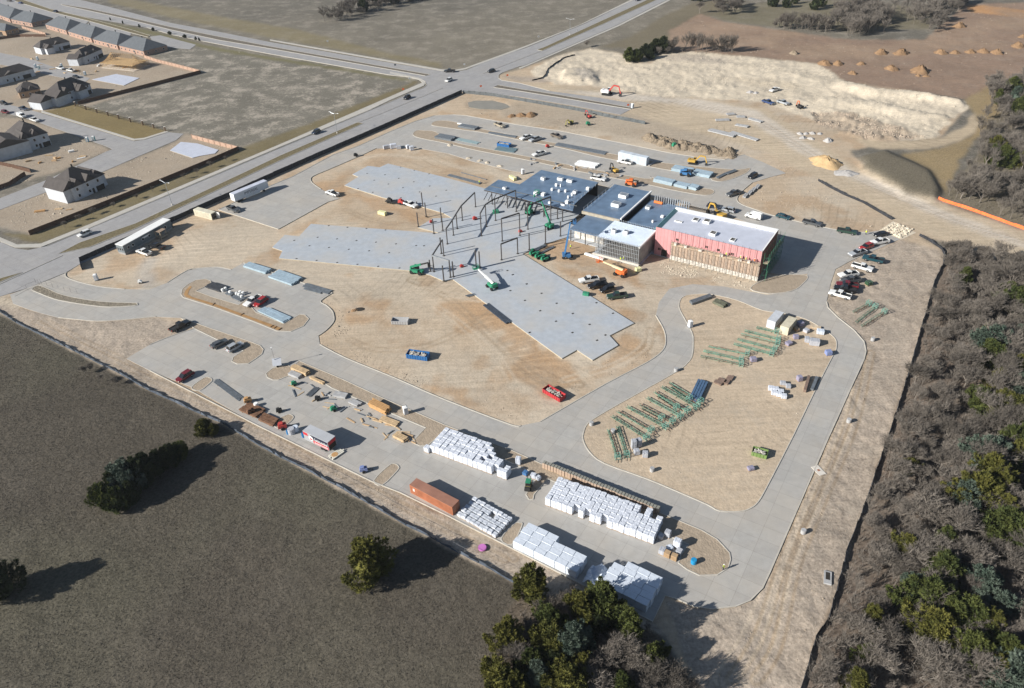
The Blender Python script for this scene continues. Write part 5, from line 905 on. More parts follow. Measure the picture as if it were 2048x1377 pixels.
B_('ladder_rack', 'pale slatted rack lying behind the banner trailer', (668, 921), (691, 905), 4, .5, .3, m_boomless, 1, 'rack'); B_('steel_stack', 'blue tarped steel stack in the middle of the material yard', (1399, 806), (1416, 769), 4, .7, .35, M('blue_tarp', (.07, .125, .21), .5, .2, .8), 2, 'steel bundle', YZ); B_('plate_stack', 'brown plate pile in the material yard', (1428, 768), (1443, 774), 2, 1.4, .2, M('brown_plate', (.2, .14, .11), .8, .3, 1), 2, 'plates', YZ); B_('plate_stack', 'second brown plate pile in the material yard', (1447, 769), (1456, 772), 2, 2.0, .2, M('brown_plate', (.2, .14, .11)), 2, 'plates', YZ)
B_('steel_stack', 'dark steel beam stack on the rounded end of the yard', (1385, 612), (1425, 598), 3, .6, .4, m_joist, 2, 'steel bundle', YZ); B_('steel_stack', 'second dark steel beam stack on the rounded end of the yard', (1424, 608), (1446, 618), 4, .6, .4, M('steel_olive', (.12, .125, .09), .6, .3, 1), 2, 'steel bundle', YZ); B_('rack', 'brown steel rack leaning at the yard edge', (1612, 786), (1620, 757), 1, .8, .9, M('brown_plate', (.2, .14, .11)), 1, 'rack', YZ); B_('rack', 'second dark rack nearest the drive at the yard edge', (1627, 783), (1637, 758), 1, .9, .6, m_joist, 1, 'rack', YZ)
for k, (x, y) in enumerate(((1491, 398), (1500, 392), (1507, 386), (1515, 380))): B_('pipe_bundle', 'short grey concrete pipe on soil inside the curved kerb', (x, y), (x+6, y-7), 2, .7, .6, m_conr, 1, 'pipe')['group'] = 'concrete pipes inside the curved kerb'
def drum(label, px, r, h, mat, grp=None, z=None):
    c = G(*px); t = thing('drum', label, 'drum', (c.x, c.y, max(gz(c.x, c.y), .065) if z is None else z), 0, grp); MB().tube((0, 0, 0), (0, 0, h), r, n=14).build('drum_body', mat, t); MB().tube((0, 0, h), (0, 0, h+.05), r*.9, n=14).build('lid', mat, t); MB().tube((0, 0, h*.5), (0, 0, h*.5+.06), r*1.04, n=14).build('hoop', mat, t)
for k, p in enumerate(((446, 584), (452, 581), (461, 588), (474, 591), (479, 593), (484, 597), (487, 590), (481, 588))): drum('white drum among pipe heaps on the west lot', p, .45, 1.0, m_whp, 'white drums on the west lot')
for lb, p, r, h, m in (('blue barrel at the rear of the banner trailer', (608, 874), .5, 1.1, M('barrel_blue', (.02, .16, .36), .5)), ('white tank beside the banner trailer', (584, 867), .9, 1.5, m_gwrap), ('second white tank next to the banner trailer', (592, 862), .8, 1.3, m_wrap2), ('blue barrel behind white tanks', (577, 868), .45, 1.0, M('barrel_blue', (.02, .16, .36), .5)), ('blue barrel on the round island', (1387, 1127), .6, 1.1, M('barrel_cyan', (.02, .25, .48), .5)), ('pink round lid lying on the verge by low white sacks', (965, 1097), .9, .3, M('pink_lid', (.5, .17, .45), .7)), ('orange spool beside the banner trailer rear', (670, 912), .9, .35, m_lumo), ('white mixer drum near the front kerb of the south lot', (513, 813), .6, 1.0, m_whp)): drum(lb, p, r, h, m)
for k, p in enumerate(((1352, 743), (1183, 851), (1226, 866), (1304, 943), (1697, 845), (1606, 1067), (1745, 682), (1380, 656))[:7]): drum('grey concrete manhole riser with a dark shadow', p, .55, 1.0, m_conr, 'manhole risers on bare soil')
# ================================================================ MACHINES
m_mg = M('machine_green', (.02, .26, .13)); m_mo = M('machine_orange', (.62, .15, .04), .5, .1, 1); m_mb = M('machine_blue', (.05, .16, .34), .5, .1, 1); m_my = M('machine_yellow', (.48, .30, .06), .5, .1, 1); m_mr = M('machine_red', (.45, .06, .05), .5, .1, 1); m_boomw = M('boom_white', (.78, .78, .74), .5); m_cream = M('boom_cream', (.7, .58, .36), .5)
def boomlift(label, px, rz, col, baz, bel, bl, bcol=None, z=None, scale=1.):
    c = G(*px); t = thing('boom_lift', label, 'boom lift', (c.x, c.y, max(gz(c.x, c.y), .06) if z is None else z), rz); t.scale = (scale,)*3
    MB().box(0, 0, .5, 2.6, 1.2, .45).build('chassis', col, t)
    for x in (-1.2, 1.2):
        for y in (-.95, .95): MB().tube((x, y-.2, .5), (x, y+.2, .5), .5, n=12).build('wheel', m_tyre, t)
    MB().box(-.3, 0, .95, 2.6, 1.9, .75, baz).build('turntable', col, t); MB().box(-1.3*math.cos(baz), -1.3*math.sin(baz), 1.0, .9, 1.9, 1.0, baz).build('counterweight', col, t)
    d = Vector((math.cos(baz)*math.cos(bel), math.sin(baz)*math.cos(bel), math.sin(bel))); s = Vector((-.9*math.cos(baz), -.9*math.sin(baz), 1.9)); e = s+d*bl; m2 = s+d*bl*.55
    MB().beam(s, m2, .5, .6).build('boom', bcol or col, t); MB().beam(m2, e, .32, .4).build('boom_extension', bcol or col, t)
    h = Vector((math.cos(baz), math.sin(baz), 0)); j = e+h*.9; j.z = max(j.z-.3, .1)
    MB().beam(e, j, .2).build('jib', col, t); bk = MB(); q = j+h*.5; n_ = Vector((-h.y, h.x, 0))
    for zz in (0, .55, 1.1):
        cs = [q+h*a*.45+n_*b*.9+Vector((0, 0, zz)) for a, b in ((-1, -1), (1, -1), (1, 1), (-1, 1))]
        for i in range(4): bk.beam(cs[i], cs[(i+1) % 4], .07)
    for a, b in ((-1, -1), (1, -1), (1, 1), (-1, 1)): bk.beam(q+h*a*.45+n_*b*.9, q+h*a*.45+n_*b*.9+Vector((0, 0, 1.1)), .07)
    bk.box(q.x, q.y, q.z-.06, .9, 1.8, .06, baz); bk.build('basket', col, t); return t
def telehandler(label, px, rz, col, bl=4.0, el=.12):
    c = G(*px); t = thing('telehandler', label, 'telehandler', (c.x, c.y, max(gz(c.x, c.y), .06)), rz)
    MB().box(0, 0, .7, 4.6, 1.5, .6).build('chassis', col, t); MB().box(-.3, .75, 1.3, 1.5, .9, 1.3).build('cab', m_glass, t); MB().box(-.3, .75, 2.6, 1.5, .95, .1).build('cab_roof', col, t); MB().box(-.2, -.85, .8, 2.2, .7, .9).build('engine_cover', col, t)
    for x in (-1.5, 1.5):
        for y in (-1.0, 1.0): MB().tube((x, y-.22, .65), (x, y+.22, .65), .65, n=12).build('wheel', m_tyre, t)
    s = Vector((-2.2, 0, 2.0)); e = s+Vector((math.cos(el), 0, math.sin(el)))*(4.2+bl); m2 = s+(e-s)*.6
    MB().beam(s, m2, .5, .6).build('boom', col, t); MB().beam(m2, e, .36, .42).build('boom_extension', m_trim, t); MB().box(e.x+.2, 0, max(.1, e.z-1.3), .25, 1.5, 1.3).build('fork_carriage', m_trim, t)
    for y in (-.5, .5): MB().box(e.x+.9, y, max(.1, e.z-1.3), 1.3, .15, .07).build('fork', m_trim, t)
    MB().box(-2.0, 0, 1.3, .5, .9, .7).build('boom_pivot', col, t); return t
def digger(label, px, rz, col, body, s=1., reach=1.):
    c = G(*px); t = thing('excavator', label, 'excavator', (c.x, c.y, max(gz(c.x, c.y), 0)), rz); t.scale = (s,)*3
    for y in (-1.2, 1.2): MB().prof([(-2.1, .25), (-1.8, 0), (1.8, 0), (2.1, .25), (2.1, .65), (1.8, .9), (-1.8, .9), (-2.1, .65)], y-.3, y+.3).build('track', m_tyre, t)
    MB().box(0, 0, .8, 2.2, 1.8, .35).build('undercarriage', m_trim, t); MB().box(-.7, 0, 1.15, 3.6, 2.6, 1.1).build('house', body, t); MB().box(.7, .85, 1.15, 1.5, .95, 1.9, tx=.85).build('cab', m_glass, t); MB().box(.65, .85, 3.05, 1.35, .95, .08).build('cab_roof', body, t); MB().box(-2.2, 0, 1.2, .9, 2.5, 1.2).build('counterweight', body, t)
    p = [(.9, 0, 1.8), (3.2*reach, 0, 4.6), (5.6*reach, 0, 4.4), (6.6*reach, 0, 1.3)]
    MB().beam(p[0], p[1], .45, .6).build('boom', col, t); MB().beam(p[1], p[2], .4, .55).build('boom', col, t); MB().beam(p[2], p[3], .35, .45).build('stick', col, t); MB().prof([(6.2*reach, 1.4), (7.0*reach, 1.3), (6.9*reach, .4), (6.3*reach, .02), (5.8*reach, .5)], -.6, .6).build('bucket', m_trim, t); MB().tube((1.1, .3, 2.0), (2.4*reach, .3, 3.9), .1, n=6).build('cylinder', m_rim, t)
    return t
def W2(a, b): return hdg(a, b)
boomlift('green boom lift with white boom lowered on the long slab', (984, 578), W2((984, 578), (955, 556)), m_mg, 0, .13, 8.0, m_boomw, .3, 1.1)
telehandler('green telehandler reaching its boom to the steel frame at the slab corner', (834, 547), W2((822, 545), (862, 552)), m_mg, 3.2, .38)
boomlift('green boom lift raised high under the blue roof edge', (1098, 458), 1.9, m_mg, .35, 1.0, 8.5, None, .3)
boomlift('green boom lift reaching toward the blue roof beams', (1060, 430), .6, m_mg, .4, .75, 7.0, None, .3)
for k, (p, lb) in enumerate((((1068, 510), 'small green scissor machine first of three beside slab corner'), ((1079, 516), 'green machine in the middle of three beside slab corner'), ((1091, 521), 'green machine last of three beside slab corner'))): telehandler(lb, p, W2((1068, 510), (1091, 521))+1.4, m_mg, -1.5, .05).scale = (.75,)*3
boomlift('blue boom lift standing upright beside the blue roof', (1135, 517), -.3, m_mb, .3, 1.42, 11.5, None)
boomlift('orange boom lift with cream boom lowered in front of the stud framed room', (1240, 551), W2((1240, 551), (1200, 538)), m_mo, 0, .1, 6.5, m_cream, None, 1.15)
telehandler('orange telehandler behind the blue roofs', (1262, 372), W2((1250, 370), (1275, 375)), m_mo, .5)
telehandler('blue telehandler between pale deck stacks', (1371, 352), W2((1360, 350), (1385, 354)), m_mb, .2, .2)
digger('red excavator with white body on the gravel by the closed road', (1214, 190), W2((1206, 189), (1236, 193)), m_mr, m_whp, 1.15)
digger('yellow backhoe on the outer north drive', (1386, 328), W2((1380, 327), (1402, 330)), m_my, m_my, .85)
digger('yellow excavator half hidden behind the hall parapet', (1437, 437), W2((1452, 440), (1425, 428)), m_my, m_my, 1.0, .8)
digger('small yellow excavator on soil near the green mixer', (1141, 249), W2((1141, 249), (1135, 252)), M('olive_yellow', (.3, .27, .05), .6), M('olive_yellow', (.3, .27, .05)), .6)
digger('small red excavator beside the black fence end', (1178, 236), W2((1178, 236), (1170, 231)), m_mr, m_mr, .6)
digger('dark loader on the north lot beside white pipes', (1229, 345), W2((1229, 345), (1220, 340)), m_trim, m_my, .7, .7)
digger('orange skid machine on the pale haul road', (1600, 217), W2((1600, 217), (1592, 213)), m_mo, m_trim, .65, .7)
def cart(label, px, rz, col, s=1.):
    c = G(*px); t = thing('site_machine', label, 'machine', (c.x, c.y, max(gz(c.x, c.y), .065)), rz); t.scale = (s,)*3
    MB().box(0, 0, .45, 1.7, 1.0, .7, tx=.85).build('housing', col, t); MB().box(-.2, 0, 1.15, .8, .8, .35).build('hopper', col, t); MB().beam((.85, 0, .5), (2.0, 0, .3), .12).build('tow_bar', m_trim, t); MB().box(1.9, 0, 0, .1, .1, .35).build('prop_leg', m_trim, t)
    for y in (-.6, .6): MB().tube((0, y-.1, .35), (0, y+.1, .35), .35, n=10).build('wheel', m_tyre, t)
for lb, p, rz, col, s in (('green cement mixer standing on the open south lot', (668, 822), .5, m_mg, 1.0), ('green mixer near the pale panels on the south lot', (589, 771), .4, m_mg, .9), ('dark mixer beside rebar on the south lot', (636, 801), .2, m_trim, .9), ('red and white tank cart by the front kerb', (566, 858), .3, m_mr, 1.3), ('black welder cart near the rounded front island', (559, 825), .3, m_trim, .9), ('brown hopper box among rusty plates', (497, 806), .4, m_lumo, 1.2), ('orange brown box beside the white mixer drum', (503, 828), .6, M('rust_plate', (.16, .085, .05)), 1.2), ('white pump cart near the entry drive', (281, 567), .1, m_whp, .8), ('green mixer on soil near the small yellow excavator', (1176, 251), .2, m_mg, 1.2), ('green skid mixer at the foot of the brush mound', (1349, 296), .3, m_mg, 1.5), ('red compressor cart on the north lot', (1095, 296), .3, m_mr, 1.0), ('red gang box on the central slab', (950, 441), .3, m_mr, 1.0), ('red gang box between steel frames', (1041, 466), .3, m_mr, .8), ('red gang box in the shade of a steel column', (924, 536), .3, m_mr, .8), ('red gang box on the small slab corner', (863, 447), .3, m_mr, .8), ('red machine loaded on the flat trailer behind the white truck', (803, 409), W2((776, 404), (812, 411)), m_mr, 1.4), ('dark roller on the flat trailer behind the white truck', (780, 405), W2((776, 404), (812, 411)), m_trim, 1.2), ('grey pump cart at the kerb behind the trailer row', (712, 314), .5, m_trim, 1.1), ('blue cart beside the small round island post', (728, 944), .2, m_bwrap, 1.1)): cart(lb, p, rz, col, s)
A, rz, ln = frame2((773, 404), (812, 411.5)); t = thing('flat_trailer', 'long dark flat trailer loaded with machines beside the slab', 'trailer', A, rz)
MB().box(ln/2, 0, .55, ln, 2.2, .18).build('deck', m_trim, t)
for x in (1.2, 2.4, 3.6):
    for y in (-1, 1): MB().tube((x, y-.12, .4), (x, y+.12, .4), .38, n=10).build('wheel', m_tyre, t)
# forklift in the pallet yard
A, rz, ln = frame2((1055, 984), (1061, 960)); t = thing('forklift', 'dark green and yellow forklift facing the white pallets', 'forklift', (A.x, A.y, .065), rz)
MB().box(1.0, 0, .4, 2.4, 1.2, .9).build('chassis', M('forklift_olive', (.17, .14, .06), .6, .2, 1), t); MB().box(.9, 0, 1.3, .9, .9, .35).build('seat', m_trim, t); MB().box(-.1, 0, .35, .5, 1.25, 1.0).build('counterweight', m_trim, t)
for x in (.4, 1.7):
    for y in (-.5, .5): MB().beam((x, y, 1.3), (x, y, 2.3), .08).build('canopy_post', m_trim, t)
MB().box(1.05, 0, 2.3, 1.5, 1.15, .07).build('canopy', m_mg, t)
for y in (-.35, .35): MB().beam((2.3, y, .1), (2.3, y, 2.7), .12).build('mast', m_trim, t); MB().box(3.0, y, .1, 1.2, .14, .06).build('fork', m_trim, t)
for x in (.3, 1.8):
    for y in (-.6, .6): MB().tube((x, y-.13, .38), (x, y+.13, .38), .38, n=10).build('wheel', m_tyre, t)
# solar camera trailer on the strip nose
c = G(556, 733); t = thing('solar_trailer', 'tilted solar panel trailer with a thin camera mast at the strip nose', 'trailer', (c.x, c.y, .13), .2)
MB().box(0, 0, .4, 1.6, 1.2, .5).build('base_box', m_whp, t); sp = MB(); sp.add([(-1.2, -1.0, .8), (1.2, -1.0, .8), (1.2, .6, 2.3), (-1.2, .6, 2.3), (-1.2, -.97, .76), (1.2, -.97, .76), (1.2, .63, 2.26), (-1.2, .63, 2.26)], [(0, 1, 2, 3), (7, 6, 5, 4), (0, 4, 5, 1), (1, 5, 6, 2), (2, 6, 7, 3), (3, 7, 4, 0)]); sp.build('solar_panel', M('panel_grey', (.48, .5, .54), .35, .05, 1), t); MB().tube((-.5, .3, .9), (-.5, .3, 6.0), .06, n=6).build('mast', m_rim, t); MB().box(-.5, .3, 6.0, .4, .3, .3).build('camera_head', m_whp, t)
for y in (-.7, .7): MB().tube((0, y-.1, .3), (0, y+.1, .3), .3, n=10).build('wheel', m_tyre, t)
# ================================================================ PEOPLE
def person(label, px, rz, vest, z=None, arms=.35):
    c = G(*px, z or 0.); z0 = max(gz(c.x, c.y), .065) if z is None else z; t = thing('person', label, 'person', (c.x, c.y, z0), rz)
    V = [(0, 0, .95), (0, 0, 1.2), (0, 0, 1.42), (0, 0, 1.52), (0, 0, 1.63), (0, .1, .9), (.03, .12, .5), (0, .13, .07), (.14, .14, .04), (0, -.1, .9), (-.03, -.12, .5), (0, -.13, .07), (.14, -.14, .04), (0, .21, 1.4), (.02, .21+arms*.4, 1.15), (.18, .2+arms*.5, .95), (0, -.21, 1.4), (.02, -.21-arms*.4, 1.15), (.18, -.2-arms*.5, .95), (.01, 0, 1.72)]
    Ed = [(0, 1), (1, 2), (2, 3), (3, 4), (4, 19), (0, 5), (5, 6), (6, 7), (7, 8), (0, 9), (9, 10), (10, 11), (11, 12), (2, 13), (13, 14), (14, 15), (2, 16), (16, 17), (17, 18)]
    rad = [.16, .15, .16, .06, .1, .1, .07, .055, .05, .1, .07, .055, .05, .075, .055, .045, .075, .055, .045, .085]
    me_ = bpy.data.meshes.new('body'); me_.from_pydata(V, Ed, []); o = link('body', me_, t); md = o.modifiers.new('skin', 'SKIN')
    for i, r_ in enumerate(rad): me_.skin_vertices[0].data[i].radius = (r_, r_)
    me_.skin_vertices[0].data[0].use_root = True; o.modifiers.new('sub', 'SUBSURF').levels = 1
    me_.materials.append(M('work_trousers', (.05, .06, .09), .9, .2, 2))
    MB().prism([(.17*math.cos(a), .24*math.sin(a)) for a in [k*math.pi/5 for k in range(10)]], .92, 1.5).build('vest', vest, t); MB().tube((0, 0, 1.68), (0, 0, 1.82), .14, .09, n=10).build('hard_hat', m_whp, t)
m_hv = M('hi_vis', (.62, .72, .05), .7); m_ho = M('hi_vis_orange', (.8, .22, .03), .7)
person('worker in a yellow safety vest standing on the round island', (1446, 1141), 2.4, m_hv); person('worker in a yellow vest in front of the stud framed room', (1241, 524), 1., m_hv); person('worker in a yellow vest bent beside the stud framed room footing', (1247, 523), 2., m_hv); person('worker in a yellow vest beside the blue boom lift', (1141, 499), 1.5, m_hv); person('worker in a yellow vest by beams beyond the slab', (959, 369), .5, m_hv); person('worker in dark clothes standing on the slab beside the truck', (834, 411), .5, M('dark_jacket', (.08, .04, .04), .9)); person('worker in a yellow vest on the drive by the stone entrance', (1731, 470), .5, m_hv)
def onsc(lb, u, v, vest):
    p = BO+_ex*u+_ey*v; t_ = Vector((p.x, p.y, 6.28)); q = t_-camo.location; d = Vector((q.dot(_r2), q.dot(_u2), q.dot(_fw))); person(lb, (PW/2+CF*d.x/d.z, PH/2-CF*d.y/d.z), 0, vest, 6.28)
onsc('mason in a yellow vest on the scaffold near its middle', -10.6, -1.1, m_hv); onsc('mason in a pale vest on the scaffold toward the corner', -6.0, -1.0, M('hi_vis_pale', (.6, .65, .2), .7)); onsc('mason in a yellow vest second from the scaffold corner', -4.2, -1.2, m_hv); onsc('worker in an orange vest at the scaffold corner', -1.6, -.9, m_ho); onsc('worker in a yellow vest on the shaded end scaffold', 1.5, 15.0, m_hv)
# ================================================================ HOUSES
m_rg = M('shingle_grey', (.105, .115, .125), .9, .15, .5, bump=.05, bscale=3); m_rd = M('shingle_brown', (.075, .066, .062), .9, .18, .5, bump=.05, bscale=3); m_hb = M('house_brick', (.36, .235, .18), .9, .2, 1.2); m_hw = M('house_wrap', (.50, .52, .55), .7, .14, .6); m_ht = M('house_tan', (.33, .22, .14), .9, .18, 1); m_pine = M('raw_timber', (.50, .34, .17), .9, .25, 1)
def hip(mb, x0, x1, y0, y1, z, h, ov=.5, gable=False, axis=None):
    x0 -= ov; x1 += ov; y0 -= ov; y1 += ov; w_, d = x1-x0, y1-y0; ax = axis or ('x' if w_ >= d else 'y')
    if ax == 'x':
        i = 0 if gable else d/2*.9; r = [(x0+i, (y0+y1)/2, z+h), (x1-i, (y0+y1)/2, z+h)]; fs = [(0, 1, 5, 4), (1, 2, 5), (2, 3, 4, 5), (3, 0, 4)]
        if w_-2*i < .3: r = [((x0+x1)/2-.1, (y0+y1)/2, z+h), ((x0+x1)/2+.1, (y0+y1)/2, z+h)]
    else:
        i = 0 if gable else w_/2*.9; r = [((x0+x1)/2, y0+i, z+h), ((x0+x1)/2, y1-i, z+h)]; fs = [(0, 1, 4), (1, 2, 5, 4), (2, 3, 5), (3, 0, 4, 5)]
    mb.add([(x0, y0, z), (x1, y0, z), (x1, y1, z), (x0, y1, z)]+r, fs+[(3, 2, 1, 0)])
def house(label, a, b, depth, wh, rh, wm, rm, wings=(), nwin=4, gable=False, rows=1, bare=False):
    A, rz, l = frame2(a, b); t = thing('house', label, 'house', (A.x, A.y, 0), rz)
    bl = [(0, l, 0, depth)]+list(wings)
    for k, (x0, x1, y0, y1) in enumerate(bl):
        e = .004*k; MB().box((x0+x1)/2, (y0+y1)/2, -.1, x1-x0-2*e, y1-y0-2*e, wh+.1-k*.35).build('wall', wm, t)
        if not bare:
            mb = MB(); hip(mb, x0, x1, y0, y1, wh-k*.35, rh*(1 if k == 0 else .62), .45, gable if k == 0 else True, None if k == 0 else 'y'); r = mb.build('roof', rm, t)
            if k == 0:
                MB().box((x0+x1)/2+1, (y0+y1)/2+.6, wh+rh*.55, .5, .5, rh*.6).build('vent_stack', m_trim, r)
    if not bare and wm is not m_hb:
        for k, fx in enumerate((.22, .6)):
            mb = MB(); w2 = l*.26; mb.box(l*fx, depth*.2, wh-.35, w2, depth*.42, .33); mb.add([(l*fx-w2/2, -.02, wh), (l*fx+w2/2, -.02, wh), (l*fx, -.02, wh+rh*.5)], [(0, 1, 2)]); mb.build('gable', wm, t); mb = MB(); hip(mb, l*fx-w2/2, l*fx+w2/2, -.1, depth*.5, wh, rh*.55, .35, True, 'y'); mb.build('roof', rm, t)
        MB().box(l*.85, -.05, 0, min(4.8, l*.26), .12, 2.2).build('garage_door', m_dark, t)
    for q in range(rows):
        for k in range(nwin):
            x = l*(k+.5)/nwin; z = .9+2.7*q
            if z+1.3 > wh: continue
            f = MB().box(x, -.03, z, 1.1, .08, 1.35).build('window', m_whp, t); MB().box(x, -.08, z+.08, .94, .03, 1.19).build('pane', m_glass, f)
    for k in range(3):
        y = depth*(k+.5)/3; f = MB().box(l+.03, y, 1., .08, 1.1, 1.3).build('window', m_whp, t); MB().box(l+.08, y, 1.08, .03, .94, 1.14).build('pane', m_glass, f)
    MB().box(l*.62, -.04, 0, 1.0, .1, 2.1).build('door', m_trim, t); return t
for k, (a, b, lb) in enumerate((((-20, 30), (22, 46), 'grey roofed brick house at the far end of the brick row'), ((25, 47), (66, 55), 'grey roofed brick house with two small roof dormers'), ((94, 58), (135, 70), 'grey roofed brick house first of the close row of four'), ((139, 72), (185, 86), 'grey roofed brick house second of the close row of four'), ((189, 88), (237, 100), 'grey roofed brick house third of the close row of four'), ((241, 101), (290, 113), 'grey roofed brick house at the open end of the close row'))): house(lb, a, b, 17, 3.2, 5.2, m_hb, m_rg, (), 6)
house('white wrapped house with dark roof gaps near the framed house', (85, 110), (143, 96), 9, 4.2, 3.6, m_hw, m_rd, ((2, 7, -4, 5),), 4)
house('white wrapped small house beside the timber framed house', (172, 129), (208, 113), 8, 4.6, 3.8, m_hw, m_rd, ((-4, 3, 2, 9),), 3)
house('white wrapped house at the left street edge between streets', (-40, 182), (72, 152), 10, 4.4, 3.5, m_hw, m_rd, (), 5)
house('tan brick house with dark roof and lawn', (42, 198), (84, 190), 10, 3.4, 4.0, m_ht, m_rd, (), 3)
house('large white wrapped house with many dark gables by the stone pillars', (128, 208), (186, 186), 12, 5.0, 5.0, m_hw, m_rd, ((-5, 4, -2, 7), (9, 15, -3, 8), (-12, -3, 2, 11)), 5, rows=2)
house('big white wrapped house with broad dark roof at the corner', (48, 306), (104, 290), 17, 6.0, 5.5, m_hw, m_rd, ((-14, 3, -3, 12), (4, 10, 2, 15)), 3, rows=2)
house('white house with steep dark roof on bare soil beside the long wooden fence', (152, 403), (212, 376), 14, 5.6, 5.2, m_hw, m_rd, ((-3, 4, 1, 13), (10, 17, 2, 12)), 3, rows=2)
house('dark blue roofed house behind a brown fence', (-60, 60), (14, 72), 10, 3.4, 3.6, m_ht, m_rg, (), 3)
# timber framed house
A, rz, l = frame2((203, 136), (268, 143)); t = thing('framed_house', 'unfinished house of raw yellow timber framing', 'house', (A.x, A.y, 0), rz)
dp = 13; mb = MB()
for k in range(22): mb.beam((l*k/21, 0, 0), (l*k/21, 0, 3), .14)
for k in range(14): mb.beam((l, dp*k/13, 0), (l, dp*k/13, 3), .14); mb.beam((0, dp*k/13, 0), (0, dp*k/13, 3), .14)
for k in range(22): mb.beam((l*k/21, dp, 0), (l*k/21, dp, 3), .14)
stuff(mb.build('wall_frame', m_pine, t)); mb = MB()
for k in range(18):
    x = l*k/17; h = 5.2*min(1, min(x, l-x)/5+.12)
    mb.beam((x, -.4, 3), (x, dp/2, 3+h), .13); mb.beam((x, dp+.4, 3), (x, dp/2, 3+h), .13)
for k in range(14):
    y = dp*k/13; h = 5.2*min(1, min(y, dp-y)/6.5+.05); mb.beam((l+.3, y, 3), (l-5, dp/2+(y-dp/2)*.15, 3+h), .12); mb.beam((-.3, y, 3), (5, dp/2+(y-dp/2)*.15, 3+h), .12)
stuff(mb.build('rafters', m_pine, t))
for y in (0, dp): MB().beam((0, y, 3.05), (l, y, 3.05), .2).build('top_plate', m_pine, t)
MB().box(l/2, dp/2, -.1, l+.4, dp+.4, .2).build('slab', m_cmu, t); MB().box(l/2, dp/2, 2.9, l-1, dp-1, .12).build('ceiling_deck', m_pine, t)
for lb, px in (('pale house slab beside the dark wooden fence', [(184, 160), (232, 149), (279, 157), (248, 172)]), ('pale empty house slab on the fenced corner lot', [(340, 302), (362, 285), (395, 288), (437, 301), (430, 308), (400, 313), (385, 317)])):
    c = G(*px[0]); t = thing('house_slab', lb, 'slab', (c.x, c.y, 0)); P = [(p.x-c.x, p.y-c.y) for p in GL(px)]; MB().prism(P, -.2, .2).build('slab_body', m_wroof, t)
    for i in range(len(P)): MB().beam((*P[i], .1), (*P[(i+1) % len(P)], .1), .1, .14).build('form_board', m_form, t)
# ================================================================ WALLS AND FENCES
m_bw = M('wall_brick', (.40, .27, .20), .9, .2, 1.0); m_wf = M('dark_fence', (.10, .055, .035), .9, .25, 1.5); m_silt = M('silt_fabric', (.028, .03, .036), .75, .2, 1); m_siltb = M('silt_fabric_blue', (.07, .085, .11), .7, .4, .8); m_post = M('steel_post', (.14, .14, .14), .6); m_or = M('orange_mesh', (.85, .17, .05), .8, .15, 1)
def fence(name, label, cat, px, h, step, pm, postm, th=.06, pw=.12, ph=None, pn='panel', sag=0., lean=0., gap=0.):
    P = [G(*p) for p in px]; t = thing(name, label, cat, P[0]); O = P[0].copy(); ph = ph or h+.1
    for a, b in zip(P[:-1], P[1:]):
        n = max(1, round((b-a).length/step)); d = (b-a).normalized(); nn = Vector((-d.y, d.x, 0))
        for k in range(n):
            p = a+(b-a)*k/n-O; q = a+(b-a)*(k+1)/n-O; z0 = gz(p.x+O.x, p.y+O.y)-.08; z1 = gz(q.x+O.x, q.y+O.y)-.08; w1_, w2_ = (nn*rnd.uniform(-lean, lean) for _ in (0, 1)); o1 = nn*th/2; g_ = d*gap
            h1, h2 = h*(1-rnd.uniform(0, sag)), h*(1-rnd.uniform(0, sag))
            vs = [p+g_-o1+Vector((0, 0, z0)), q-g_-o1+Vector((0, 0, z1)), q-g_+o1+Vector((0, 0, z1)), p+g_+o1+Vector((0, 0, z0)), p+g_-o1+w1_+Vector((0, 0, z0+h1)), q-g_-o1+w2_+Vector((0, 0, z1+h2)), q-g_+o1+w2_+Vector((0, 0, z1+h2)), p+g_+o1+w1_+Vector((0, 0, z0+h1))]
            MB().add(vs, [(3, 2, 1, 0), (4, 5, 6, 7), (0, 1, 5, 4), (1, 2, 6, 5), (2, 3, 7, 6), (3, 0, 4, 7)]).build(pn, pm, t)
            if pw: MB().box(p.x, p.y, z0, pw, pw, ph).build('post', postm, t)
    return t
FW = [(161, 524), (230, 494), (350, 442), (470, 388.5), (560, 347.5), (660, 303.5), (760, 260), (850, 220), (924, 187)]
fence('screen_fence', 'long black screen fence between the site and the main road', 'fence', FW, 2.1, 3.6, m_silt, m_post, .05, .09, 2.2, 'screen_panel', .06, .1)
fence('screen_fence', 'short black screen fence return beside the entry drive', 'fence', [(161, 524), (164.5, 541)], 1.9, 3, m_siltb, m_post, .05, .09)
fence('screen_fence', 'grey black screen fence along the closed road by the pond', 'fence', [(926, 187), (983, 192.5), (1040, 202), (1149, 221), (1205, 233), (1290, 249)], 1.9, 3.6, M('screen_grey', (.10, .11, .115), .75, .3, .6), m_post, .05, .09, None, 'screen_panel', .15, .2)
FF = [(-20, 616), (2, 626), (32, 646), (92, 676), (150, 704), (200, 729), (230, 743), (265, 763), (300, 783), (350, 805), (390, 824), (450, 850), (510, 887), (562, 916), (612, 940), (687, 980), (737, 1008), (782, 1034), (812, 1052), (855, 1072), (902, 1098), (957, 1127), (987, 1143), (1023, 1164), (1044, 1176), (1090, 1198)]
fence('silt_fence', 'dark sagging silt fence between the dry field and the parking lot', 'fence', FF, .95, 2.4, m_siltb, m_post, .05, .06, 1.15, 'fabric_panel', .3, .25)
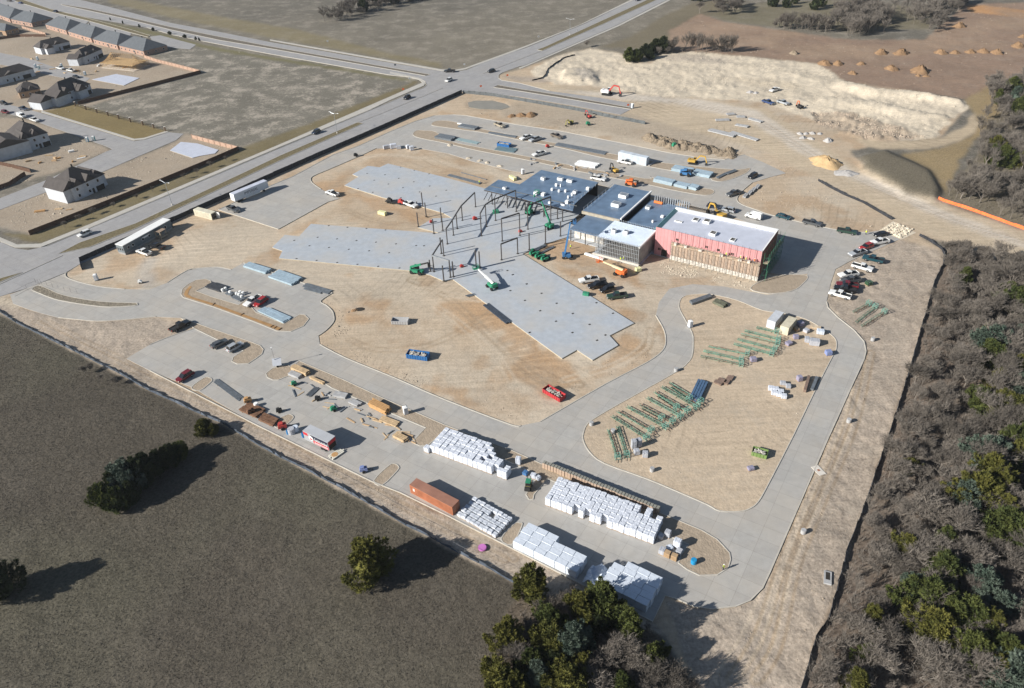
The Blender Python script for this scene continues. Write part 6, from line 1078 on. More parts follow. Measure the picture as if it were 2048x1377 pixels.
def chain(px, label, h=1.9):
    P = [G(*p) for p in px]; O = P[0].copy(); t = thing('chain_link_fence', label, 'fence', O)
    for a, b in zip(P[:-1], P[1:]):
        n = max(1, round((b-a).length/3.2))
        for k in range(n):
            p = a+(b-a)*k/n-O; q = a+(b-a)*(k+1)/n-O
            MB().tube(p, p+Vector((0, 0, h)), .035, n=5).build('post', m_post, t)
            for z in (h, .1): MB().tube(p+Vector((0, 0, z)), q+Vector((0, 0, z)), .025, n=4).build('rail', m_post, t)
chain([(600, 930), (687, 975), (782, 1029), (855, 1068), (957, 1123), (1040, 1170)], 'thin wire fence along the front verge by the white stacks')
chain([(72, 566), (95, 572), (130, 583), (168, 591)], 'thin wire gate standing open on the entry median'); chain([(79, 570), (55, 580), (30, 594)], 'thin wire gate panels at the entry drive mouth')
FRR = [(1600, 1385), (1608, 1357), (1631, 1277), (1656, 1240), (1671, 1187), (1696, 1092), (1721, 1032), (1751, 945), (1776, 873), (1801, 798), (1813, 758), (1833, 688), (1851, 626), (1868, 564), (1886, 529), (1888, 509), (1883, 499), (1856, 481), (1838, 472)]
fence('silt_fence', 'black silt fence between the graded strip and the wood', 'fence', FRR, 1.15, 2.4, m_silt, m_post, .06, .07, 1.3, 'fabric_panel', .25, .2)
fence('silt_fence', 'black silt fence beside the gravel haul road', 'fence', [(1783, 440), (1726, 406.5), (1686, 389.5), (1656, 374), (1636, 362)], 1.2, 2.4, m_silt, m_post, .06, .07, None, 'fabric_panel', .2, .2)
fence('silt_fence', 'dark curved silt fence around rubble near the junction', 'fence', [(1064, 162), (1082, 158), (1091, 150), (1095, 141), (1103, 133), (1125, 118), (1150, 110)], .9, 2.4, m_silt, m_post, .06, .06, None, 'fabric_panel', .3, .2)
fence('safety_fence', 'orange mesh safety fence beside the haul road at the wood', 'fence', [(1876, 400), (1920, 414), (1961, 428), (2010, 446), (2060, 464)], 1.2, 2.6, m_or, m_post, .05, .06, None, 'mesh_panel', .15, .15)
fence('brick_wall', 'pinkish brick garden wall with piers behind the framed house', 'wall', [(289, 116), (316, 125), (360, 136), (402, 147)], 1.9, 4.4, m_bw, m_bw, .25, .5, 2.1, 'wall_panel'); fence('brick_wall', 'pinkish brick garden wall on the corner lot with the bare slab', 'wall', [(385, 277), (430, 289), (477, 301)], 1.9, 4.4, m_bw, m_bw, .25, .5, 2.1, 'wall_panel'); fence('brick_wall', 'low brick garden wall beside the dormered brick house', 'wall', [(45, 57), (92, 71)], 1.8, 4.4, m_bw, m_bw, .25, .5, 2.0, 'wall_panel')
fence('wooden_fence', 'dark wooden fence between the brick wall and the stone pillars', 'fence', [(402, 147), (330, 166), (240, 189), (157, 210)], 2.0, 2.5, m_wf, m_wf, .08, .14, 2.05, 'board_panel'); fence('wooden_fence', 'long dark wooden fence beside the verge of the main road', 'fence', [(478, 301), (430, 322), (370, 347), (250, 396), (150, 436), (60, 471)], 2.0, 2.5, m_wf, m_wf, .08, .14, 2.05, 'board_panel')
for lb, px in (('brown wooden fence around the dark blue roofed house', [(-20, 82), (40, 74), (92, 74)]), ('brown wooden fence at the street corner by the steep roofed house', [(-20, 386), (20, 372), (52, 351)]), ('orange brown wooden fence at the left edge by the big corner house', [(-20, 326), (30, 337), (62, 346)])): fence('wooden_fence', lb, 'fence', px, 1.9, 2.5, m_wf, m_wf, .08, .14, 2.0, 'board_panel')
t = thing('pillar_fence', 'iron fence with stone pillars beside the golden lawn', 'fence', G(151, 210)); PP = [G(150+605/4-151+x*0, 0) if 0 else G(x/4, y/4) for x, y in ((605, 850), (690, 880), (778, 905), (866, 927), (952, 952), (1046, 978), (1145, 1003), (1232, 1027), (1325, 1052))]; O = G(151, 210)
for k, p in enumerate(PP):
    q = p-O; s = MB().box(q.x, q.y, 0, .75, .75, 2.2, .5).build('pillar', m_ht, t); MB().box(q.x, q.y, 2.2, .9, .9, .15, .5).build('cap_stone', m_cmu, s)
    if k < 8:
        r = PP[k+1]-O
        for z in (.3, 1.6): MB().beam((q.x, q.y, z), (r.x, r.y, z), .06).build('rail', m_trim, t)
        for i in range(1, 16): v = q+(r-q)*i/16; MB().beam((v.x, v.y, .15), (v.x, v.y, 1.75), .035).build('picket', m_trim, t)
# street lamps, signs, saplings
def lamp(label, px, h=9.5):
    c = G(*px); t = thing('street_lamp', label, 'street lamp', (c.x, c.y, .1), RD); MB().tube((0, 0, 0), (0, 0, h), .13, .07, n=8).build('pole', m_galv, t); MB().tube((0, 0, 0), (0, 0, .6), .28, n=8).build('footing', m_cmu, t)
    for s in (-1, 1): a = MB().tube((0, 0, h-.1), (0, s*2.4, h+.5), .05, n=6).build('arm', m_galv, t); MB().box(0, s*2.7, h+.45, .3, .8, .14).build('lamp_head', m_whp, a)
for lb, p in (('double armed street lamp in the median near the site office', (344.5, 411)), ('double armed street lamp in the median beyond the trailer lot', (674.5, 267.5)), ('double armed street lamp in the median past the junction', (1140, 70))): lamp(lb, p)
m_bark = M('bark_grey', (.19, .165, .14), .95, .25, 2, var2=.25); m_twigy = M('sapling_leaf', (.22, .2, .09), .9, .3, 2)
def signp(label, px, col, h=1.8, w_=1.2):
    c = G(*px); t = thing('road_sign', label, 'sign', (c.x, c.y, 0), .3); MB().tube((0, 0, 0), (0, 0, h+.3), .05, n=6).build('post', m_galv, t); MB().box(0, -.08, h-.5, w_, .05, .9).build('sign_board', col, t)
for lb, p, col in (('grey sign board in the far carriageway median', (791, 136), m_joist), ('white sign board standing beside the far pavement', (656, 88), m_whp), ('white sign board at the junction corner by the field', (820, 163), m_whp), ('white sign board behind the far corner of the junction', (929, 135), m_whp), ('white utility box beside the far road pavement', (1155, 66), m_whp), ('white marker board on the far verge of the road', (1077, 79), m_whp), ('orange warning sign on the closed road corner', (1015, 157), m_or), ('orange warning sign on the verge before the junction', (807, 185), m_or), ('red barrier board at the closed road mouth', (962, 179), m_or), ('orange barrier board at the end of the closed road', (1256, 217), m_or)): signp(lb, p, col)
# ================================================================ TREES
def cedar_mesh(seed, h, r, n=13000):
    rr = np.random.RandomState(seed); ns = 84; ph = rr.rand(4)*6.283
    tz = np.sort(rr.rand(ns))**.8*.93; ang = np.arange(ns)*2.4+rr.rand(ns)*.9
    lob = 1+.24*np.sin(2*ang+ph[0])+.16*np.sin(3*ang+ph[1])+.12*np.sin(7*tz+ph[2])
    prof = (np.clip(np.sin(np.clip(tz*.86+.16, 0, 1)*math.pi), 0, 1)**.7)*(1-.25*tz)
    R_ = prof*r*lob*(.75+.4*rr.rand(ns)); ax = np.stack([np.cos(ang), np.sin(ang), .55+.9*tz+.35*rr.rand(ns)], 1); ax /= np.linalg.norm(ax, axis=1)[:, None]
    ln_ = (.42+.3*rr.rand(ns))*r; tip = np.stack([np.cos(ang)*R_, np.sin(ang)*R_, .35+tz*h*.93+.25*ln_], 1); root = tip-ax*ln_[:, None]
    k = rr.randint(0, ns, n); t = rr.rand(n)**.75; w_ = (.34*(1-t)+.07)*ln_[k]*1.15
    off = rr.randn(n, 3); off -= (off*ax[k]).sum(1)[:, None]*ax[k]; off /= np.linalg.norm(off, axis=1)[:, None]
    P = root[k]+ax[k]*(t*ln_[k])[:, None]+off*(w_*(.45+.6*rr.rand(n)))[:, None]; P[:, 2] = np.clip(P[:, 2], .1, None)
    d = ax[k]*.9+off*.75+rr.randn(n, 3)*.3; d /= np.linalg.norm(d, axis=1)[:, None]
    sd = np.cross(d, rr.randn(n, 3)); sd /= np.linalg.norm(sd, axis=1)[:, None]
    L_ = ((.2+.26*rr.rand(n))*(.55+.13*r))[:, None]; W = ((.05+.055*rr.rand(n))*(.7+.12*r))[:, None]
    V = np.stack([P-sd*W, P+sd*W, P+d*L_], 1).reshape(-1, 3); mb = MB(); mb.v = [tuple(v) for v in V.tolist()]; mb.f = [tuple(f) for f in np.arange(3*n).reshape(n, 3).tolist()]; mb.mi = [0]*n
    ring = []  # solid inner core, added to block light through the leaves
    for q in range(9):
        t_ = q/8; rp = max(.03, math.sin(min(1, t_*.86+.12)*math.pi)**.7*(1-.3*t_)*r*.62); ring.append([(math.cos(a*.785+q*.2)*rp*rr.uniform(.8, 1.15), math.sin(a*.785+q*.2)*rp*rr.uniform(.8, 1.15), .25+t_*(h*.82)) for a in range(8)])
    mb.add([v for g_ in ring for v in g_], [(q*8+a, q*8+(a+1) % 8, q*8+8+(a+1) % 8, q*8+8+a) for q in range(8) for a in range(8)])
    me_ = bpy.data.meshes.new('crown'); me_.from_pydata(mb.v, [], mb.f); me_.update(); return me_
def leafmat(name, c1, c2):
    m = bpy.data.materials.new(name); m.use_nodes = True; t = m.node_tree; n = t.nodes; L = t.links; b = n['Principled BSDF']; b.inputs['Roughness'].default_value = .8; b.inputs['Specular IOR Level'].default_value = .15
    tc = n.new('ShaderNodeTexCoord'); z = n.new('ShaderNodeTexNoise'); z.inputs['Scale'].default_value = .9; z.inputs['Detail'].default_value = 4; L.new(tc.outputs['Object'], z.inputs['Vector']); oi = n.new('ShaderNodeObjectInfo')
    a = n.new('ShaderNodeMath'); a.operation = 'MULTIPLY_ADD'; L.new(oi.outputs['Random'], a.inputs[0]); a.inputs[1].default_value = .6; a.inputs[2].default_value = -.3
    s = n.new('ShaderNodeMath'); s.operation = 'ADD'; s.use_clamp = True; mr = n.new('ShaderNodeMapRange'); mr.inputs[1].default_value = .35; mr.inputs[2].default_value = .65; L.new(z.outputs['Fac'], mr.inputs[0]); L.new(mr.outputs[0], s.inputs[0]); L.new(a.outputs[0], s.inputs[1])
    mx = n.new('ShaderNodeMix'); mx.data_type = 'RGBA'; L.new(s.outputs[0], mx.inputs[0]); mx.inputs[6].default_value = c1+(1,); mx.inputs[7].default_value = c2+(1,); L.new(mx.outputs[2], b.inputs['Base Color']); return m
lm_g = leafmat('cedar_green', (.042, .056, .018), (.092, .104, .028)); lm_y = leafmat('cedar_olive', (.066, .07, .018), (.135, .127, .03)); lm_b = leafmat('cedar_blue', (.055, .08, .06), (.105, .13, .10)); lm_d = leafmat('cedar_dark', (.024, .034, .015), (.05, .06, .022))
for m in (lm_g,): pass
CED = [cedar_mesh(k, h, r) for k, (h, r) in enumerate(((6.5, 2.9), (7.5, 2.7), (5.6, 3.0), (8.4, 2.6), (5.0, 2.4)))]
for me_ in CED: me_.materials.append(lm_g)
trunk_me = MB().tube((0, 0, -.2), (0, 0, 2.4), .22, .12, n=8).build('trunk', m_bark); TRK = trunk_me.data; bpy.data.objects.remove(trunk_me)
CSZ = ((6.5, 2.9), (7.5, 2.7), (5.6, 3.0), (8.4, 2.6), (5.0, 2.4))
def cedar(label, base, h, lm, group=None, k=None, wide=1.):
    k = rnd.randrange(5) if k is None else k; s = h/CSZ[k][0]; t = thing('cedar_tree', label, 'tree', (base.x, base.y, gz(base.x, base.y)), rnd.uniform(0, 6.28), group); t.scale = (s*wide, s*wide, s)
    o = link('crown', CED[k], t); o.material_slots[0].link = 'OBJECT'; o.material_slots[0].material = lm; link('trunk', TRK, t); return t
def bare_mesh(seed, h, spread=1.):
    rr = random.Random(seed); big = MB(); tw = MB()
    def grow(p, d, l, r, lev):
        q = p+d*l
        if lev >= 3: tw.tube(p, q, max(r, .028), max(r*.55, .018), n=3, caps=False)
        else: big.tube(p, q, r, r*.68, n=6 if lev < 2 else 4, caps=False)
        if lev == 5:
            for _ in range(4):
                e = (d+Vector((rr.uniform(-1, 1), rr.uniform(-1, 1), rr.uniform(-.6, 1)))*.9).normalized()*rr.uniform(.3, .75); s = e.cross(Vector((rr.uniform(-1, 1), rr.uniform(-1, 1), 1))).normalized()*.022; st = p+(q-p)*rr.uniform(.2, 1); b = len(tw.v)
                tw.v += [tuple(st-s), tuple(st+s), tuple(st+e)]; tw.f.append((b, b+1, b+2)); tw.mi.append(0)
            return
        nb = (4, 4, 4, 4, 3)[lev]
        for i in range(nb):
            a = rr.uniform(0, 6.283); ax = Vector((math.cos(a), math.sin(a), rr.uniform(-.25, .45)))
            nd = (d*.8+ax*(.6+.25*rr.random())*spread).normalized(); nd.z += .2; nd.normalize()
            grow(p+(q-p)*(1 if i == 0 else rr.uniform(.4, 1.)), nd, l*rr.uniform(.66, .9), r*(.66 if i == 0 else .48), lev+1)
    grow(Vector((0, 0, -.2)), Vector((rr.uniform(-.15, .15), rr.uniform(-.15, .15), 1)).normalized(), h*.24, h*.019, 0)
    a = bpy.data.meshes.new('trunk'); a.from_pydata(big.v, [], big.f); a.update(); b = bpy.data.meshes.new('crown'); b.from_pydata(tw.v, [], tw.f); b.update(); return a, b
m_tw = M('twig_grey', (.152, .133, .113), .95, .25, .5, var2=.3)
BARE = [bare_mesh(40+k, h, s) for k, (h, s) in enumerate(((8., 1.15), (9., 1.0), (7., 1.3), (8., 1.25)))]
for a, b in BARE: a.materials.append(m_bark); b.materials.append(m_tw)
def bare(label, base, h, group=None, name='bare_tree'):
    k = rnd.randrange(4); s = h/(8., 9., 7., 8.)[k]; t = thing(name, label, 'tree', (base.x, base.y, gz(base.x, base.y)), rnd.uniform(0, 6.28), group); t.scale = (s,)*3; link('trunk', BARE[k][0], t); link('crown', BARE[k][1], t); return t
def at(px, py, h): return G(px, py, h*.5)
# trees in the dry field
cedar('round olive green cedar alone in the middle of the dry field', G(743, 1155), 10.2, lm_y, None, 0, 1.12); cedar('small yellow green cedar beside the front silt fence', G(410, 868), 4.6, lm_y, None, 2, .95); cedar('smaller cedar touching the one beside the front silt fence', G(429, 869), 3.4, lm_y, None, 2, .8); cedar('dark cedar at the left edge of the dry field', G(10, 1190), 9.0, lm_d, None, 0, 1.1)
for x, y, h, lm in ((218, 1027, 5.6, lm_g), (243, 1033, 5.2, lm_g), (232, 1000, 5.5, lm_d), (262, 995, 6.8, lm_b), (285, 985, 6.5, lm_d), (300, 968, 6.2, lm_d), (322, 958, 5.6, lm_d), (345, 945, 5., lm_d), (365, 930, 3.6, lm_g), (268, 1018, 5.2, lm_d)): cedar('dark cedar in the dense grove standing in the dry field' if lm is lm_d else ('blue grey cedar in the dense grove of the dry field' if lm is lm_b else 'green cedar at the rim of the dense field grove'), G(x, y-16), h*1.22, lm, 'cedars of the field grove')
for x, y in ((170, 748), (205, 765), (235, 770), (185, 742)): bare('low bare shrub against the front silt fence', G(x, y), 3.4, 'bare shrubs at the front fence', 'bare_shrub')
# clump at the lower edge
def P4(x, y): return (1024+x/3.992, 1032+y/3.992)
cedar('tall olive cedar standing apart beside the lumber blocks', G(*P4(155, 665)), 10.6, lm_y, None, 3, 1.05)
for (x, y), h, lm, lb in (((740, 700), 7.0, lm_g, 'green cedar tip right against the shaded lumber block'), ((560, 740), 6.2, lm_y, 'olive cedar between the tall one and the shaded lumber'), ((930, 880), 8.0, lm_g, 'big dark green cedar below the shaded lumber corner'), ((500, 1000), 9.0, lm_b, 'large blue grey cedar in the lower clump')): cedar(lb, at(*P4(x, y), h*1.25), h*1.25, lm)
for (x, y), h, lm in (((310, 850), 6, lm_g), ((330, 1010), 6.5, lm_y), ((150, 1170), 5.5, lm_g), ((570, 1190), 6, lm_y), ((210, 1260), 6, lm_b), ((440, 1330), 6.5, lm_y), ((30, 1330), 6, lm_y), ((1115, 1130), 5.5, lm_g), ((-52, 950), 6, lm_y), ((880, 1370), 6, lm_g), ((-90, 1320), 6, lm_y), ((690, 880), 5, lm_d), ((330, 1180), 5, lm_d)): cedar({lm_g: 'green', lm_y: 'olive', lm_b: 'blue grey', lm_d: 'dark shaded'}[lm]+' cedar in the tree clump at the lower edge of the lot', at(*P4(x, y), h*1.2), h*1.2, lm, 'cedars of the lower clump')
for x, y, h in ((150, 900, 6), (960, 1060, 9.5), (1150, 1290, 9), (1300, 1310, 9), (380, 660, 6), (60, 1130, 8), (830, 1080, 9), (1020, 1230, 9), (820, 740, 5.5), (700, 1330, 9), (480, 760, 6), (640, 1190, 8), (1400, 1370, 7), (250, 700, 5)): bare('bare grey tree in the clump at the lower edge of the lot', at(*P4(x, y), h), h, 'bare trees of the lower clump')
# wood on the right
CW = [(1536+x/4, 688+y/4) for x, y in ((1850, 280), (1700, 440), (1950, 520), (1990, 640), (1930, 760), (1980, 880), (1750, 880), (1680, 1180), (1580, 1220), (1870, 1150), (1800, 100), (2000, 330), (1880, 470), (1900, 1320), (1130, 980), (1960, 1000), (1760, 60), (1990, 180), (1640, 1060), (1780, 1020), (2030, 760))]+[(1536+x/4, 1032+y/4) for x, y in ((1900, 90), (1110, 250), (1410, 200), (1400, 440), (1290, 650), (1190, 570), (840, 800), (1720, 560), (1850, 720), (1620, 820), (1780, 870), (1610, 1080), (1880, 1080), (1830, 1240), (1980, 1280), (810, 1100), (720, 1340), (1330, 900), (1480, 820), (1700, 720), (1540, 930), (2000, 1180))]+[(1536+x/4, 344+y/4) for x, y in ((1580, 840), (1920, 970), (2030, 1040), (1740, 1290), (1800, 1350), (2000, 1310))]+[(1536+x/4, y/4) for x, y in ((1960, 690), (1850, 770), (2020, 850), (1830, 1150), (1800, 1230), (1890, 1250), (2040, 1280), (1990, 760))]
for k, (x, y) in enumerate(CW):
    h = rnd.uniform(6.8, 9.8) if not (x < 1850 and y > 880) else rnd.uniform(4.6, 6.8)
    p = at(x, y, h); lm = rnd.choice((lm_g, lm_y, lm_y, lm_g, lm_b)); cedar(('tall ' if h > 8.2 else '')+{lm_g: 'green', lm_y: 'olive yellow', lm_b: 'blue grey'}[lm]+' cedar among the bare trees of the wood beside the site', p, h, lm, 'cedars of the wood', None, rnd.uniform(.9, 1.15))
wp = pxy([(1893, 505), (1935, 505), (2055, 540), (2160, 560), (2140, 1400), (1618, 1400), (1642, 1280), (1682, 1190), (1732, 1034), (1812, 800), (1862, 628), (1896, 530)]); wp2 = pxy([(1890, 398), (1950, 330), (1962, 250), (1980, 175), (2100, 150), (2100, 465), (2048, 450)])
def fill(poly, n, dmin, seed):
    rr = random.Random(seed); out = []; x0, y0 = poly.min(0); x1, y1 = poly.max(0); q = 0
    while len(out) < n and q < 40000:
        q += 1; x, y = rr.uniform(x0, x1), rr.uniform(y0, y1)
        if pip(poly, np.array([x]), np.array([y]))[0] and all((x-a)**2+(y-b)**2 > dmin*dmin for a, b in out): out.append((x, y))
    return out
_fr = [G(*p) for p in ((1608, 1357), (1671, 1187), (1721, 1032), (1801, 798), (1851, 626), (1888, 520))]
for x, y in fill(wp, 165, 3.6, 3):
    h = rnd.uniform(7.5, 13); nr = min((Vector((x, y, 0))-(a+(b-a)*t_)).length for a, b in zip(_fr[:-1], _fr[1:]) for t_ in (0, .25, .5, .75, 1)) < 12
    if nr: h *= .72
    bare(('tall' if h > 8.5 else 'low' if h < 6 else 'grey')+' bare tree '+('at the wood edge by the black silt fence' if nr else 'deep in the wood among cedars'), Vector((x, y, 0)), h, 'bare trees of the wood')
for x, y in fill(wp2, 42, 4., 4): bare('bare grey tree beyond the orange safety fence', Vector((x, y, 0)), rnd.uniform(9, 13), 'bare trees beyond the safety fence')
# brush under the trees
def brush(poly, n, hmin, hmax, seed, name, mat, nt=5):
    rr = random.Random(seed); mb = MB()
    for x, y in fill(poly, n, .1, seed) if n < 500 else [(rr.uniform(poly[:, 0].min(), poly[:, 0].max()), rr.uniform(poly[:, 1].min(), poly[:, 1].max())) for _ in range(n)]:
        z = gz(x, y)-.05
        for _ in range(nt):
            a = rr.uniform(0, 6.28); h = rr.uniform(hmin, hmax); l = rr.uniform(.15, .6)*h; w_ = .03
            q = Vector((x+math.cos(a)*l, y+math.sin(a)*l, z+h)); s = Vector((-math.sin(a), math.cos(a), 0))*w_
            b = len(mb.v); p = Vector((x, y, z)); mb.v += [tuple(p-s), tuple(p+s), tuple(q)]; mb.f.append((b, b+1, b+2)); mb.mi.append(0)
    return mb, name, mat
def brush_in(poly, n, hmin, hmax, seed, name, mat, nt=5):
    rr = np.random.RandomState(seed); X = rr.uniform(poly[:, 0].min(), poly[:, 0].max(), n*3); Y = rr.uniform(poly[:, 1].min(), poly[:, 1].max(), n*3); k = pip(poly, X, Y); X, Y = X[k][:n], Y[k][:n]; r2 = random.Random(seed); mb = MB()
    for x, y in zip(X.tolist(), Y.tolist()):
        z = gz(x, y)-.05
        for _ in range(nt):
            a = r2.uniform(0, 6.28); h = r2.uniform(hmin, hmax); l = r2.uniform(.15, .7)*h; cs, sn = math.cos(a), math.sin(a); w_ = .035; b = len(mb.v)
            mb.v += [(x-sn*-w_, y+cs*-w_, z), (x-sn*w_, y+cs*w_, z), (x+cs*l, y+sn*l, z+h)]; mb.f.append((b, b+1, b+2)); mb.mi.append(0)
    return stuff(mb.build(name, mat))
tag(brush_in(wp, 8000, .5, 2.2, 5, 'undergrowth', m_tw, 6), 'tangled grey undergrowth beneath the trees of the wood', 'undergrowth'); tag(brush_in(wp2, 1500, .4, 1.6, 6, 'undergrowth', m_tw, 5), 'tangled grey undergrowth behind the orange safety fence', 'undergrowth')
cl = pxy(CLUMP); tag(brush_in(cl, 900, .3, 1.2, 7, 'undergrowth', m_tw, 5), 'tangled grey undergrowth beneath the lower tree clump', 'undergrowth')
# low thicket that fills the wood, too tangled to count
def lightbare(seed):
    rr = random.Random(seed); mb = MB()
    def grow(p, d, l, r, lev):
        q = p+d*l
        mb.tube(p, q, r, r*.6, n=3, caps=False)
        if lev == 3:
            for _ in range(6):
                e = (d+Vector((rr.uniform(-1, 1), rr.uniform(-1, 1), rr.uniform(-.5, 1)))*.9).normalized()*rr.uniform(.3, .8); s = e.cross(Vector((rr.uniform(-1, 1), rr.uniform(-1, 1), 1))).normalized()*.022; st = p+(q-p)*rr.uniform(.2, 1); b = len(mb.v); mb.v += [tuple(st-s), tuple(st+s), tuple(st+e)]; mb.f.append((b, b+1, b+2)); mb.mi.append(0)
            return
        for i in range(4):
            a = rr.uniform(0, 6.283); nd = (d*.9+Vector((math.cos(a), math.sin(a), rr.uniform(-.1, .5)))*.6).normalized(); nd.z += .15; nd.normalize()
            grow(p+(q-p)*rr.uniform(.4, 1.), nd, l*rr.uniform(.65, .9), max(r*.55, .022), lev+1)
    grow(Vector((0, 0, -.1)), Vector((0, 0, 1)), 1.5, .06, 0); return np.array(mb.v), mb.f
LB = [lightbare(k) for k in range(4)]
def thicket(poly, n, s0, s1, seed, label):
    rr = np.random.RandomState(seed); X = rr.uniform(poly[:, 0].min(), poly[:, 0].max(), n*5); Y = rr.uniform(poly[:, 1].min(), poly[:, 1].max(), n*5); k = pip(poly, X, Y); X, Y = X[k][:n], Y[k][:n]; VV = []; FF_ = []; b = 0
    for i, (x, y) in enumerate(zip(X, Y)):
        v, f = LB[i % 4]; a = rr.rand()*6.28; s = rr.uniform(s0, s1); c, sn = math.cos(a)*s, math.sin(a)*s; VV.append(np.stack([x+c*v[:, 0]-sn*v[:, 1], y+sn*v[:, 0]+c*v[:, 1], gz(float(x), float(y))+v[:, 2]*s], 1)); FF_ += [tuple(q+b for q in g_) for g_ in f]; b += len(v)
    me_ = bpy.data.meshes.new('thicket'); me_.from_pydata(np.concatenate(VV).tolist(), [], FF_); me_.materials.append(m_tw); tag(stuff(link('thicket', me_)), label, 'thicket')
thicket(wp, 520, .7, 1.5, 21, 'low leafless thicket filling the wood beside the site'); thicket(wp2, 200, 1., 2.2, 22, 'low leafless thicket beyond the orange safety fence')
for k_, (pl_, n_, lb_) in enumerate((([(1480, 4), (1560, -2), (1900, -4), (2060, -20), (2060, -60), (1450, -40)], 150, 'far leafless wood along the skyline side of the clearing'), ([(1650, 66), (1668, 22), (1745, 12), (1785, 40), (1775, 70), (1700, 76)], 90, 'leafless scrub of the thicket behind the brown clearing'), ([(1780, 22), (1890, 8), (1925, -5), (1880, 60), (1850, 72)], 70, 'leafless scrub of the slanting hedge beside the orange bank'), ([(1545, 50), (1660, 60), (1655, 68), (1545, 58)], 40, 'leafless scrub strip along the brown clearing'), ([(640, 46), (690, 46), (800, 12), (860, -4), (720, -4), (670, 20)], 60, 'leafless scrub of the far hedge line'), ([(1340, 100), (1470, 100), (1470, 107), (1340, 107)], 30, 'leafless scrub strip above the limestone'))): thicket(pxy(pl_), n_, 1.4, 3.0, 50+k_, lb_)
thicket(cl, 40, .7, 1.3, 23, 'low leafless thicket in the lower tree clump')
# dry grass tufts over the near field
fp = pxy([(-60, 640), (2, 634), (130, 700), (265, 770), (450, 860), (782, 1042), (1030, 1180), (990, 1270), (960, 1400), (-60, 1400)])
m_dry = M('dry_grass', (.10, .089, .068), .95, .4, .6)
def tufts(poly, n, seed, hs, name, mat, label):
    rr = np.random.RandomState(seed); X = rr.uniform(poly[:, 0].min(), poly[:, 0].max(), n*4); Y = rr.uniform(poly[:, 1].min(), poly[:, 1].max(), n*4); k = pip(poly, X, Y); X, Y = X[k][:n], Y[k][:n]; n = len(X)
    Z = np.array([gz(a, b) for a, b in zip(X.tolist(), Y.tolist())])-.03; a = rr.rand(n)*6.283; h = hs*(.5+rr.rand(n)); l = h*(.2+.8*rr.rand(n)); w_ = .035+.05*rr.rand(n); P = np.stack([X, Y, Z], 1); s = np.stack([-np.sin(a)*w_, np.cos(a)*w_, 0*a], 1); tip = P+np.stack([np.cos(a)*l, np.sin(a)*l, h], 1)
    V = np.stack([P-s, P+s, tip], 1).reshape(-1, 3); me_ = bpy.data.meshes.new(name); me_.from_pydata(V.tolist(), [], np.arange(3*n).reshape(-1, 3).tolist()); me_.materials.append(mat); return tag(stuff(link(name, me_)), label, 'grass')
tufts(fp, 170000, 8, .17, 'grass', m_dry, 'short dormant grass covering the dry field')
# far trees
for x, y in ((662, 44), (680, 42), (700, 36), (722, 30), (748, 24), (775, 16), (805, 9), (738, 12), (768, 6), (690, 24), (715, 14)): bare('bare dark tree in the hedge line across the far field', G(x, y), rnd.uniform(8, 12), 'bare trees of the far hedge line')
for x, y in ((727, 24), (755, 12), (790, 8), (845, 0), (820, 2)): cedar('dark cedar in the hedge line across the far field', G(x, y), rnd.uniform(7, 10), lm_d, 'cedars of the far hedge line')
for x, y, h in ((1258, 124, 8), (1272, 123, 7), (1290, 112, 7), (1310, 105, 8), (1325, 104, 9), (1300, 118, 6)): cedar('dark cedar in the small copse behind the pale limestone', G(x, y), h, lm_d if x > 1280 else lm_g, 'cedars of the copse behind the limestone')
for x, y in ((1283, 121), (1296, 110), (1318, 110), (1335, 108), (1174, 95), (1345, 104), (1365, 105), (1440, 106)): bare('bare dark tree in the copse behind the pale limestone', G(x, y), rnd.uniform(3.5, 7.5), 'bare trees of the copse behind the limestone')
rr = random.Random(11)
for poly, n, h0, h1, lb, gp in (([(1395, 30), (1420, 5), (1490, 2), (1480, 30), (1440, 38)], 14, 9, 12, 'bare grey tree in the far copse beyond the brown clearing', 'bare trees of the far copse'), ([(1655, 62), (1670, 25), (1740, 15), (1775, 40), (1770, 66), (1700, 72)], 26, 9, 13, 'bare grey tree in the thicket behind the brown clearing', 'bare trees of the thicket'), ([(1845, 70), (1890, 20), (1920, -8), (1960, -8), (1900, 40), (1870, 75)], 18, 9, 13, 'bare tree in the slanting hedge beside the orange bank', 'bare trees of the slanting hedge'), ([(1690, 5), (1900, 2), (2060, -6), (2060, -30), (1650, -25)], 24, 11, 16, 'bare tree in the far belt along the horizon side', 'bare trees of the far belt'), ([(1545, 52), (1660, 62), (1655, 68), (1545, 58)], 8, 4, 6, 'low bare bush along the brown clearing', 'low bushes along the clearing')):
    for x, y in fill(pxy(poly), n, 3, rr.randrange(99)): bare(lb, Vector((x, y, 0)), rr.uniform(h0, h1), gp)
for x, y in ((1546, 14), (1572, 16), (1590, 8), (1628, 20), (1642, 14), (1400, 4), (1385, 2), (1700, 12), (1730, 6)): cedar('dark evergreen tree near the far track', G(x, y), rnd.uniform(6, 9), lm_d, 'evergreens near the far track')
for x, y in ((130, 457), (161, 441.5), (188, 430), (227.5, 414.5), (274, 398.5), (306, 385), (370, 358.5), (394, 348.5), (422, 336), (453, 323)): bare('thin staked sapling in the verge beside the long wooden fence', G(x, y), rnd.uniform(3, 4), 'saplings beside the wooden fence', 'sapling')
for x, y in ((221, 41), (246, 47.5), (279, 55), (307, 62), (340, 69.5), (370, 76), (392, 80), (399, 82)): cedar('small dark conifer in the verge by the parking bays', G(x, y), 2.4, lm_d, 'conifers by the parking bays')
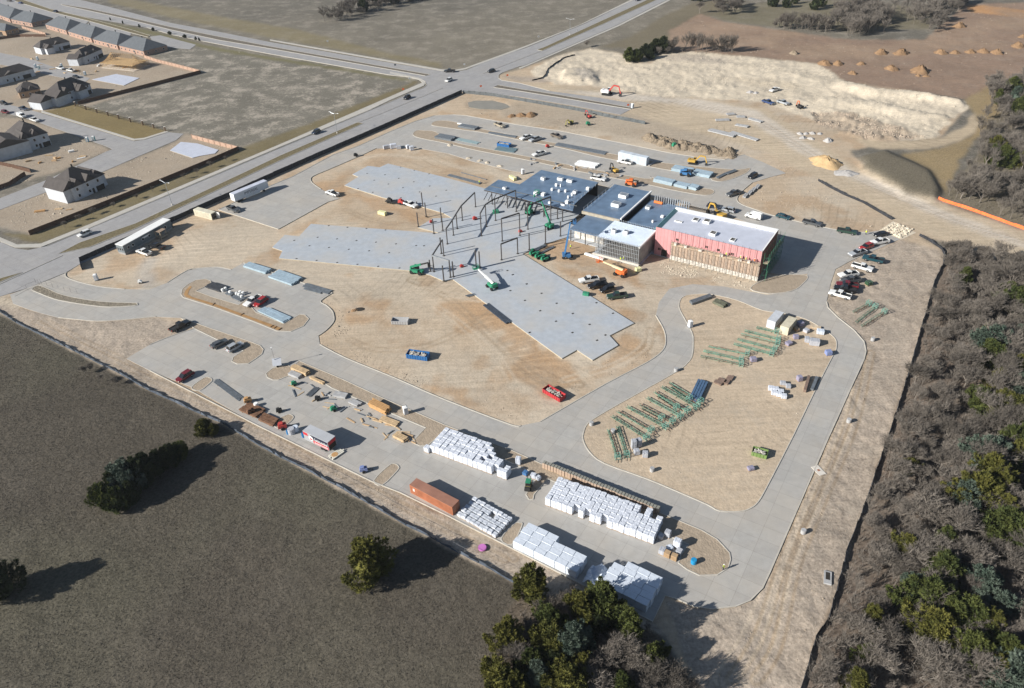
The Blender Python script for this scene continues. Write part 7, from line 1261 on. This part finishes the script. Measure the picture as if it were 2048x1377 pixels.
# ================================================================ EARTH PILES
m_pile = M('orange_soil', (.25, .155, .085), .95, .25, .5, bump=.4, bscale=1.5); m_sand = M('pile_sand', (.52, .36, .19), .95, .12, .4, bump=.2, bscale=2); m_grav = M('pile_gravel', (.42, .40, .38), .95, .2, .8, bump=.2, bscale=3); m_spoil = M('pile_spoil', (.24, .19, .135), .95, .35, .5, bump=.5, bscale=1.2); m_rock = M('pale_rock', (.56, .49, .38), .9, .2, .8, var2=.15)
def pile(label, px, wpx, mat, hk=.28, el=1., rz=0., seed=0, group=None, cat='soil pile'):
    c = G(*px); wd = (G(px[0]+wpx/2, px[1])-G(px[0]-wpx/2, px[1])).length; rr = random.Random(seed); n, m_ = 22, 7; vs = [(0, 0, wd*hk)]; ph = rr.uniform(0, 9)
    for j in range(1, m_+1):
        t_ = j/m_
        for i in range(n):
            a = 6.283*i/n; k = 1+.16*math.sin(2*a+ph)+.1*math.sin(5*a+2*ph)+rr.uniform(-.08, .08); z = wd*hk*(.5+.5*math.cos(math.pi*t_**1.15))*(1+rr.uniform(-.3, .22))
            vs.append((math.cos(a)*wd/2*t_*k*el, math.sin(a)*wd/2*t_*k, max(z, -.15) if j < m_ else -.3))
    fs = [(0, 1+i, 1+(i+1) % n) for i in range(n)]+[(1+(j-1)*n+i, 1+j*n+i, 1+j*n+(i+1) % n, 1+(j-1)*n+(i+1) % n) for j in range(1, m_) for i in range(n)]
    o = MB().add(vs, fs).build('soil_pile', mat, None, True, (c.x, c.y, max(0, gz(c.x, c.y))), rz); return tag(o, label, cat, group)
for k, (x, y, w_) in enumerate(((905, 428, 125), (1065, 430, 140), (1380, 428, 115), (1495, 428, 90), (1620, 420, 90), (1720, 418, 110), (1830, 425, 120), (2000, 375, 130), (450, 515, 120), (560, 515, 110), (745, 518, 85), (675, 592, 80), (985, 555, 130), (1215, 575, 190), (1200, 610, 50), (1265, 615, 60), (1530, 215, 130), (2040, 300, 90))): pile('orange brown soil pile on the cleared brown ground', (1536+x/4, y/4), w_/4, m_pile, .27, 1., rnd.uniform(0, 6), k, 'soil piles on the cleared ground')
pile('mossy brown mound at the edge of the cleared ground', (1588, 108), 22, m_spoil, .3, 1, 0, 40); pile('large tan sand pile beside the gravel haul road', (1652, 326), 68, m_sand, .2, 1.1, -.5, 41, None, 'sand pile'); pile('small dark grey stone pile by the rubble heaps', (1656, 282), 24, m_grav, .25, 1, 0, 42, None, 'gravel pile'); pile('pale gravel pile beside the sand pile', (1692, 347), 40, m_grav, .12, 1.3, -.4, 43, None, 'gravel pile')
for k, (x, y, w_) in enumerate(((1600, 268, 16), (1612, 268, 14), (1625, 267, 16), (1640, 268, 14), (1606, 276, 18), (1622, 278, 16))): pile('pale broken concrete heap beside the gravel track', (x, y), w_, m_grav, .2, 1, k, 50+k, 'broken concrete heaps', 'rubble heap')
for k in range(34):
    t_ = k/33; x = 1292+t_*176+rnd.uniform(-5, 5); y = 277+t_*33+rnd.uniform(-5, 7)
    pile('grey brown brush and spoil heap in the long mound above the north drive', (x, y), rnd.uniform(24, 40), m_spoil, rnd.uniform(.16, .26), 1, rnd.uniform(0, 6), 60+k, 'heaps of the long spoil mound', 'spoil heap')
for k, (x, y, w_) in enumerate(((1042, 232, 26), (1062, 231, 30), (1024, 233, 20), (1500, 185, 16), (1512, 186, 12))): pile('small orange soil heap near the pond' if k < 3 else 'small grey heap on the gravel near the limestone', (x, y), w_, m_pile if k < 3 else m_grav, .2, 1, k, 110+k, 'soil heaps near the pond' if k < 3 else 'small heaps near the limestone')
# ================================================================ STONES AND CLODS
def rockme(seed, s=1.):
    rr = random.Random(seed); bm = bmesh.new(); bmesh.ops.create_icosphere(bm, subdivisions=1, radius=s)
    for v in bm.verts: v.co *= rr.uniform(.7, 1.2); v.co.z *= .7
    me_ = bpy.data.meshes.new('boulder'); bm.to_mesh(me_); bm.free(); me_.materials.append(m_rock); return me_
RK = [rockme(k) for k in range(4)]
pad = sheet('stone_entrance', [(1757, 462), (1786, 443), (1832, 466), (1802, 480)], .03, m_rock, .1)
q0, q1, q3 = G(1762, 462), G(1788, 446), G(1802, 477)
for i in range(7):
    for j in range(14):
        p = q0+(q1-q0)*((j+rnd.uniform(.1, .9))/14)+(q3-q0)*((i+rnd.uniform(.2, .8))/7); o = link('boulder', RK[(i+j) % 4], pad, (p.x, p.y, .1), rnd.uniform(0, 6)); o.scale = (rnd.uniform(.35, .75),)*3
def clods(px, n, s0, s1, mat, name, label, seed, cat='stones'):
    poly = pxy(px); rr = np.random.RandomState(seed); X = rr.uniform(poly[:, 0].min(), poly[:, 0].max(), n*6); Y = rr.uniform(poly[:, 1].min(), poly[:, 1].max(), n*6); k = pip(poly, X, Y); X, Y = X[k], Y[k]
    dn = fbm(X, Y, 7); k = rr.rand(len(X)) < np.clip((dn-.42)*6, 0.03, 1); X, Y = X[k][:n], Y[k][:n]; r2 = random.Random(seed); mb = MB()
    base = [(0, 0, 1), (1, 0, 0), (0, 1, 0), (-1, 0, 0), (0, -1, 0), (.6, .6, -.4), (-.6, -.6, -.4)]; F = [(0, 1, 2), (0, 2, 3), (0, 3, 4), (0, 4, 1), (1, 5, 2), (3, 6, 4), (2, 5, 3), (4, 6, 1)]
    for x, y in zip(X.tolist(), Y.tolist()):
        s = r2.uniform(s0, s1)*(1.8 if r2.random() < .03 else 1); z = gz(x, y); a = r2.uniform(0, 6.28); c, sn = math.cos(a)*s, math.sin(a)*s
        mb.add([(x+(c*vx-sn*vy)*r2.uniform(.6, 1.2), y+(sn*vx+c*vy)*r2.uniform(.6, 1.2), z+vz*s*.7) for vx, vy, vz in base], F)
    o = stuff(mb.build(name, mat)); return tag(o, label, cat)
m_clod = M('clod', (.33, .27, .205), .95, .25, .8); m_clodw = M('clod_pale', (.46, .40, .315), .95, .25, .8)
clods(GREYS[1], 3600, .05, .17, m_clod, 'soil_clods', 'scattered soil clods on the graded strip beside the wood', 1, 'soil'); clods(GREYS[0], 2600, .05, .16, m_clod, 'soil_clods', 'scattered soil clods on the front verge', 2, 'soil')
clods(LIME, 5200, .08, .38, m_clodw, 'limestone_rubble', 'pale limestone rubble on the quarry-like bank', 3); clods([(1620, 225), (1700, 225), (1800, 255), (1850, 275), (1760, 283), (1690, 268), (1630, 245)], 700, .2, .6, M('mixed_rubble', (.33, .265, .205), .95, .4, .4), 'rubble', 'mixed brown rubble below the limestone bank', 4)
clods([(637, 690), (692, 712), (887, 793), (1022, 843), (1200, 765), (1290, 720), (1320, 660), (1260, 690), (1100, 800), (1000, 810), (800, 740), (680, 690)], 900, .06, .25, m_clod, 'soil_clods', 'soil clods along the inner kerb of the drive', 5, 'soil'); clods([(640, 600), (700, 610), (700, 660), (660, 690), (640, 680)], 260, .08, .3, m_clod, 'soil_clods', 'soil clods beside the rounded lot corner', 6, 'soil')
for k, px in enumerate(([(1180, 905), (1290, 955), (1420, 1008), (1480, 1018), (1430, 960), (1330, 930), (1250, 925)], [(1640, 745), (1560, 905), (1520, 990), (1490, 1010), (1480, 990), (1560, 850), (1600, 770)], [(1175, 850), (1190, 840), (1350, 750), (1375, 730), (1385, 740), (1300, 790), (1200, 850), (1220, 880), (1180, 890)])): 
    o = clods(px, 420, .08, .28, m_clodw, 'stones', ('pale stones along the lower kerb of the material yard', 'pale stones along the east kerb of the material yard', 'pale stones along the west kerb of the material yard')[k], 20+k); o.location.z = .1
clods([(1440, 300), (1560, 320), (1640, 365), (1780, 440), (1760, 460), (1600, 440), (1490, 405), (1510, 365), (1570, 350)], 700, .08, .3, m_clod, 'soil_clods', 'soil clods between the north east drive and the haul road', 9, 'soil'); clods([(930, 195), (1040, 212), (1200, 240), (1290, 255), (1460, 295), (1450, 315), (1240, 280), (1040, 245), (900, 225)], 900, .1, .4, m_clod, 'soil_clods', 'soil clods along the north edge of the site', 10, 'soil'); clods([(1330, 520), (1500, 570), (1540, 585), (1400, 560), (1310, 545)], 420, .08, .35, m_clodw, 'rubble', 'masonry rubble at the foot of the brick face', 11); clods(FIELD_L, 350, .1, .3, m_clodw, 'stones', 'pale stones in the speckled grey field', 12); clods(BROWN, 350, .15, .4, m_clod, 'soil_clods', 'soil clods on the cleared brown ground', 13, 'soil')
# loose boards, small scraps on the south lot and by the building
for k in range(46):
    x, y = rnd.choice(((rnd.uniform(580, 720), rnd.uniform(0, 1)), (rnd.uniform(700, 830), rnd.uniform(0, 1)))); t_ = y; py = 752+(x-580)*.47+t_*34
    c = G(x, py); o = MB().box(0, 0, 0, rnd.uniform(1.2, 3.4), rnd.uniform(.15, .4), rnd.uniform(.06, .25)).build('loose_board', rnd.choice((m_lum, m_lum, m_conr, m_pal, m_joist)), None, False, (c.x, c.y, .075), SD+rnd.choice((0, 1.57, .3, -.4))+rnd.uniform(-.2, .2)); tag(o, 'loose board or scrap lying on the south lot by the planted strip', 'board', 'loose boards on the south lot')
for k in range(26):
    x, y = rnd.uniform(1060, 1250), 0; y = 318+(x-1060)*.17+rnd.uniform(0, 12)
    c = G(x, y); o = MB().box(0, 0, 0, rnd.uniform(1., 3.), rnd.uniform(.3, .9), rnd.uniform(.1, .5)).build('scrap_heap_piece', rnd.choice((m_joist, m_conr, m_pal)), None, False, (c.x, c.y, .13), rnd.uniform(0, 3)); tag(o, 'loose steel or timber scrap on the north planted strip', 'scrap', 'scrap pieces on the north strip')
for k, (x, y) in enumerate(((900, 291), (938, 317), (960, 322), (975, 326), (1000, 333))): pile('small rubble heap along the drive kerb above the slab wing', (x, y), 16, m_clodw, .15, 1, k, 130+k, 'rubble heaps along the drive kerb', 'rubble heap')
hole = G(720, 619); tag(MB().prism([(hole.x+1.6*math.cos(a*.63), hole.y+1.1*math.sin(a*.63)) for a in range(10)], -.4, .02).build('dug_pit', m_dark), 'small dug pit with orange soil on the bare ground', 'pit'); pile('orange soil heaped beside the small dug pit', (709, 621), 14, m_pile, .15, 1, 0, 140)
t = thing('inlet_box', 'angled pale concrete drainage inlet beside the right silt fence', 'drain', G(1655, 1157), 1.2); MB().box(0, 0, 0, 3.4, 1.4, .35, tx=.9).build('headwall', m_conr, t); MB().box(.3, 0, .35, 1.8, .8, .02).build('opening', m_dark, t)
c = G(1637, 942); t = thing('drain_cover', 'pale square drain pad with a rust red centre beside the east drive', 'drain', (c.x, c.y, gz(c.x, c.y)), .3); MB().box(0, 0, -.1, 1.8, 3.0, .22).build('pad', m_cmu, t); MB().box(0, 0, .12, .6, .6, .02).build('cover', M('rust_cover', (.3, .15, .1), .9), t)
for h_, n_, lb, sd_ in ((HOUSES, 700, 'building scraps and clods on the upper house lots', 31), (HOUSES2, 400, 'building scraps and clods on the corner house lot', 32), (HOUSES3, 700, 'building scraps and clods on the fenced house lots', 33)): clods(h_, n_, .1, .4, rnd.choice((m_clodw, m_clod)), 'lot_debris', lb, sd_, 'debris')
for k in range(30):
    x, y = rnd.choice(((rnd.uniform(60, 280), rnd.uniform(112, 150)), (rnd.uniform(60, 140), rnd.uniform(395, 430)), (rnd.uniform(40, 180), rnd.uniform(300, 330)))); c = G(x, y); o = MB().box(0, 0, 0, rnd.uniform(1.5, 4), rnd.uniform(.4, 1.2), rnd.uniform(.2, .8)).build('timber_scrap', rnd.choice((m_lum, m_lumo, m_whp, m_pal)), None, False, (c.x, c.y, .0), rnd.uniform(0, 3)); tag(o, 'timber or board scrap lying on a house building lot', 'scrap', 'scraps on the house lots')
# ================================================================ HAZE
hz = MB().box(0, 1500, -6, 23400, 7200, 150).build('haze', None if 0 else M('unused', (1, 1, 1)))
hm = bpy.data.materials.new('haze_air'); hm.use_nodes = True; t = hm.node_tree; t.nodes.remove(t.nodes['Principled BSDF'])
pv_ = t.nodes.new('ShaderNodeVolumePrincipled'); pv_.inputs['Color'].default_value = (.86, .92, 1, 1); pv_.inputs['Density'].default_value = .00007; pv_.inputs['Anisotropy'].default_value = .2
t.links.new(pv_.outputs[0], t.nodes['Material Output'].inputs['Volume']); hz.data.materials.clear(); hz.data.materials.append(hm); stuff(hz)
